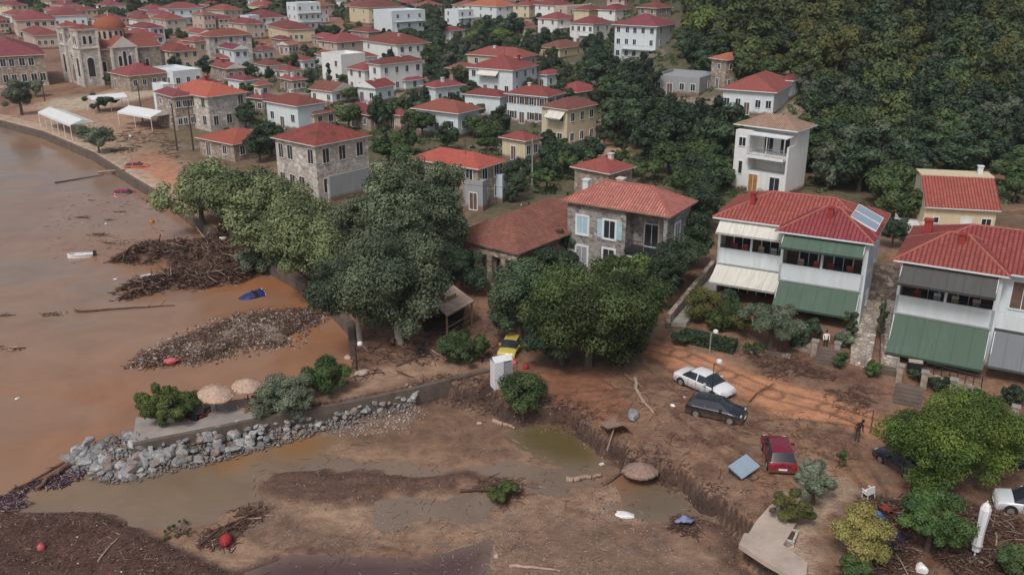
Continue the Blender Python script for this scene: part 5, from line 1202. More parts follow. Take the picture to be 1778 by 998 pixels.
# jetty shrubs
T('shrub','wide feathery green shrub at the tip of the jetty',289,728,112,66,'lime',9000,.15,34,'bush',lift=.05,cat='shrub')
T('shrub','grey green wispy shrub beside the thatched parasols on the jetty',498,722,112,72,'olive',9000,.14,34,'bush',lift=.05,cat='shrub')
T('clipped_bush','boxy bright green bush on the jetty left of the lamp post',567,682,68,66,'bright',9000,.13,30,'bush',lift=.05,cat='shrub')
T('shrub','green shrub clinging to the eroded bank by the white booth',908,728,76,94,'mid',7000,.15,30,'bush',lift=.1,cat='shrub')
T('uprooted_shrub','uprooted green shrub stranded on the mudflat',866,868,62,44,'lime',2600,.13,16,'dome',lift=.05,cat='shrub')
T('uprooted_shrub','flattened olive green shrub stranded beside the dark debris field',312,930,60,26,'autumn',1500,.13,12,'dome',lift=.05,cat='shrub')
# bottom right
T('citrus_tree','large glossy yellow-green tree hiding a dark car, bottom right',1648,846,218,168,'citrus',46000,.15,120,'round',lift=.3,clr=(.36,.52))
T('small_tree','small grey green tree with a leaning trunk at the paved corner',1412,875,84,84,'olive',7000,.13,30,'round',lift=.8)
T('small_tree','small olive green tree beside the square stone planter',1373,914,78,70,'autumn',5500,.13,26,'round',lift=.6)
T('small_tree','young yellow-leaved tree at the bottom right',1485,982,92,112,'yellow',9000,.12,36,'round',lift=.5)
T('small_tree','dense round green tree left of the closed grey parasol',1608,956,118,112,'bright',12000,.15,46,'round',lift=.5)
T('shrub','dark green bush cut by the bottom edge under the yellow tree',1480,1010,58,50,'mid',3500,.13,20,'bush',lift=.05,cat='shrub')
T('shrub','green bush at the bottom right corner',1762,1000,72,62,'mid',5000,.13,24,'bush',lift=.05,cat='shrub')
T('sapling','little green sapling left of the dark car at the big tree',1458,812,24,36,'bright',900,.12,8,'round',lift=.3)
# left promenade
T('tamarisk_tree','lone grey green tree on the promenade in front of the church',38,200,58,62,'olive',3500,.36,24,'round',lift=1.2)
T('shrub','low tree in the tamarisk corner behind the lone promenade tree',62,168,34,32,'olive',1500,.36,14,'bush',lift=.2,cat='shrub')
T('shrub','scrubby green bush on the seawall by the long marquee',172,266,44,50,'olive',2500,.3,18,'bush',lift=.2,cat='shrub')
T('shrub','thin green bush beside the long marquee',150,246,26,28,'olive',1000,.3,10,'bush',lift=.1,cat='shrub')
T('bushy_tree','dark tree between the white tent and the long marquee',172,194,66,34,'dark',3500,.36,20,'dome',lift=.2)
T('bushy_tree','dark green tree next to the church transept',205,150,40,26,'dark',1800,.4,14,'dome',lift=.2)
T('bushy_tree','round brownish green bush in the centre yard',1048,256,42,38,'dark',2600,.26,16,'dome',lift=.2)
T('bushy_tree','round dark bush in the centre yard left of the brownish one',986,296,52,50,'dark',3500,.26,18,'dome',lift=.2)
T('cypress_tree','tall dark tree right of the blue-white gable shed',893,350,46,84,'dark',4500,.26,26,'tall',lift=.3)
T('bushy_tree','dark tree behind the yellow cottage in the yard',955,262,36,40,'dark',2200,.28,14,'round',lift=.3)
# ------------------------------------------------------------------ trees that fill the gardens, the grove and the hill
for key,seed,R0,H0,hc,ncl,nl,ls,mat,form in (('d1',1,3,2.9,3.6,64,7500,.31,'dark','round'),('d2',2,3,3.4,4.2,64,8000,.31,'dark','tall'),('d3',3,3,2.6,3.2,64,7500,.31,'mid','round'),
    ('m1',4,3,2.7,3.4,64,7500,.31,'forest','round'),('m2',5,3,3.1,3.9,64,7800,.31,'forest','round'),('o1',6,3,2.6,3.3,64,7000,.30,'autumn','round'),('g1',7,3,2.7,3.3,64,7000,.31,'wild','round'),('b1',8,3,2.4,3.0,64,7000,.30,'lime','dome'),('s1',9,2,1.5,1.7,18,2600,.24,'mid','dome'),('c1',10,1.3,3.6,4.2,22,4200,.26,'dark','tall')):
    tree_proto(key,seed,R0,H0,hc,ncl,nl,ls,mat,form)
PL=[]
def fill(poly,n,rad,kinds,label,group,name,seed,cat='tree',sep=.62,zlv=2.0,clear=1.0,squash=(.8,1.15),sink=0,guard=1.0):
    rr=random.Random(seed); P=wp(poly,zlv) if zlv is not None else np.array(poly); lo=P.min(0);hi=P.max(0); got=0; tries=0
    while got<n and tries<n*60:
        tries+=1; x=rr.uniform(lo[0],hi[0]); y=rr.uniform(lo[1],hi[1])
        if sdf(np.array([x]),np.array([y]),P)[0]<0: continue
        r=rr.uniform(*rad)
        if any((x-f[0])**2+(y-f[1])**2<(f[2]+r*.55*clear)**2 for f in FOOT): continue
        if any((x-q[0])**2+(y-q[1])**2<((q[2]+r)*sep)**2 for q in PL): continue
        z=tz(x,y)
        cx_,cy_,s_=pr(x,y,z+r*1.1); rp=r*s_*.85; rv=rp*squash[1]*1.25
        if guard and any(y<q[4]-.5 and min(cx_+rp,q[2])-max(cx_-rp,q[0])>.16*guard*min(2*rp,q[2]-q[0]) and min(cy_+rv,q[3])-max(cy_-rv,q[1])>.22*guard*min(2*rp,q[3]-q[1]) for q in PROT): continue
        k=rr.choice(kinds); me,tm,R0,H0,hc=PROTO[k]; sc=r/R0; H1=H0*sc*rr.uniform(*squash); hc1=H1*1.12+.3-sink
        if k=='c1': sc=.8; H1=H0; hc1=hc
        lb=label[k] if isinstance(label,dict) else label
        place_tree(k,x,y,z,R0*sc,H1,hc1,rr.uniform(0,6.28),lb,group+(': '+k if isinstance(label,dict) else ''),name,cat); PL.append((x,y,r)); got+=1
    return got
TONE={'d1':'dark green','d2':'tall dark green','d3':'mid green','m1':'forest green','m2':'tall forest green','o1':'olive gold','g1':'grey green','b1':'yellowish green','s1':'small green','c1':'narrow dark'}
def LB(t): return {k:v+' '+t for k,v in TONE.items()}
n=0
# dense grove between the centre houses and the tall white house
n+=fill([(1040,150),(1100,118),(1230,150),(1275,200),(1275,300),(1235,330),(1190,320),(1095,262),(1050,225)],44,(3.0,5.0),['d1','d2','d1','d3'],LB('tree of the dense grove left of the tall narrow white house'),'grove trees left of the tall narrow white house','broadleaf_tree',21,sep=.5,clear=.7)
n+=fill([(1060,150),(1130,118),(1150,160),(1090,180)],4,(3,4),['b1','b1'],'bright yellow-green tree at the upper end of the dense grove','bright trees of the grove','broadleaf_tree',22,sep=.5,clear=.3)
n+=fill([(1400,300),(1440,200),(1600,220),(1800,235),(1820,330),(1740,300),(1600,290),(1590,330),(1560,360),(1430,330)],46,(2.6,4.2),['d1','d1','m1','d3','g1'],LB('tree on the lower slope behind the two big red-roofed houses'),'trees behind the two big red-roofed houses','broadleaf_tree',23,sep=.5,clear=.7)
n+=fill([(540,90),(600,140),(560,180),(470,130),(480,90)],10,(4,6),['d2','d1'],LB('tree of the dark clump left of the paired white houses'),'dark clump left of the paired white houses','broadleaf_tree',24,sep=.5)
n+=fill([(560,215),(640,190),(720,215),(850,205),(870,250),(800,250),(720,260),(640,270),(560,215)],22,(2.5,4),['d1','d3','d1','b1'],LB('tree in the gardens behind the gum trees'),'garden trees behind the gum trees','broadleaf_tree',25,sep=.5,clear=.7)
n+=fill([(560,140),(620,130),(740,170),(720,200),(640,190),(580,200)],16,(2.5,4),['d1','d3','s1','c1'],LB('tree in the gardens below the paired white houses'),'garden trees below the paired white houses','broadleaf_tree',26,sep=.5,clear=.7)
n+=fill([(745,70),(940,70),(940,88),(810,92),(745,130)],22,(3.5,5),['d1','d3','b1'],LB('tree of the garden belt above the large white house'),'garden belt above the large white house','broadleaf_tree',27,sep=.5,clear=.7)
n+=fill([(930,90),(1070,95),(1090,140),(1030,150),(960,120)],18,(3,4.4),['d1','d1','d3'],LB('tree of the gardens below the far white pair'),'gardens below the far white pair','broadleaf_tree',28,sep=.5,clear=.7)
n+=fill([(640,235),(700,225),(740,255),(700,290),(640,270)],6,(2,3),['b1','d3','c1'],LB('tree beside the bright red roof behind the gum trees'),'trees beside the bright red roof','broadleaf_tree',29,sep=.5,clear=.5)
n+=fill([(300,120),(560,60),(900,60),(1030,110),(1000,150),(900,220),(640,240),(420,230),(440,150)],90,(1.7,3.3),['d1','d3','s1','m1','d1','g1'],LB('garden tree between the roofs of the town'),'garden trees between the roofs of the town','garden_tree',30,sep=.6,clear=.35)
n+=fill([(300,120),(420,60),(470,120),(440,210),(330,150)],18,(1.6,2.8),['d1','d3','s1'],LB('tree between the stone houses and the church'),'trees between the stone houses and the church','garden_tree',36,sep=.6,clear=.4)
n+=fill([(820,300),(900,250),(1000,240),(1100,240),(1230,330),(1230,400),(1180,330),(1000,310),(900,340)],20,(1.3,2.4),['s1','d1','d3','s1'],LB('low tree in the yard behind the rubble-stone house'),'low trees in the yard behind the rubble-stone house','garden_tree',37,sep=.6,clear=.5)
n+=fill([(1405,318),(1470,290),(1590,300),(1590,345),(1560,410),(1535,370),(1520,335)],14,(1.6,3.0),['d1','d3','m1','s1'],LB('tree right behind the double house roof'),'trees right behind the double house','broadleaf_tree',61,sep=.5,clear=.3,guard=1.6)
n+=fill([(1745,290),(1830,290),(1850,400),(1790,380),(1750,340)],7,(1.6,2.8),['d1','d3','o1'],LB('tree right of the small cream house'),'trees right of the small cream house','broadleaf_tree',62,sep=.5,clear=.3)
n+=fill([(1330,295),(1420,240),(1700,240),(1800,250),(1800,290),(1600,290)],24,(2.6,4.2),['d1','m1','d3','d2'],LB('tree between the tall narrow white house and the small cream house'),'trees between the tall white and the small cream house','broadleaf_tree',63,sep=.46,clear=.5)
n+=fill([(1560,330),(1600,290),(1600,360),(1570,380)],6,(1,1.8),['s1','d1'],LB('bush left of the small cream house'),'bushes left of the small cream house','shrub',38,'shrub',sep=.5,clear=.3)
n+=fill([(1180,330),(1250,300),(1275,310),(1240,350),(1215,400)],10,(1.6,2.6),['d1','d3'],LB('tree beside the left corner of the double house'),'trees beside the left corner of the double house','broadleaf_tree',39,sep=.5,clear=.3)
n+=fill([(420,230),(440,130),(700,60),(1040,60),(1040,240),(860,260),(640,250)],125,(1.5,2.9),['d1','d3','s1','d1','m1'],LB('small tree in the gardens of the town centre'),'small garden trees of the town centre','garden_tree',51,sep=.5,clear=.1,guard=2.3)
n+=fill([(120,60),(440,60),(430,240),(300,160),(200,130)],40,(1.3,2.6),['d1','d3','s1','g1'],LB('small tree in the gardens right of the church'),'small garden trees right of the church','garden_tree',52,sep=.5,clear=.1,guard=2.3)
n+=fill([(-40,90),(-40,10),(500,8),(1180,8),(1180,60),(1000,70),(600,60),(440,90),(200,60)],95,(3.5,6),['d1','d2','d3','d1'],LB('tree among the far houses near the top edge'),'far trees near the top edge','far_tree',31,sep=.6,clear=.55)
n+=fill([(330,35),(470,30),(480,60),(440,75),(340,60)],12,(5,7),['d2','d1'],LB('tree of the dark belt at the upper left'),'dark belt at the upper left','far_tree',32,sep=.5)
n+=fill([(420,250),(470,240),(480,280),(440,290)],4,(2,3),['d2','d1'],LB('tree left of the mossy-roofed stone house'),'dark trees left of the mossy-roofed stone house','broadleaf_tree',33,sep=.5,clear=.6)
n+=fill([(905,300),(985,290),(1000,250),(940,275),(890,330)],6,(1.4,2.2),['s1','d1'],LB('bush in the centre yard'),'bushes in the centre yard','shrub',34,'shrub',sep=.5,clear=.6)
# wooded hill: world polygon
HP=[(26,150),(46,148),(120,140),(230,230),(330,420),(330,640),(150,640),(64,420),(58,300),(40,210)]
n+=fill([(1330,150),(1440,170),(1400,225),(1310,230)],8,(2.2,3.4),['d3','o1','g1'],LB('tree just behind the tall narrow white house'),'trees just behind the tall narrow white house','broadleaf_tree',35,sep=.5,clear=.6,zlv=4)
def hillfill(y0,y1,cnt,rad,kinds,seed,word):
    P=[(max(22,.135*y0+10 if y0>170 else 38),y0),(.62*y0+10,y0),(.62*y1+14,y1),(max(22,.17*y1+6),y1)]
    return fill(P,cnt,rad,kinds,LB('tree '+word),'hill trees '+word,'hill_tree',seed,sep=.50,zlv=None,clear=.6,squash=(.6,1.45),guard=.35)
n+=hillfill(128,165,70,(3.2,5),['d1','m1','d3','g1','m2'],41,'at the foot of the wooded hill')
n+=hillfill(165,215,85,(3.6,5.6),['m1','m2','d1','o1','m1'],42,'on the lower half of the wooded hill')
n+=hillfill(215,290,90,(4.4,6.8),['m1','m2','o1','m1','b1'],43,'on the upper half of the wooded hill')
print('trees',n)
# everything behind that reads as one canopy
def undergrowth():
    rr=np.random.RandomState(5); P=wp([(330,150),(700,60),(1300,40),(1900,-40),(1900,340),(1560,380),(1230,420),(1100,330),(900,340),(640,260),(420,260)],1.5); lo=P.min(0);hi=P.max(0)
    c=rr.uniform(lo,[min(hi[0],150),min(hi[1],330)],size=(9000,2)); k=(sdf(c[:,0],c[:,1],P)>0)&(fbm(c[:,0]*.12,c[:,1]*.12,3,8)>.40); k&=sdf(c[:,0],c[:,1],YARD)<-1; c=c[k][:5200]
    nl=40; z=terr(c[:,0],c[:,1]); r=rr.uniform(.5,1.3,len(c)); u=rr.normal(size=(len(c),nl,3)); u/=np.linalg.norm(u,axis=2)[...,None]; u[...,2]=np.abs(u[...,2])*.7
    p=u*(r[:,None]*rr.uniform(.5,1.1,(len(c),nl)))[...,None]; p[...,0]+=c[:,0,None]; p[...,1]+=c[:,1,None]; p[...,2]+=z[:,None]; p=p.reshape(-1,3); n_=len(p); nn=rr.normal(size=(n_,3)); nn[:,2]+=.8; nn/=np.linalg.norm(nn,axis=1)[:,None]; t=rr.normal(size=(n_,3)); a=np.cross(nn,t); a/=np.linalg.norm(a,axis=1)[:,None]; b=np.cross(nn,a); s=.2*rr.uniform(.6,1.3,n_)[:,None]
    V=np.stack([p-b*s,p+a*s*.7,p+b*s,p-a*s*.7],1); col=np.ones((n_,4,4)); col[...,0]=np.clip(np.repeat(rr.uniform(.1,.8,len(c)),nl)+.1*rr.normal(size=n_),0,1)[:,None]; col[...,1]=.5
    tag(link('undergrowth',npmesh('undergrowth',V.reshape(-1,3),np.arange(n_*4).reshape(-1,4),[L['mid']],{'Col':col.reshape(-1,4)})),'low weeds and scrub covering the gardens and the foot of the hill','ground cover',kind='stuff')
undergrowth()
def far_wood():
    rr=np.random.RandomState(77); V=[];C_=[]; cnt=0
    pts=[]
    while len(pts)<900:
        y=rr.uniform(285,700); x=rr.uniform(.16*y,.62*y+10)
        if rr.rand()<(y/700)*.3+.7: pts.append((x,y,rr.uniform(4.5,8)))
    while len(pts)<1250:
        y=rr.uniform(420,700); x=rr.uniform(-.5*y,.16*y); pts.append((x,y,rr.uniform(4,7)))
    pts=np.array(pts); z=terr(pts[:,0],pts[:,1]); nl=230
    for i,(x,y,r) in enumerate(pts):
        u=rr.normal(size=(nl,3)); u/=np.linalg.norm(u,axis=1)[:,None]; u[:,2]=np.abs(u[:,2])*.9-.1; q=r*(1+.16*np.sin(u[:,0]*6+i)*np.sin(u[:,1]*7+2*i))*rr.uniform(.8,1.05,nl)
        p=u*q[:,None]*[1,1,.85]+[x,y,z[i]+r*.35]; nn=u+rr.normal(size=(nl,3))*.4; nn/=np.linalg.norm(nn,axis=1)[:,None]; t=rr.normal(size=(nl,3)); a=np.cross(nn,t); a/=np.linalg.norm(a,axis=1)[:,None]; b=np.cross(nn,a); s=r*.21*rr.uniform(.6,1.3,nl)[:,None]
        V.append(np.stack([p-b*s,p+a*s*.7,p+b*s,p-a*s*.7],1)); tn=np.clip(.45+.35*rr.normal()*.6+.25*rr.normal(size=nl)*.6,0,1); c=np.ones((nl,4,4)); c[...,0]=tn[:,None]; c[...,1]=rr.rand(); C_.append(c)
    V=np.concatenate(V).reshape(-1,3); C_=np.concatenate(C_).reshape(-1,4)
    me=npmesh('far_wood',V,np.arange(len(V)).reshape(-1,4),[L['forest']],{'Col':C_}); tag(link('far_wood',me),'far-off green wood covering the upper hill','woodland',kind='stuff')
far_wood()
# ================================================================== CARS
for n_,c_ in (('white',(.78,.79,.80)),('black',(.018,.02,.028)),('wine',(.19,.012,.028)),('yellow',(.60,.47,.10)),('navy',(.02,.028,.05)),('silverw',(.70,.73,.76)),('orangered',(.62,.11,.06)),('blue',(.02,.03,.14)),('crimson',(.42,.02,.07))):
    M['p_'+n_]=paint('paint_'+n_,c_,mud=.18 if n_ in('white','silverw') else .5)
car('car','white sedan with dark windows standing on the flooded muddy road',1222,674,-50,M['p_white'],'sedan',.10)
car('car','black five-door car with muddy wheels beside the white sedan',1243,720,-27,M['p_black'],'hatch',.14,sc=1.0)
car('car','dark red hatchback seen from behind, stuck in the mud left of the grey container',1350,796,83,M['p_wine'],'hatch',.14)
car('car','dark blue-black car half hidden under the large glossy tree',1566,812,112,M['p_navy'],'hatch',.12,sc=.92)
car('car','white car cut off by the right edge of the picture',1790,884,160,M['p_silverw'],'hatch',.2)
car('car','yellow car with a pale roof parked under the dense dark trees',887,608,-104,M['p_yellow'],'hatch',.2,sc=.86)
car('car','orange-red car stranded on the promenade beside the seawall',238,290,15,M['p_orangered'],'hatch',.45,sc=.85)
car('car','crimson red car sunk in the sea just off the seawall',218,335,10,M['p_crimson'],'hatch',.62,rx=5,ry=4,zz=0.0,sc=.8)
car('car','dark blue car sunk on its side in the orange water',438,514,35,M['p_blue'],'hatch',.50,rx=28,ry=-16,zz=0.0,sc=.68)
def moto(label,px,py,head,lean,col):
    x,y,z=ground(px,py); o=empty('motorbike',label,'motorbike',(x,y,z+.1),R(head),None,R(lean)); 
    for xx in (-.65,.65):
        w=MB(); w.lathe([(.24,-.05),(.31,-.05),(.31,.05),(.24,.05),(.24,-.05)],(xx,0,.31),M['tyre'],16,ax=1); wo=w.build('wheel',o)
        r_=MB(); r_.lathe([(0,-.03),(.235,-.03),(.235,.03),(0,.03)],(xx,0,.31),M['rim'],10,ax=1); r_.build('rim',wo)
    b=MB(); b.tube([(-.6,0,.5),(-.2,0,.62),(.25,0,.70),(.5,0,.6)],[.10,.15,.17,.08],M[col],8); b.build('body',o,smooth=50)
    b=MB(); b.tube([(-.75,0,.78),(-.3,0,.76),(.0,0,.76)],[.07,.12,.08],M['tyre'],7); b.build('seat',o)
    b=MB(); b.bar((.65,0,.31),(.42,0,.95),.03,M['rim']); b.bar((.42,-.33,1.0),(.42,.33,1.0),.02,M['iron']); b.build('fork',o)
    b=MB(); b.box(-.2,.25,-.14,.14,.25,.5,M['iron']); b.build('engine',o)
moto('dark motorbike lying in the debris under the round green tree',1545,948,-40,62,'p_navy')
moto('dark motorbike standing at the right edge above the white car',1768,818,20,12,'p_navy')
# ================================================================== PEOPLE
person('person in dark clothes bending forward on the mud beside the small tree',1487,766,-60,'cloth_dark','cloth_blue','bend')
person('person in a white shirt standing on the garden steps of the double house',1432,607,170,'cloth_white','cloth_dark','stand')
person('person in a red top and light trousers on the right cobbled path',1557,572,185,'cloth_red','beige','walk')
# ================================================================== BEACH AND JETTY THINGS
def parasol(label,px,py,rad,h,mat,tx=0,ty=0,name='thatched_parasol',bury=0):
    x,y,z=ground(px,py); o=empty(name,label,'parasol',(x,y,z-bury),random.uniform(0,6),None,R(tx),R(ty))
    r=random.Random(int(px)); mb=MB(); n=40
    for k,(r0,z0,r1,z1) in enumerate(((.0,.52,rad*.45,.33),(rad*.42,.35,rad*.78,.16),(rad*.74,.18,rad,-.04))):
        for i in range(n):
            a0=2*pi*i/n;a1=2*pi*(i+1)/n; j=r.uniform(.95,1.05); P=lambda rr,a,zz:(rr*math.cos(a),rr*math.sin(a),h+zz)
            mb.face([P(r0,a0,z0),P(r1*j,a0,z1),P(r1*j,a1,z1+r.uniform(-.02,.02)),P(r0,a1,z0)] if r0>0 else [P(0,0,z0),P(r1*j,a0,z1),P(r1*j,a1,z1)],mat)
            mb.face([P(r1*j,a0,z1),P(r1*j*.98,a0,z1-.12),P(r1*j*.98,a1,z1-.12),P(r1*j,a1,z1)],mat)
    for i in range(n): a0=2*pi*i/n;a1=2*pi*(i+1)/n; mb.face([(0,0,h+.25),(rad*.98*math.cos(a1),rad*.98*math.sin(a1),h-.14),(rad*.98*math.cos(a0),rad*.98*math.sin(a0),h-.14)],mat)
    mb.build('canopy',o)
    p=MB(); p.bar((0,0,-.6),(0,0,h+.2),.055,M['wood'],8); p.build('pole',o)
    s=MB()
    for i in range(8): a=2*pi*i/8; s.bar((0,0,h-.35),(rad*.8*math.cos(a),rad*.8*math.sin(a),h-.06),.02,M['wood'],4)
    s.build('ribs',o)
    return o
parasol('left thatched round parasol on the jetty above the tipped dark chairs',375,716,1.22,1.6,M['thatch'],6,-7)
parasol('right thatched round parasol on the jetty beside the wispy shrub',430,702,1.15,1.5,M['thatch'],4,4)
parasol('muddy thatched parasol tilted at the top of the eroded bank',1112,818,1.15,.65,M['thatchw'],5,-4)
def tipped_tarp():
    x,y,z=ground(1066,752); o=empty('wooden_canopy','collapsed flat wooden canopy hanging over the eroded bank with its pole','canopy',(x,y,z),R(20),None,R(-14),R(10))
    mb=MB(); mb.face([(-.9,-.7,.5),(.1,-.9,.75),(.25,.7,.8),(-.8,.8,.55)],M['thatchw']); mb.face([(.1,-.9,.75),(1.0,-.8,.25),(1.0,.6,.3),(.25,.7,.8)],M['thatchw'])
    mb.face([(-.8,.8,.5),(.25,.7,.74),(.1,-.9,.7),(-.9,-.7,.45)],M['wood']); mb.face([(.25,.7,.74),(1.0,.6,.24),(1.0,-.8,.19),(.1,-.9,.7)],M['wood']); mb.build('canopy',o)
    mb=MB(); mb.bar((.0,-.1,.7),(-1.3,-1.6,-.75),.05,M['driftp']); mb.build('pole',o)
tipped_tarp()
def chairs(label,px,py,n,cols,seed,grp):
    """separate tipped garden chairs, each a thing"""
    rr=random.Random(seed)
    for i in range(n):
        x,y,z=ground(px+rr.uniform(-22,22),py+rr.uniform(-7,7)); m=M[cols[i%len(cols)]]
        o=empty('chair',label[i%len(label)],'chair',(x,y,z+.16),rr.uniform(0,6.28),grp,R(rr.choice((90,-80,20,100,0))),R(rr.uniform(-25,25)))
        s=MB(); s.box(-.24,.24,-.24,.24,.0,.06,m); s.build('seat',o)
        s=MB(); s.box(-.24,.24,.20,.25,.06,.50,m); s.build('backrest',o)
        for a in (-.21,.21):
            for b in (-.21,.21): l=MB(); l.bar((a,b,0),(a,b,-.42),.022,m,5); l.build('leg',o)
            l=MB(); l.box(a-.02,a+.02,-.22,.2,.2,.24,m); l.build('armrest',o)
def tbl(label,px,py,m,tilt,name='table'):
    x,y,z=ground(px,py); o=empty(name,label,'table',(x,y,z+.05),.5,None,R(tilt),R(tilt*.4))
    s=MB(); s.box(-.45,.45,-.4,.4,.68,.73,M[m]); s.build('tabletop',o)
    for a in (-.38,.38):
        for b in (-.33,.33): l=MB(); l.bar((a,b,0),(a,b,.68),.03,M[m],5); l.build('leg',o)
chairs(['tipped dark wicker chair in the heap by the feathery shrub on the jetty','tipped red and dark chair in the heap by the feathery shrub on the jetty'],352,724,5,['iron','chim','tyre','iron','chim'],3,'tipped chairs by the feathery shrub')
tbl('dark table standing among the tipped chairs by the feathery shrub',340,726,'iron',20); tbl('upturned brown table under the right thatched parasol',405,716,'wood',-30)
chairs(['tipped brown wicker chair in the heap under the right thatched parasol'],430,712,5,['bark','wood'],5,'tipped chairs under the right parasol')
tbl('brown table leaning beside the wispy shrub on the jetty',448,706,'bark',15)
# wooden kiosk roofs under the gum trees
def kiosk():
    z0=3.5; c=[at(723,500,z0),at(776,548,z0),at(824,522,z0),at(765,478,z0)]; x,y=[sum(p[i] for p in c)/4 for i in (0,1)]; g=tz(x,y)
    o=empty('beach_kiosk','open wooden kiosk with square pale boarded roof between the gum trees and the dense trees','kiosk',(x,y,g)); FOOT.append((x,y,3)); h=z0-g
    L_=[(p[0]-x,p[1]-y) for p in c]; mb=MB()
    mb.face([(p[0],p[1],h) for p in L_],M['boards']); mb.face([(p[0],p[1],h-.12) for p in L_[::-1]],M['wood'])
    for i in range(4): a=L_[i];b=L_[(i+1)%4]; mb.face([(a[0],a[1],h-.12),(b[0],b[1],h-.12),(b[0],b[1],h),(a[0],a[1],h)],M['wood'])
    mb.build('roof',o)
    mb=MB()
    for k in (.42,): 
        q=[(p[0]*k,p[1]*k,h+.004) for p in L_]
        for i in range(4): a=Vector(q[i]);b=Vector(q[(i+1)%4]); mb.bar(a,b,.07,M['wood'],4)
    mb.build('roof_frame',o)
    mb=MB(); q=[(p[0]*.40,p[1]*.40,h+.35) for p in L_]; mb.face(q,M['boards']); 
    for i in range(4): a=q[i];b=q[(i+1)%4]; mb.face([(a[0],a[1],h+.01),(b[0],b[1],h+.01),b,a],M['wood'])
    mb.build('roof_vent',o)
    for p in L_: m_=MB(); m_.box(p[0]*.9-.08,p[0]*.9+.08,p[1]*.9-.08,p[1]*.9+.08,-.3,h-.13,M['wood']); m_.build('post',o)
    m_=MB(); a=Vector((L_[1][0],L_[1][1],0))*.9; b=Vector((L_[2][0],L_[2][1],0))*.9; m_.bar(a+Vector((0,0,1)),b+Vector((0,0,1)),.05,M['wood'],4); m_.bar(a*1.0+Vector((-.02,0,.5)),b+Vector((0,0,.5)),.04,M['wood'],4); m_.build('rail',o)
    m_=MB(); cc=[(p[0]*.6,p[1]*.6) for p in L_]; m_.box(min(p[0] for p in cc),max(p[0] for p in cc),min(p[1] for p in cc),max(p[1] for p in cc),-.2,1.0,M['dark']); m_.build('counter',o)
    x,y=at(750,497,3.9); g=tz(x,y); o=empty('shed','small sheet-roofed hut with a red-brown panel behind the open kiosk','shed',(x,y,g),R(40)); m_=MB(); m_.box(-1.3,1.3,-1.0,1.0,-.2,2.4,M['wood'],bot=False); m_.build('wall',o)
    m_=MB(); hip_roof(m_,-1.3,1.3,-1,1,2.41,.35,.3,M['pale'],M['wood']); m_.build('roof',o)
    mb=MB(); mb.box(-.3,.3,-1.05,-1.003,.1,1.9,M['dark']); mb.build('door',o)
kiosk()
# white booth on the bank
def booth():
    x,y,z=ground(871,668); o=empty('changing_booth','tall narrow white booth standing open in front of the yellow car','booth',(x,y,z),R(25))
    mb=MB(); mb.box(-.75,-.05,-.5,-.42,-.1,2.1,M['sheet']); mb.box(-.75,-.69,-.419,.4,-.1,2.1,M['sheet']); mb.box(-.689,.7,.34,.4,-.1,2.1,M['sheet']); mb.box(.62,.68,-.42,.339,-.1,2.1,M['sheet']); mb.build('wall',o)
    mb=MB(); mb.face([(-.78,-.52,2.11),(.72,-.45,2.11),(.72,.0,2.42),(-.78,.0,2.42)],M['sheet']); mb.face([(-.78,.0,2.42),(.72,.0,2.42),(.72,.45,2.11),(-.78,.45,2.11)],M['sheet']); mb.face([(-.78,.45,2.10),(.72,.45,2.10),(.72,-.45,2.10),(-.78,-.52,2.10)],M['sheet']); mb.build('roof',o)
    mb=MB(); mb.box(.0,.6,-.47,-.45,-.1,2.0,M['grey']); mb.build('door',o)
booth()
def buoy(label,px,py,r,col,h=None,lie=0,name='buoy',zz=None):
    x,y,z=ground(px,py); z=max(z,0) if zz is None else zz; h=h or r
    o=empty(name,label,'buoy',(x,y,z+r*.5),random.uniform(0,3),None,R(lie)); mb=MB()
    mb.lathe([(0,-h)]+[(r*math.cos(t),h*math.sin(t)) for t in np.linspace(-1.4,1.3,9)]+[(0,h)],(0,0,0),col,14); mb.build('float',o,smooth=60)
    mb=MB(); mb.lathe([(.28*r,h*.95),(.28*r,h*1.18),(0,h*1.2)],(0,0,0),col,8); mb.build('eyelet',o)
redp=plain('red_plastic',(.40,.035,.045),.65,.35,3,spec=.3); M['redp']=redp; M['orgp']=plain('orange_plastic',(.50,.20,.06),.6,.3,2); M['pinkp']=plain('faded_red_plastic',(.55,.12,.13),.5,.25,2)
buoy('large red buoy lying in the shallow water beside a branch, bottom left',393,942,.36,redp,.52,78)
buoy('dull red buoy at the edge of the stony bar',296,630,.30,M['pinkp'],.6,80)
buoy('round orange-brown float drifting above the driftwood pile',265,400,.36,M['orgp'],.36,zz=-.1)
buoy('small red float hanging at the bank under the clinging shrub',882,686,.28,redp,.42)
buoy('bright red float in front of the dense dark trees',913,640,.24,redp,.3)
buoy('pinkish float next to the white booth',893,632,.24,M['pinkp'],.24)
buoy('small pink float on the dark debris field, bottom left',72,953,.22,M['pinkp'],.25)
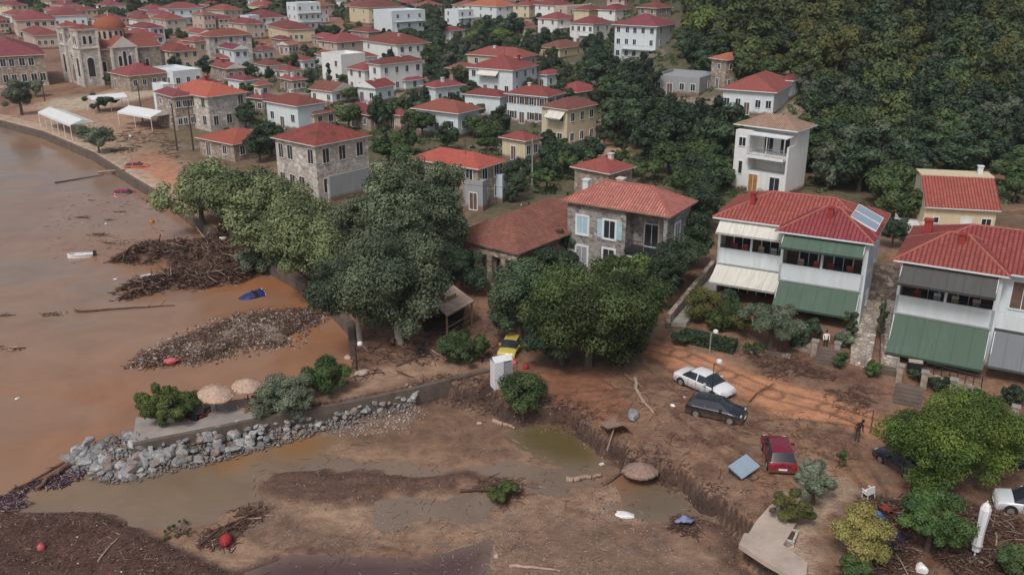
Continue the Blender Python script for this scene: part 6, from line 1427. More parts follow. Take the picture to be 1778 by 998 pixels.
def boat(label,px,py,head,l,w,mat,heel=0,hollow=True,name='boat',pitch=0):
    x,y=at(px,py,0); o=empty(name,label,'boat',(x,y,.0),R(head),None,R(heel),R(pitch)); mb=MB(); n=10; rows=[]
    for i in range(n+1):
        t=i/n; bw=w/2*(math.sin(pi*min(1,t*1.25+.25)/1.0)**.5 if t*1.25+.25<1 else 0.02) if False else w/2*(1-abs(2*t-1)**3.2*(.9 if t>.5 else .35)); xx=(t-.5)*l; sh=.12*t*t
        rows.append([(xx,-bw,.30+sh),(xx,-bw*.8,-.1),(xx,0,-.25),(xx,bw*.8,-.1),(xx,bw,.30+sh)])
    for i in range(n):
        for k in range(4): mb.face([rows[i][k],rows[i][k+1],rows[i+1][k+1],rows[i+1][k]],mat)
    mb.face([rows[0][k] for k in range(5)][::-1],mat); mb.face([rows[n][k] for k in range(5)],mat)
    mb.build('hull',o,smooth=40)
    rm=MB()
    for i in range(n):
        for k in (0,4):
            a=Vector(rows[i][k]);b=Vector(rows[i+1][k]); rm.bar(a,b,.05,mat,5)
    rm.build('gunwale',o)
    if hollow:
        for t in (.35,.65): s=MB(); s.box((t-.5)*l-.12,(t-.5)*l+.12,-w*.42,w*.42,.16,.2,mat); s.build('seat',o)
        f=MB(); f.face([(-l*.47,-w*.36,.02),(l*.36,-w*.34,.02),(l*.36,w*.34,.02),(-l*.47,w*.36,.02)],M['dark']); f.build('floor',o)
        m_=MB(); m_.box(-l/2-.35,-l/2-.02,-.14,.14,.1,.6,M['iron']); m_.bar((-l/2-.2,0,.1),(-l/2-.2,0,-.5),.05,M['iron']); m_.build('outboard_motor',o)
    else:
        d=MB()
        for i in range(n): d.face([rows[i][0],rows[i+1][0],(rows[i+1][2][0],0,.42),(rows[i][2][0],0,.42)],mat); d.face([(rows[i][2][0],0,.42),(rows[i+1][2][0],0,.42),rows[i+1][4],rows[i][4]],mat)
        d.build('deck',o,smooth=40)
boat('small open white dinghy drifting at the left',140,446,-165,2.6,1.1,M['boatw'],4)
boat('closed white pedal boat hull at the left end of the driftwood pile',261,484,22,2.2,.95,M['boatw'],3,False)
# white crumpled sheet on the mud
def blob(name,label,cat,px,py,sx,sy,sz,mat,rz,seed,zz=0,rx=0,ry=0):
    x,y,z=ground(px,py); me=rock_mesh(seed,mat,sx,sy,sz,9); o=link(name,me); o.location=(x,y,max(z,0)+sz*.35+zz); o.rotation_euler=(R(rx),R(ry),R(rz)); return tag(o,label,cat)
blob('plastic_sheet','crumpled bright white plastic sheet beside the brown pool','sheet',1085,894,.75,.32,.14,M['boatw'],-12,5)
blob('boulder','long pale grey rounded boulder lying in front of the bent log','boulder',1100,724,.42,.85,.5,M['rock'],-18,8)
blob('sack','pale muddy sack near the bottom edge under the round green tree','sack',1601,990,.38,.42,.32,M['boatw'],20,15)
blob('boulder','pale stone at the foot of the dark lamp post on the shore','boulder',628,650,.62,.36,.32,M['slab'],30,16)
blob('boulder','pale flat stone right of the boxy green bush','boulder',606,640,.42,.3,.22,M['slab'],-30,17)
blob('boulder','white styrofoam lump on top of the driftwood pile','debris',388,428,.42,.3,.22,M['boatw'],10,18,.9)
for k,(px,py,lb) in enumerate(((202,500,'white scrap at the lower left tip of the driftwood'),(226,452,'pale green and white scrap among the upper driftwood'),(186,402,'small white lump floating above the driftwood pile'),(145,402,'pale foam patch floating left of the white lump'),(455,556,'white scrap on the stony bar'),(303,610,'small white scrap beside the dull red buoy on the bar'),(35,713,'tiny white scrap floating alone far left'),(1188,690,'pale flat stone on the mud left of the black car'),(1168,704,'second pale flat stone on the mud left of the black car'),(833,735,'pale stone below the curved bank'),(1044,806,'small white stone under the collapsed canopy'),(862,966,'small white stone at the dark channel near the bottom'))):
    blob('scrap','%s'%lb,'scrap',px,py,.22,.15,.09,[M['boatw'],M['slab']][k%2],k*40,30+k)
# grey waste container with its lid
def container():
    x,y,z=ground(1286,818); o=empty('waste_container','grey-blue waste container lying tilted on the mud left of the dark red hatchback','container',(x,y,z-.30),R(38),None,R(20),R(-8))
    m=plain('container_plastic',(.05,.075,.085),.55,.2,2); mb=MB(); b0=[(-.65,-.42),(.65,-.42),(.65,.42),(-.65,.42)]; b1=[(-.8,-.52),(.8,-.52),(.8,.52),(-.8,.52)]
    for i in range(4): a,b=b0[i],b0[(i+1)%4]; c,d=b1[(i+1)%4],b1[i]; mb.face([(*a,0),(*b,0),(*c,.85),(*d,.85)],m)
    mb.face([(*p,0) for p in b0[::-1]],m); mb.build('bin',o)
    mb=MB(); mb.box(-.86,.86,-.58,.58,.85,.95,M['panel']); mb.build('lid',o)
    for a in (-.55,.55):
        for b in (-.35,.35): w=MB(); w.lathe([(0,-.03),(.09,-.03),(.09,.03),(0,.03)],(a,b,-.08),M['tyre'],8,ax=1); w.build('wheel',o)
    mb=MB(); mb.bar((-.86,-.5,.7),(-.86,.5,.7),.025,M['iron']); mb.build('handle',o)
container()
def plastic_chair():
    x,y,z=ground(1508,864); o=empty('plastic_chair','single white plastic chair left of the round green tree','chair',(x,y,z),R(200),None,0,R(12)); m=M['boatw']
    s=MB(); s.box(-.26,.26,-.26,.26,.40,.45,m); s.build('seat',o); s=MB(); s.box(-.27,.27,.24,.29,.45,.92,m); s.build('backrest',o)
    for a in (-.23,.23):
        for b in (-.23,.23): l=MB(); l.bar((a,b,.4),(a*1.15,b*1.15,0),.03,m,5); l.build('leg',o)
        l=MB(); l.box(a-.03,a+.03,-.24,.25,.62,.66,m); l.build('armrest',o)
plastic_chair()
def tarp(px,py,col,label,s,seed):
    x,y,z=ground(px,py); n=7; V=[];Fq=[]; rr=random.Random(seed)
    mb=MB(); P=[[((i/n-.5)*s,(j/n-.5)*s*.8,.35*math.exp(-((i-n/2)**2+(j-n/2)**2)/8)+rr.uniform(0,.08)) for j in range(n+1)] for i in range(n+1)]
    for i in range(n):
        for j in range(n): mb.face([P[i][j],P[i+1][j],P[i+1][j+1],P[i][j+1]],col); mb.face([(p[0],p[1],p[2]-.03) for p in (P[i][j+1],P[i+1][j+1],P[i+1][j],P[i][j])],col)
    o=mb.build('tarpaulin'); o.location=(x,y,z+.25); o.rotation_euler=(.3,.2,rr.uniform(0,3)); tag(o,label,'tarpaulin')
M['bluep']=plain('blue_plastic',(.02,.16,.50),.5,.2,2); M['purp']=plain('dark_purple_cloth',(.05,.03,.09),.8,.3,2); M['redc']=plain('dark_red_cloth',(.22,.04,.03),.8,.3,2); M['lilac']=plain('blue_grey_plastic',(.22,.25,.38),.6,.2,2)
tarp(1523,905,M['bluep'],'bright blue plastic sheet between the yellow tree and the round green tree',.95,1); tarp(1537,893,M['redc'],'dark red cloth caught above the blue plastic sheet',.8,2); tarp(1558,938,M['purp'],'dark purple cloth beside the lying motorbike',.9,3)
tarp(1188,912,M['lilac'],'blue-grey plastic panel on the debris heap at the brown pool',1.0,4)
# closed parasol bottom right
def closed_parasol():
    x,y,z=ground(1690,972); o=empty('closed_parasol','tall closed grey parasol with a pale frilled top, leaning, bottom right','parasol',(x,y,z),0,None,R(-2),R(3))
    mb=MB(); n=14; pr_=[(.08,.55),(.19,.62),(.21,.9),(.19,1.7),(.23,2.6),(.25,3.1),(.17,3.35),(.06,3.5)]
    for k in range(len(pr_)-1):
        for i in range(n):
            a0=2*pi*i/n;a1=2*pi*(i+1)/n; f=lambda i_:1+.16*(i_%2); P=lambda r,a,zz,i_:(r*f(i_)*math.cos(a),r*f(i_)*math.sin(a),zz)
            (r0,z0),(r1,z1)=pr_[k],pr_[k+1]; mb.face([P(r0,a0,z0,i),P(r0,a1,z0,i+1),P(r1,a1,z1,i+1),P(r1,a0,z1,i)],M['sheet'] if 1<k<5 else M['boatw'])
    mb.build('canopy',o); mb=MB(); mb.bar((0,0,-.4),(0,0,3.6),.045,M['frame'],8); mb.build('pole',o)
    mb=MB(); mb.bar((0,0,.9),(0,0,.98),.29,M['grey'],14); mb.build('tie_band',o); mb=MB(); mb.box(-.35,.35,-.35,.35,-.1,.12,M['conc']); mb.build('base',o)
closed_parasol()
# planter
x,y,z=ground(1362,936); o=empty('planter','low square stone planter with bare earth on the pale paving','planter',(x,y,z),R(-28))
for q in ((-.62,.62,-.62,-.5),(-.62,.62,.5,.62),(-.62,-.5,-.498,.498),(.5,.62,-.498,.498)): mb=MB(); mb.box(*q,-.1,.42,M['stoneC']); mb.build('side',o)
mb=MB(); mb.box(-.499,.499,-.499,.499,-.1,.33,M['twig']); mb.build('soil',o)
# ================================================================== POLES AND LAMPS
def pole(name,label,px,py,h,r,mat,cat,arm=None,lean=0,dark=None):
    x,y,z=ground(px,py); o=empty(name,label,cat,(x,y,z),0,None,R(lean)); mb=MB(); mb.bar((0,0,-.5),(0,0,h),r,mat,8,r*.7); mb.build('pole',o)
    if arm=='lamp':
        mb=MB(); mb.bar((0,0,h-.1),(.35,0,h+.15),.03,mat,5); mb.build('arm',o); mb=MB(); mb.lathe([(.05,.0),(.22,.12),(.20,.30),(0,.40)],(.35,0,h-.05),M['frame'],10); mb.build('lamp_head',o)
    elif arm=='wires':
        mb=MB(); mb.box(-.9,.9,-.05,.05,h-.5,h-.4,mat); mb.build('crossarm',o)
        for a in (-.8,0,.8): mb=MB(); mb.bar((a,0,h-.4),(a,0,h-.22),.05,M['frame'],6); mb.build('insulator',o)
    elif arm=='plain': mb=MB(); mb.bar((0,0,h),(0,0,h+.04),r*.8,mat,8); mb.build('cap',o)
    return o
pole('utility_pole','dark wooden utility pole in front of the ruined warehouse roof',918,452,6.3,.13,M['pole'],'pole','wires')
pole('utility_pole','short dark utility pole just right of the pole before the ruined warehouse',925,440,2.6,.10,M['pole'],'pole','plain')
pole('utility_pole','pale concrete utility pole behind the ruined warehouse',924,322,6.5,.12,M['poleg'],'pole','plain')
pole('utility_pole','dark pole in front of the mossy-roofed stone house shop front',583,345,6.2,.11,M['pole'],'pole','plain')
pole('utility_pole','left dark pole in front of the orange-roofed stone house',308,262,7.5,.15,M['pole'],'pole','plain')
pole('utility_pole','right dark pole in front of the orange-roofed stone house',336,262,8.0,.15,M['pole'],'pole','plain')
pole('utility_pole','dark pole beside the small tent in the marquee street',248,212,7,.13,M['pole'],'pole','plain')
pole('utility_pole','dark pole at the church forecourt wall',78,176,6,.13,M['pole'],'pole','plain')
pole('street_lamp','white-topped lamp on the promenade above the orange-red car',228,276,3.4,.08,M['poleg'],'lamp','lamp')
pole('street_lamp','dark lamp post with a pale shade at the shore beside the two pale stones',620,645,2.2,.07,M['iron'],'lamp','lamp')
pole('street_lamp','thin lamp post standing in front of the white sedan bonnet',1235,694,2.9,.045,M['iron'],'lamp','lamp')
pole('street_lamp','rusty thin post left of the large glossy tree',1511,752,1.7,.05,M['rust'],'post','plain')
pole('street_lamp','short pale lamp post in the long clipped hedge',1232,614,1.8,.06,M['poleg'],'lamp','lamp')
def cable(label,a,b,sag=.6,r=.02):
    A=Vector((*at(a[0],a[1],a[2]),a[2]));B=Vector((*at(b[0],b[1],b[2]),b[2])); mb=MB(); n=10; P=[(B-A)*(i/n)-Vector((0,0,sag*4*(i/n)*(1-i/n))) for i in range(n+1)]
    mb.tube(P,[r]*(n+1),M['iron'],4); o=mb.build('overhead_cable'); o.location=A; tag(o,label,'cable')
cable('overhead cable from the dark pole before the warehouse to the rubble-stone house',(918,325,7.2),(1000,330,7.6)); cable('overhead cable from the dark pole before the warehouse over the gum trees',(918,327,7.1),(583,262,7.0),1.2); cable('overhead cable between the two dark poles of the orange-roofed stone house',(308,185,8.2),(336,186,8.7),.3); cable('overhead cable from the concrete pole to the dark pole before the warehouse',(924,250,7.3),(918,326,7.0),.5)
# ================================================================== MARQUEES
def marquee(label,px0,px1,w,h,name='marquee',legs=4,open_=True):
    a=at(*px0,h+1.0); b=at(*px1,h+1.0); g=tz((a[0]+b[0])/2,(a[1]+b[1])/2); d=math.dist(a,b); o=empty(name,label,'tent',(a[0],a[1],g),math.atan2(b[1]-a[1],b[0]-a[0]))
    mb=MB(); m=M['boatw']; r=w*.16
    P=[(0,0,h),(d,0,h),(d,w/2,h+r),(0,w/2,h+r),(0,w,h),(d,w,h)]
    mb.face([P[0],P[1],P[2],P[3]],m); mb.face([P[3],P[2],P[5],P[4]],m); mb.face([(p[0],p[1],h-.05) for p in (P[4],P[5],P[1],P[0])],m)
    for q in ((0,1),(5,4)): u,v=P[q[0]],P[q[1]]; mb.face([(u[0],u[1],h-.35),(v[0],v[1],h-.35),v,u],m)
    mb.face([P[1],(d,w/2,h-.02),P[5],P[2]],m); mb.face([P[4],(0,w/2,h-.02),P[0],P[3]],m); mb.build('roof',o)
    for i in range(legs):
        for yy in (.05,w-.05): l=MB(); l.bar((d*i/(legs-1)*.99+.02,yy,-.3),(d*i/(legs-1)*.99+.02,yy,h-.05),.06,m,6); l.build('leg',o)
    FOOT.append((a[0],a[1],3)); return o,d
marquee('long white open marquee on the promenade left of the bushes',(66,197),(122,220),4.2,2.7,legs=6)
marquee('white tent roof beside the dark tree below the church',(160,176),(222,170),4.0,2.6,legs=3)
marquee('white pyramid-like tent in front of the white annexe with a dark vent',(204,196),(262,206),5.0,2.5,legs=3)
x,y,z=ground(84,226)
# ================================================================== STEPS, PATHS, WALLS BY THE TWO HOUSES
def slab(name,pts,z0,th,mat,label=None,cat=None,kind='structure'):
    mb=MB(); t=[(*at(a,b,z0),z0) for a,b in pts]; mb.face(t[::-1],mat); mb.face([(p[0],p[1],z0-th) for p in t],mat)
    for i in range(len(t)): a=t[i];b=t[(i+1)%len(t)]; mb.face([(a[0],a[1],z0-th),(b[0],b[1],z0-th),b,a][::-1],mat)
    o=mb.build(name); return tag(o,label,cat,kind=kind)
def pathstrip(name,L0,R0,L1,R1,z0,z1,mat):
    mb=MB(); q=[(*at(*L0,z0),z0),(*at(*R0,z0),z0),(*at(*R1,z1),z1),(*at(*L1,z1),z1)]; mb.face(q,mat)
    for i in range(4): a=q[i];b=q[(i+1)%4]; mb.face([(a[0],a[1],a[2]-1),(b[0],b[1],b[2]-1),b,a],mat)
    return tag(mb.build(name),kind='structure')
pathstrip('path',(1477,618),(1512,628),(1480,518),(1532,522),1.85,2.15,M['cobble'])
pathstrip('path',(1530,626),(1562,636),(1540,520),(1566,524),1.9,2.2,M['cobble'])
def wallseg(name,label,p,q,h,th,mat,zb=0,cat='wall'):
    a=ground(*p);b=ground(*q); mb=MB(); A=Vector((a[0],a[1],0));B=Vector((b[0],b[1],0)); d=(B-A).normalized(); n=Vector((-d.y,d.x,0))*th/2
    lo=[A-n,B-n,B+n,A+n]; za,zb_=a[2],b[2]; zs=[za,zb_,zb_,za]; bo=[(v.x,v.y,zz-.8) for v,zz in zip(lo,zs)]; to=[(v.x,v.y,zz+h) for v,zz in zip(lo,zs)]
    for i in range(4): j=(i+1)%4; mb.face([bo[i],bo[j],to[j],to[i]],mat)
    mb.face(to,mat); return tag(mb.build(name),label,cat)
wallseg('stone_wall','long grey stone retaining wall of the alley beside the double house',(1160,566),(1238,470),1.1,.4,M['stoneB'])
pathstrip('path',(1166,560),(1192,560),(1236,478),(1262,478),1.75,1.85,M['conc'])
wallseg('stone_wall','ruined brown stone wall with dark openings closing the gap between the two big houses',(1492,520),(1556,528),3.6,.5,M['stoneD'])
wallseg('stone_wall','narrow stone wall between the two cobbled paths',(1530,628),(1532,530),.8,.28,M['stoneD'])
wallseg('garden_wall','low stone garden wall with pale blue panel in front of the olive tree',(1376,604),(1420,618),.8,.25,M['stoneB'])
wallseg('garden_wall','low garden wall under the olive tree, right of the long hedge',(1262,606),(1372,622),.35,.25,M['stoneD'])
wallseg('garden_wall','low muddy garden wall in front of the right house terrace',(1600,662),(1700,690),.8,.25,M['stoneB'])
def steps(label,px,py,n,w,ang,dz=.16,tr=.32,mat='wallmud',side=True):
    x,y,z=ground(px,py); o=empty('steps',label,'steps',(x,y,z-.05),R(ang))
    for i in range(n): mb=MB(); mb.box(-w/2,w/2,i*tr,(i+1)*tr+(.3 if i==n-1 else 0),-.3,dz*(i+1),M[mat]); mb.build('step',o)
steps('three low stone steps at the foot of the grey alley path',1172,570,3,1.7,-8)
steps('muddy steps up to the garden of the double house beside the clipped bush',1436,634,5,1.9,-22)
steps('short steps at the foot of the right cobbled path',1545,652,3,1.4,-25)
steps('muddy brick steps between the gate pillars of the right house',1574,704,5,1.9,-25)
steps('pale steps with a handrail behind the large glossy tree at the right edge',1736,742,4,2.6,-30)
def pillar(label,px,py,h):
    x,y,z=ground(px,py); o=empty('gate_pillar',label,'pillar',(x,y,z),R(-28)); mb=MB(); mb.box(-.22,.22,-.22,.22,-.3,h,M['stoneB']); mb.build('shaft',o); mb=MB(); mb.box(-.28,.28,-.28,.28,h+.002,h+.1,M['conc']); mb.build('cap',o)
for lb,px,py,h in (('stone pillar left of the steps to the double house',1413,618,1.3),('stone pillar right of the steps to the double house',1452,620,1.2),('left stone gate pillar of the right house',1560,664,1.4),('right stone gate pillar of the right house',1602,676,1.4),('third stone pillar along the right house wall',1651,694,1.6),('stone pillar at the pale steps on the right edge',1758,738,1.4)): pillar(lb,px,py,h)
x,y,z=ground(1586,652); mb=MB(); mb.box(-.55,.55,-.3,.3,-.2,.45,M['tyre']); mb.box(-.5,.5,-.25,.25,.453,.55,M['slab']); o=mb.build('stone_bench'); o.location=(x,y,z+.7); o.rotation_euler=(0,0,R(-20)); tag(o,'pale topped bench under the big green awning of the right house','bench')
def fence(label,p,q,h,n,mat,name='fence'):
    a=ground(*p);b=ground(*q); A=Vector(a);B=Vector(b); o=empty(name,label,'fence',a); d=B-A
    for i in range(n): m_=MB(); t=d*(i/(n-1)); m_.bar(t-Vector((0,0,.2)),t+Vector((0,0,h)),.035,mat,5); m_.build('post',o)
    m_=MB()
    for k in (.35,.65,.97): m_.bar(Vector((0,0,h*k)),d+Vector((0,0,h*k)),.022,mat,4)
    m_.build('rail',o)
fence('dark railing at the lower terrace of the right house',(1604,664),(1700,690),1.7,8,M['iron'])
fence('pale horizontal railing beside the pale steps at the right edge',(1712,730),(1790,752),1.0,6,M['frame'])
fence('dark fence of the kiosk terrace along the shore path',(745,560),(830,535),1.0,6,M['wood'])
# long clipped hedge
x0,y0,z0=ground(1186,590); x1,y1,z1=ground(1276,612); cm,_=crown_mesh('hedge',5,1,1,60,12000,.13,'dark','round',clr=(.2,.3)); cm.name='hedge'
co=np.empty(len(cm.vertices)*3,dtype=np.float32); cm.vertices.foreach_get('co',co); co=co.reshape(-1,3); r_=np.random.RandomState(3)
nl=len(co)//4; c4=co.reshape(-1,4,3); ctr=c4.mean(1,keepdims=True); off=c4-ctr; face_=r_.randint(0,3,nl); Lh=math.hypot(x1-x0,y1-y0); nb=r_.uniform(-.5,.5,(nl,3))
nb[:,0]*=Lh; nb[:,1]*=.9; nb[:,2]=nb[:,2]*.9+.45; s_=np.where(r_.rand(nl)<.5,-1,1); nb[:,1]=np.where(face_==1,s_*.45+r_.normal(size=nl)*.05,nb[:,1]); nb[:,2]=np.where(face_==0,.9+r_.normal(size=nl)*.05,nb[:,2])
co=(off+nb[:,None,:]).reshape(-1,3); cm.vertices.foreach_set('co',co.astype(np.float32).ravel()); cm.update()
o=link('hedge',cm); o.location=((x0+x1)/2,(y0+y1)/2,(z0+z1)/2); o.rotation_euler=(0,0,math.atan2(y1-y0,x1-x0)); tag(o,'long low clipped dark hedge in front of the double house garden','hedge')
# ================================================================== BOULDERS OF THE JETTY
RK=[rock_mesh(100+i,M['rock'] if i%4 else M['rockb'],1,random.uniform(.75,1.1),random.uniform(.6,.85),8) for i in range(8)]
rr=random.Random(9); nb_=0
edge=[(112,790),(160,760),(232,748),(235,772),(350,748),(470,724),(600,700),(722,676)]; outer=[(118,802),(185,832),(235,826),(300,808),(390,790),(480,764),(590,734),(715,704)]
def along(P,t):
    k=t*(len(P)-1); i=min(int(k),len(P)-2); f=k-i; return (P[i][0]*(1-f)+P[i+1][0]*f,P[i][1]*(1-f)+P[i+1][1]*f)
for k in range(299):
    t=rr.random(); a=along(edge,t);b=along(outer,t); f=rr.random(); px=a[0]*(1-f)+b[0]*f+rr.uniform(-4,4); py=a[1]*(1-f)+b[1]*f+rr.uniform(-3,3)
    s=rr.uniform(.20,.50)*(1.0 if t<.7 else .68); zt=1.12*(1-f)**.8*(1 if t>.28 else .65)+.05
    x,y=at(px,py,zt); o=bpy.data.objects.new('boulder',RK[rr.randrange(8)]); COL.objects.link(o); o.location=(x,y,zt); o.scale=(s*rr.uniform(.8,1.3),s,s*rr.uniform(.8,1.1)); o.rotation_euler=(rr.uniform(-.5,.5),rr.uniform(-.5,.5),rr.uniform(0,6.3))
    big='large' if s>.40 else 'middle-sized' if s>.29 else 'small'
    tag(o,'%s angular grey boulder of the rock armour along the jetty'%big,'boulder','%s grey boulders along the jetty'%big); nb_+=1
pebbles('armour_stones','small stones filling the gaps between the grey boulders of the jetty',wp([(p[0],p[1]+13) for p in edge]+outer[::-1],.4),4200,.07,.24,[M['rock'],M['rockb'],M['rock']],40,thr=.0,dz=.1)
# ================================================================== LOGS
DR=M['drift'];DP=M['driftp'];TW=M['twig']
log('log','long pale trunk lying bent on the mud below the dense tree',(1102,660),(1137,720),.16,DP,bend=-.12,branches=2,seed=5)
log('log','dark trunk beside the long pale bent trunk',(1085,652),(1128,700),.13,DR,bend=.15,branches=5,seed=6)
log('log','short pale trunk at the curved bank',(856,732),(896,748),.20,DP,bend=.05,branches=1,seed=7)
log('log','flat pale splintered trunk on the mud below the thatched parasol',(985,836),(1046,828),.20,DP,bend=.05,branches=1,seed=8,r2=.10)
log('log','second pale trunk right of the splintered trunk',(1046,842),(1082,820),.15,DR,bend=.02,branches=1,seed=9)
log('log','slender pale log near the bottom edge',(884,984),(972,992),.11,DP,bend=.06,branches=1,seed=10)
log('log','curved brown trunk running from the jetty tip towards the left edge',(136,820),(70,868),.22,DR,bend=-.1,branches=1,seed=11,z=.15)
log('log','short trunk beside the jetty tip',(128,812),(20,880),.12,DR,bend=.05,branches=3,seed=12,z=.2)
log('dead_branch','long dead trunk with a root clump floating at the left',(140,560),(305,549),.10,TW,bend=.03,branches=2,seed=13,z=.06,roots=True,cat='trunk')
log('mooring_beam','thin dark beam floating near the crimson sunken car',(98,330),(182,316),.12,TW,bend=.0,branches=0,seed=14,z=.03,cat='beam')
log('log','pale log caught at the seawall above the crimson car',(172,312),(218,296),.16,DP,bend=.05,branches=2,seed=15,z=.05)
log('log','small pale log on the jetty rim near the end of the boulders',(706,682),(722,690),.13,DP,bend=.02,branches=1,seed=16,z=.35)
log('log','thin pale log under the glossy bush on the shore path',(750,610),(772,622),.10,DP,bend=.0,branches=0,seed=17)
log('log','thin pale pole across the shore path under the gum trees',(586,572),(606,584),.09,DP,bend=.0,branches=0,seed=18,z=.2)
log('dead_branch','dead pale branch standing out of the driftwood pile',(392,440),(340,415),.08,DP,bend=.1,branches=4,seed=19,z=.3,z2=1.2,cat='branch')
log('dead_branch','dead branch lying on the orange flood right of the white sedan',(1300,700),(1345,668),.045,TW,bend=.1,branches=9,seed=20,cat='branch',z=.1)
log('dead_branch','dark branch heap of the stranded shrub on the mudflat',(800,856),(895,862),.10,TW,bend=.2,branches=8,seed=21,cat='branch',z=.1)
log('dead_branch','dead branch next to the large red buoy',(345,948),(440,895),.09,TW,bend=.15,branches=7,seed=22,cat='branch',z=.05)
log('log','brown branch among the debris under the closed parasol',(1560,960),(1640,892),.09,DR,bend=.2,branches=5,seed=23)
log('log','long bare branch at the right of the closed parasol',(1705,880),(1700,990),.07,DP,bend=.25,branches=6,seed=24)
log('log','bare orange-brown branch near the right bottom corner',(1730,975),(1745,930),.07,DR,bend=.1,branches=3,seed=25)
log('log','brown branch crossing the debris right of the closed parasol',(1720,880),(1775,960),.06,DR,bend=.2,branches=6,seed=26)
log('log','thin pale stick on the dark debris field, bottom left',(170,976),(205,935),.06,DP,bend=.05,branches=1,seed=27)
log('log','broken brown trunk on the bank beside the muddy parasol',(1095,775),(1130,790),.06,DR,bend=.05,branches=2,seed=28)
log('tree_stump','dark stump on the mud under the gum trees',(680,602),(683,600),.28,TW,bend=0,branches=2,seed=29,cat='stump',z2=.5,z=.0)
log('log','dark curved beam near the round wheel on the shore path',(690,636),(760,610),.11,DR,bend=.1,branches=3,seed=31)
log('log','thin branch crossing the jetty rim near the bank',(690,650),(745,672),.06,TW,bend=.1,branches=4,seed=32,z=.2)
x,y,z=ground(733,617); mb=MB(); mb.lathe([(.30,-.12),(.48,-.12),(.52,0),(.48,.12),(.30,.12),(.26,0),(.30,-.12)],(0,0,0),M['tyre'],20,ax=2); o=mb.build('tyre'); o.location=(x,y,z+.25); o.rotation_euler=(.7,.2,0); tag(o,'old dark tyre on the shore path under the gum trees','tyre')
# floating clumps
for k,(px,py,s,lb) in enumerate(((90,546,.9,'clump of driftwood floating alone far left'),(8,606,1.0,'dark clump of driftwood at the left edge'),(8,548,.6,'small low clump at the left edge above the dark one'),(160,348,.45,'small dark floating clump below the thin beam'),(207,368,.5,'small dark clump above the orange-brown float'),(190,382,.5,'dark forked clump left of the orange-brown float'),(175,408,.9,'ragged clump of branches under the white lump'),(200,422,1.1,'brown clump of branches right of the dinghy'),(145,378,.7,'thin floating reeds in the open water'),(262,430,.7,'small brown clump above the driftwood pile'))):
    x,y=at(px,py); r_=random.Random(k+50); mb=MB()
    for i in range(34):
        a=r_.uniform(0,6.28); p=Vector((r_.gauss(0,.45)*s*1.5,r_.gauss(0,.2)*s,r_.uniform(-.02,.14)*s)); d=Vector((math.cos(a),math.sin(a)*.5,r_.uniform(-.1,.15)))*s*r_.uniform(.25,.7); mb.bar(p-d,p+d,.035*s+.012,[M['twig'],M['drift'],M['twig'],DP][r_.randrange(4)],5,.015)
    o=mb.build('floating_debris'); o.location=(x,y,.02); tag(o,lb,'driftwood')
# ================================================================== UNCOUNTABLE DEBRIS
def haze():
    m=bpy.data.materials.new('haze'); m.use_nodes=True; t=m.node_tree; t.nodes.clear(); o_=t.nodes.new('ShaderNodeOutputMaterial'); v=t.nodes.new('ShaderNodeVolumePrincipled')
    v.inputs['Color'].default_value=(.80,.86,.92,1); v.inputs['Density'].default_value=.00017; v.inputs['Anisotropy'].default_value=.1; t.links.new(v.outputs[0],o_.inputs['Volume'])
    mb=MB(); mb.box(-1850,1850,-90,3050,-3,140,m); tag(mb.build('haze'),'thin pale haze over the bay and town','haze',kind='stuff')
haze()
DM=[M['twig'],M['drift'],M['twig'],M['driftp'],M['drift'],M['twig'],M['drift'],M['twig']]
sticks('driftwood_pile','big brown tangle of driftwood piled against the seawall trees',PILE,9500,.25,1.5,.04,DM[:3]+[M['twig'],M['driftp']],1,hmax=.9,flat=1.4)
pebbles('stone_bar','bar of grey stones and rubbish in the shallow sea',BAR,7500,.03,.24,[M['rock'],M['rockb'],M['slab'],M['twig'],M['twig'],M['rockb'],M['drift']],2,thr=.40,soft=1.3)
sticks('bar_litter','sticks and litter lying on the stony bar',BAR,3600,.15,1.1,.025,DM,3,hmax=.1)
sticks('debris_field','dark field of wood chips and rubbish at the bottom left',DARK,5200,.05,.34,.014,[M['twig'],M['drift'],M['twig'],M['twig'],M['drift'],M['twig'],M['driftp']],4,hmax=.06,flat=.5)
pebbles('debris_chips','bright scraps of plastic and wood in the dark debris field',DARK,420,.02,.09,[M['boatw'],M['slab'],M['driftp'],M['pinkp'],M['awnG'],M['slab']],44,thr=.3)
sticks('buoy_debris','muddy branches and reeds around the large red buoy',wp([(345,935),(395,890),(455,878),(462,895),(420,920),(400,955),(350,955)],0),650,.15,.9,.028,DM,45,hmax=.22,flat=.8)
sticks('mud_litter','twigs and litter scattered over the mudflat',wp([(430,800),(900,700),(1060,790),(1290,940),(1330,1010),(440,1010)],0),900,.1,.5,.015,[M['twig'],M['drift'],M['driftp']],5,hmax=.02,flat=.2)
pebbles('mud_pebbles','pebbles scattered over the mudflat',wp([(440,870),(800,900),(900,840),(1060,860),(1150,930),(1290,960),(1300,1020),(820,1020),(600,930)],0),4200,.015,.08,[M['rockb'],M['drift'],M['rock'],M['slab']],6,thr=.52)
pebbles('jetty_foot_pebbles','small stones between the end of the boulders and the curved bank',wp([(560,745),(720,700),(740,720),(700,748),(600,760)],0),1200,.03,.16,[M['rock'],M['rockb'],M['slab']],7,thr=.2)
pebbles('pool_pebbles','pale stones beside the white plastic sheet',wp([(1000,860),(1060,845),(1085,880),(1060,910),(1010,900)],0),420,.02,.11,[M['rock'],M['rockb'],M['slab'],M['rockb'],M['twig']],8,thr=.35)
bk=wp([(700,676),(770,655),(850,664),(900,690),(950,700),(1015,708),(1070,760),(1150,795),(1250,858),(1300,905),(1280,925),(1180,850),(1130,820),(1060,800),(1005,745),(940,732),(880,716),(770,690)],.7)
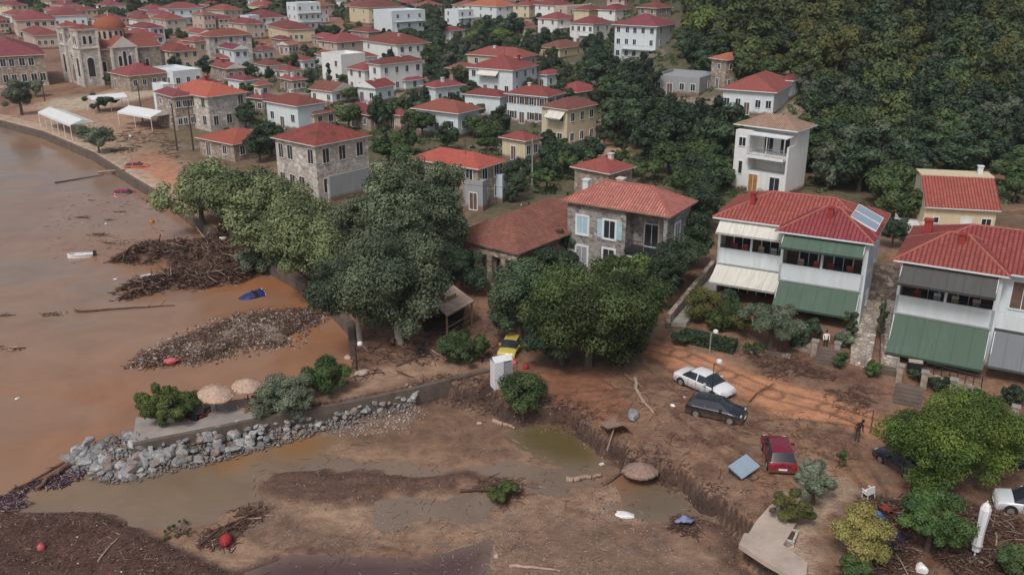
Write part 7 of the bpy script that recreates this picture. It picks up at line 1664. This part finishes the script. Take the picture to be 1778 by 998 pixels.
sticks('bank_roots','roots and torn plants along the eroded bank',bk,1500,.15,.8,.02,[M['twig'],M['drift'],M['twig']],9,hmax=.1,flat=2.5); pebbles('bank_rubble','rubble and soil lumps along the eroded bank',bk,1800,.03,.16,[M['twig'],M['rockb'],M['drift']],10,thr=.2)
sticks('square_litter','branches and litter lying over the muddy square',wp([(1100,640),(1300,700),(1500,720),(1500,800),(1320,880),(1150,810),(1060,740),(950,690)],1.2),1100,.12,.7,.016,DM,11,hmax=.03,flat=.25)
sticks('garden_litter','tangled branches on the ground around the closed parasol',wp([(1480,860),(1640,860),(1790,900),(1790,1020),(1440,1020),(1500,940)],1.3),2600,.2,1.3,.028,DM,12,hmax=.25,flat=.8)
sticks('road_litter','dark branches and reeds along the flooded road edge',wp([(1270,600),(1360,605),(1480,660),(1560,690),(1500,720),(1330,650)],1.3),1300,.15,.8,.02,[M['twig'],M['twig'],M['drift']],13,hmax=.12,flat=.6)
sticks('shore_litter','broken boards and branches on the shore path under the gum trees',wp([(600,600),(700,590),(860,560),(880,620),(700,650),(600,670)],1.1),700,.15,1.0,.03,DM,14,hmax=.1)
sticks('net_debris','dark purple strip of netting and weed reaching from the jetty to the left edge',wp([(-20,875),(60,838),(135,808),(150,822),(70,862),(0,900),(-30,905)],0),2200,.1,.7,.02,[M['purp'],M['twig'],M['purp'],M['driftp']],15,zlift=.05,hmax=.15,cat='netting')
sticks('shrub_debris','broken reeds around the stranded shrub',wp([(795,870),(830,835),(900,830),(912,860),(870,885)],0),500,.2,.9,.02,DM,16,hmax=.3)
sticks('heap_debris','muddy heap of branches under the blue-grey panel',wp([(1140,915),(1170,895),(1215,905),(1212,935),(1170,930)],0),500,.2,.8,.02,DM,17,hmax=.3)
sticks('promenade_litter','dark litter swept along the promenade and marquee street',wp([(150,240),(260,215),(330,260),(320,290),(250,262),(200,275)],1),420,.3,1.6,.05,DM,18,hmax=.1)
sticks('sea_litter','bits of wood drifting on the sea',wp([(100,330),(260,330),(340,420),(250,440),(120,470),(60,420)],0),420,.08,.6,.02,DM,19,hmax=0,flat=0)
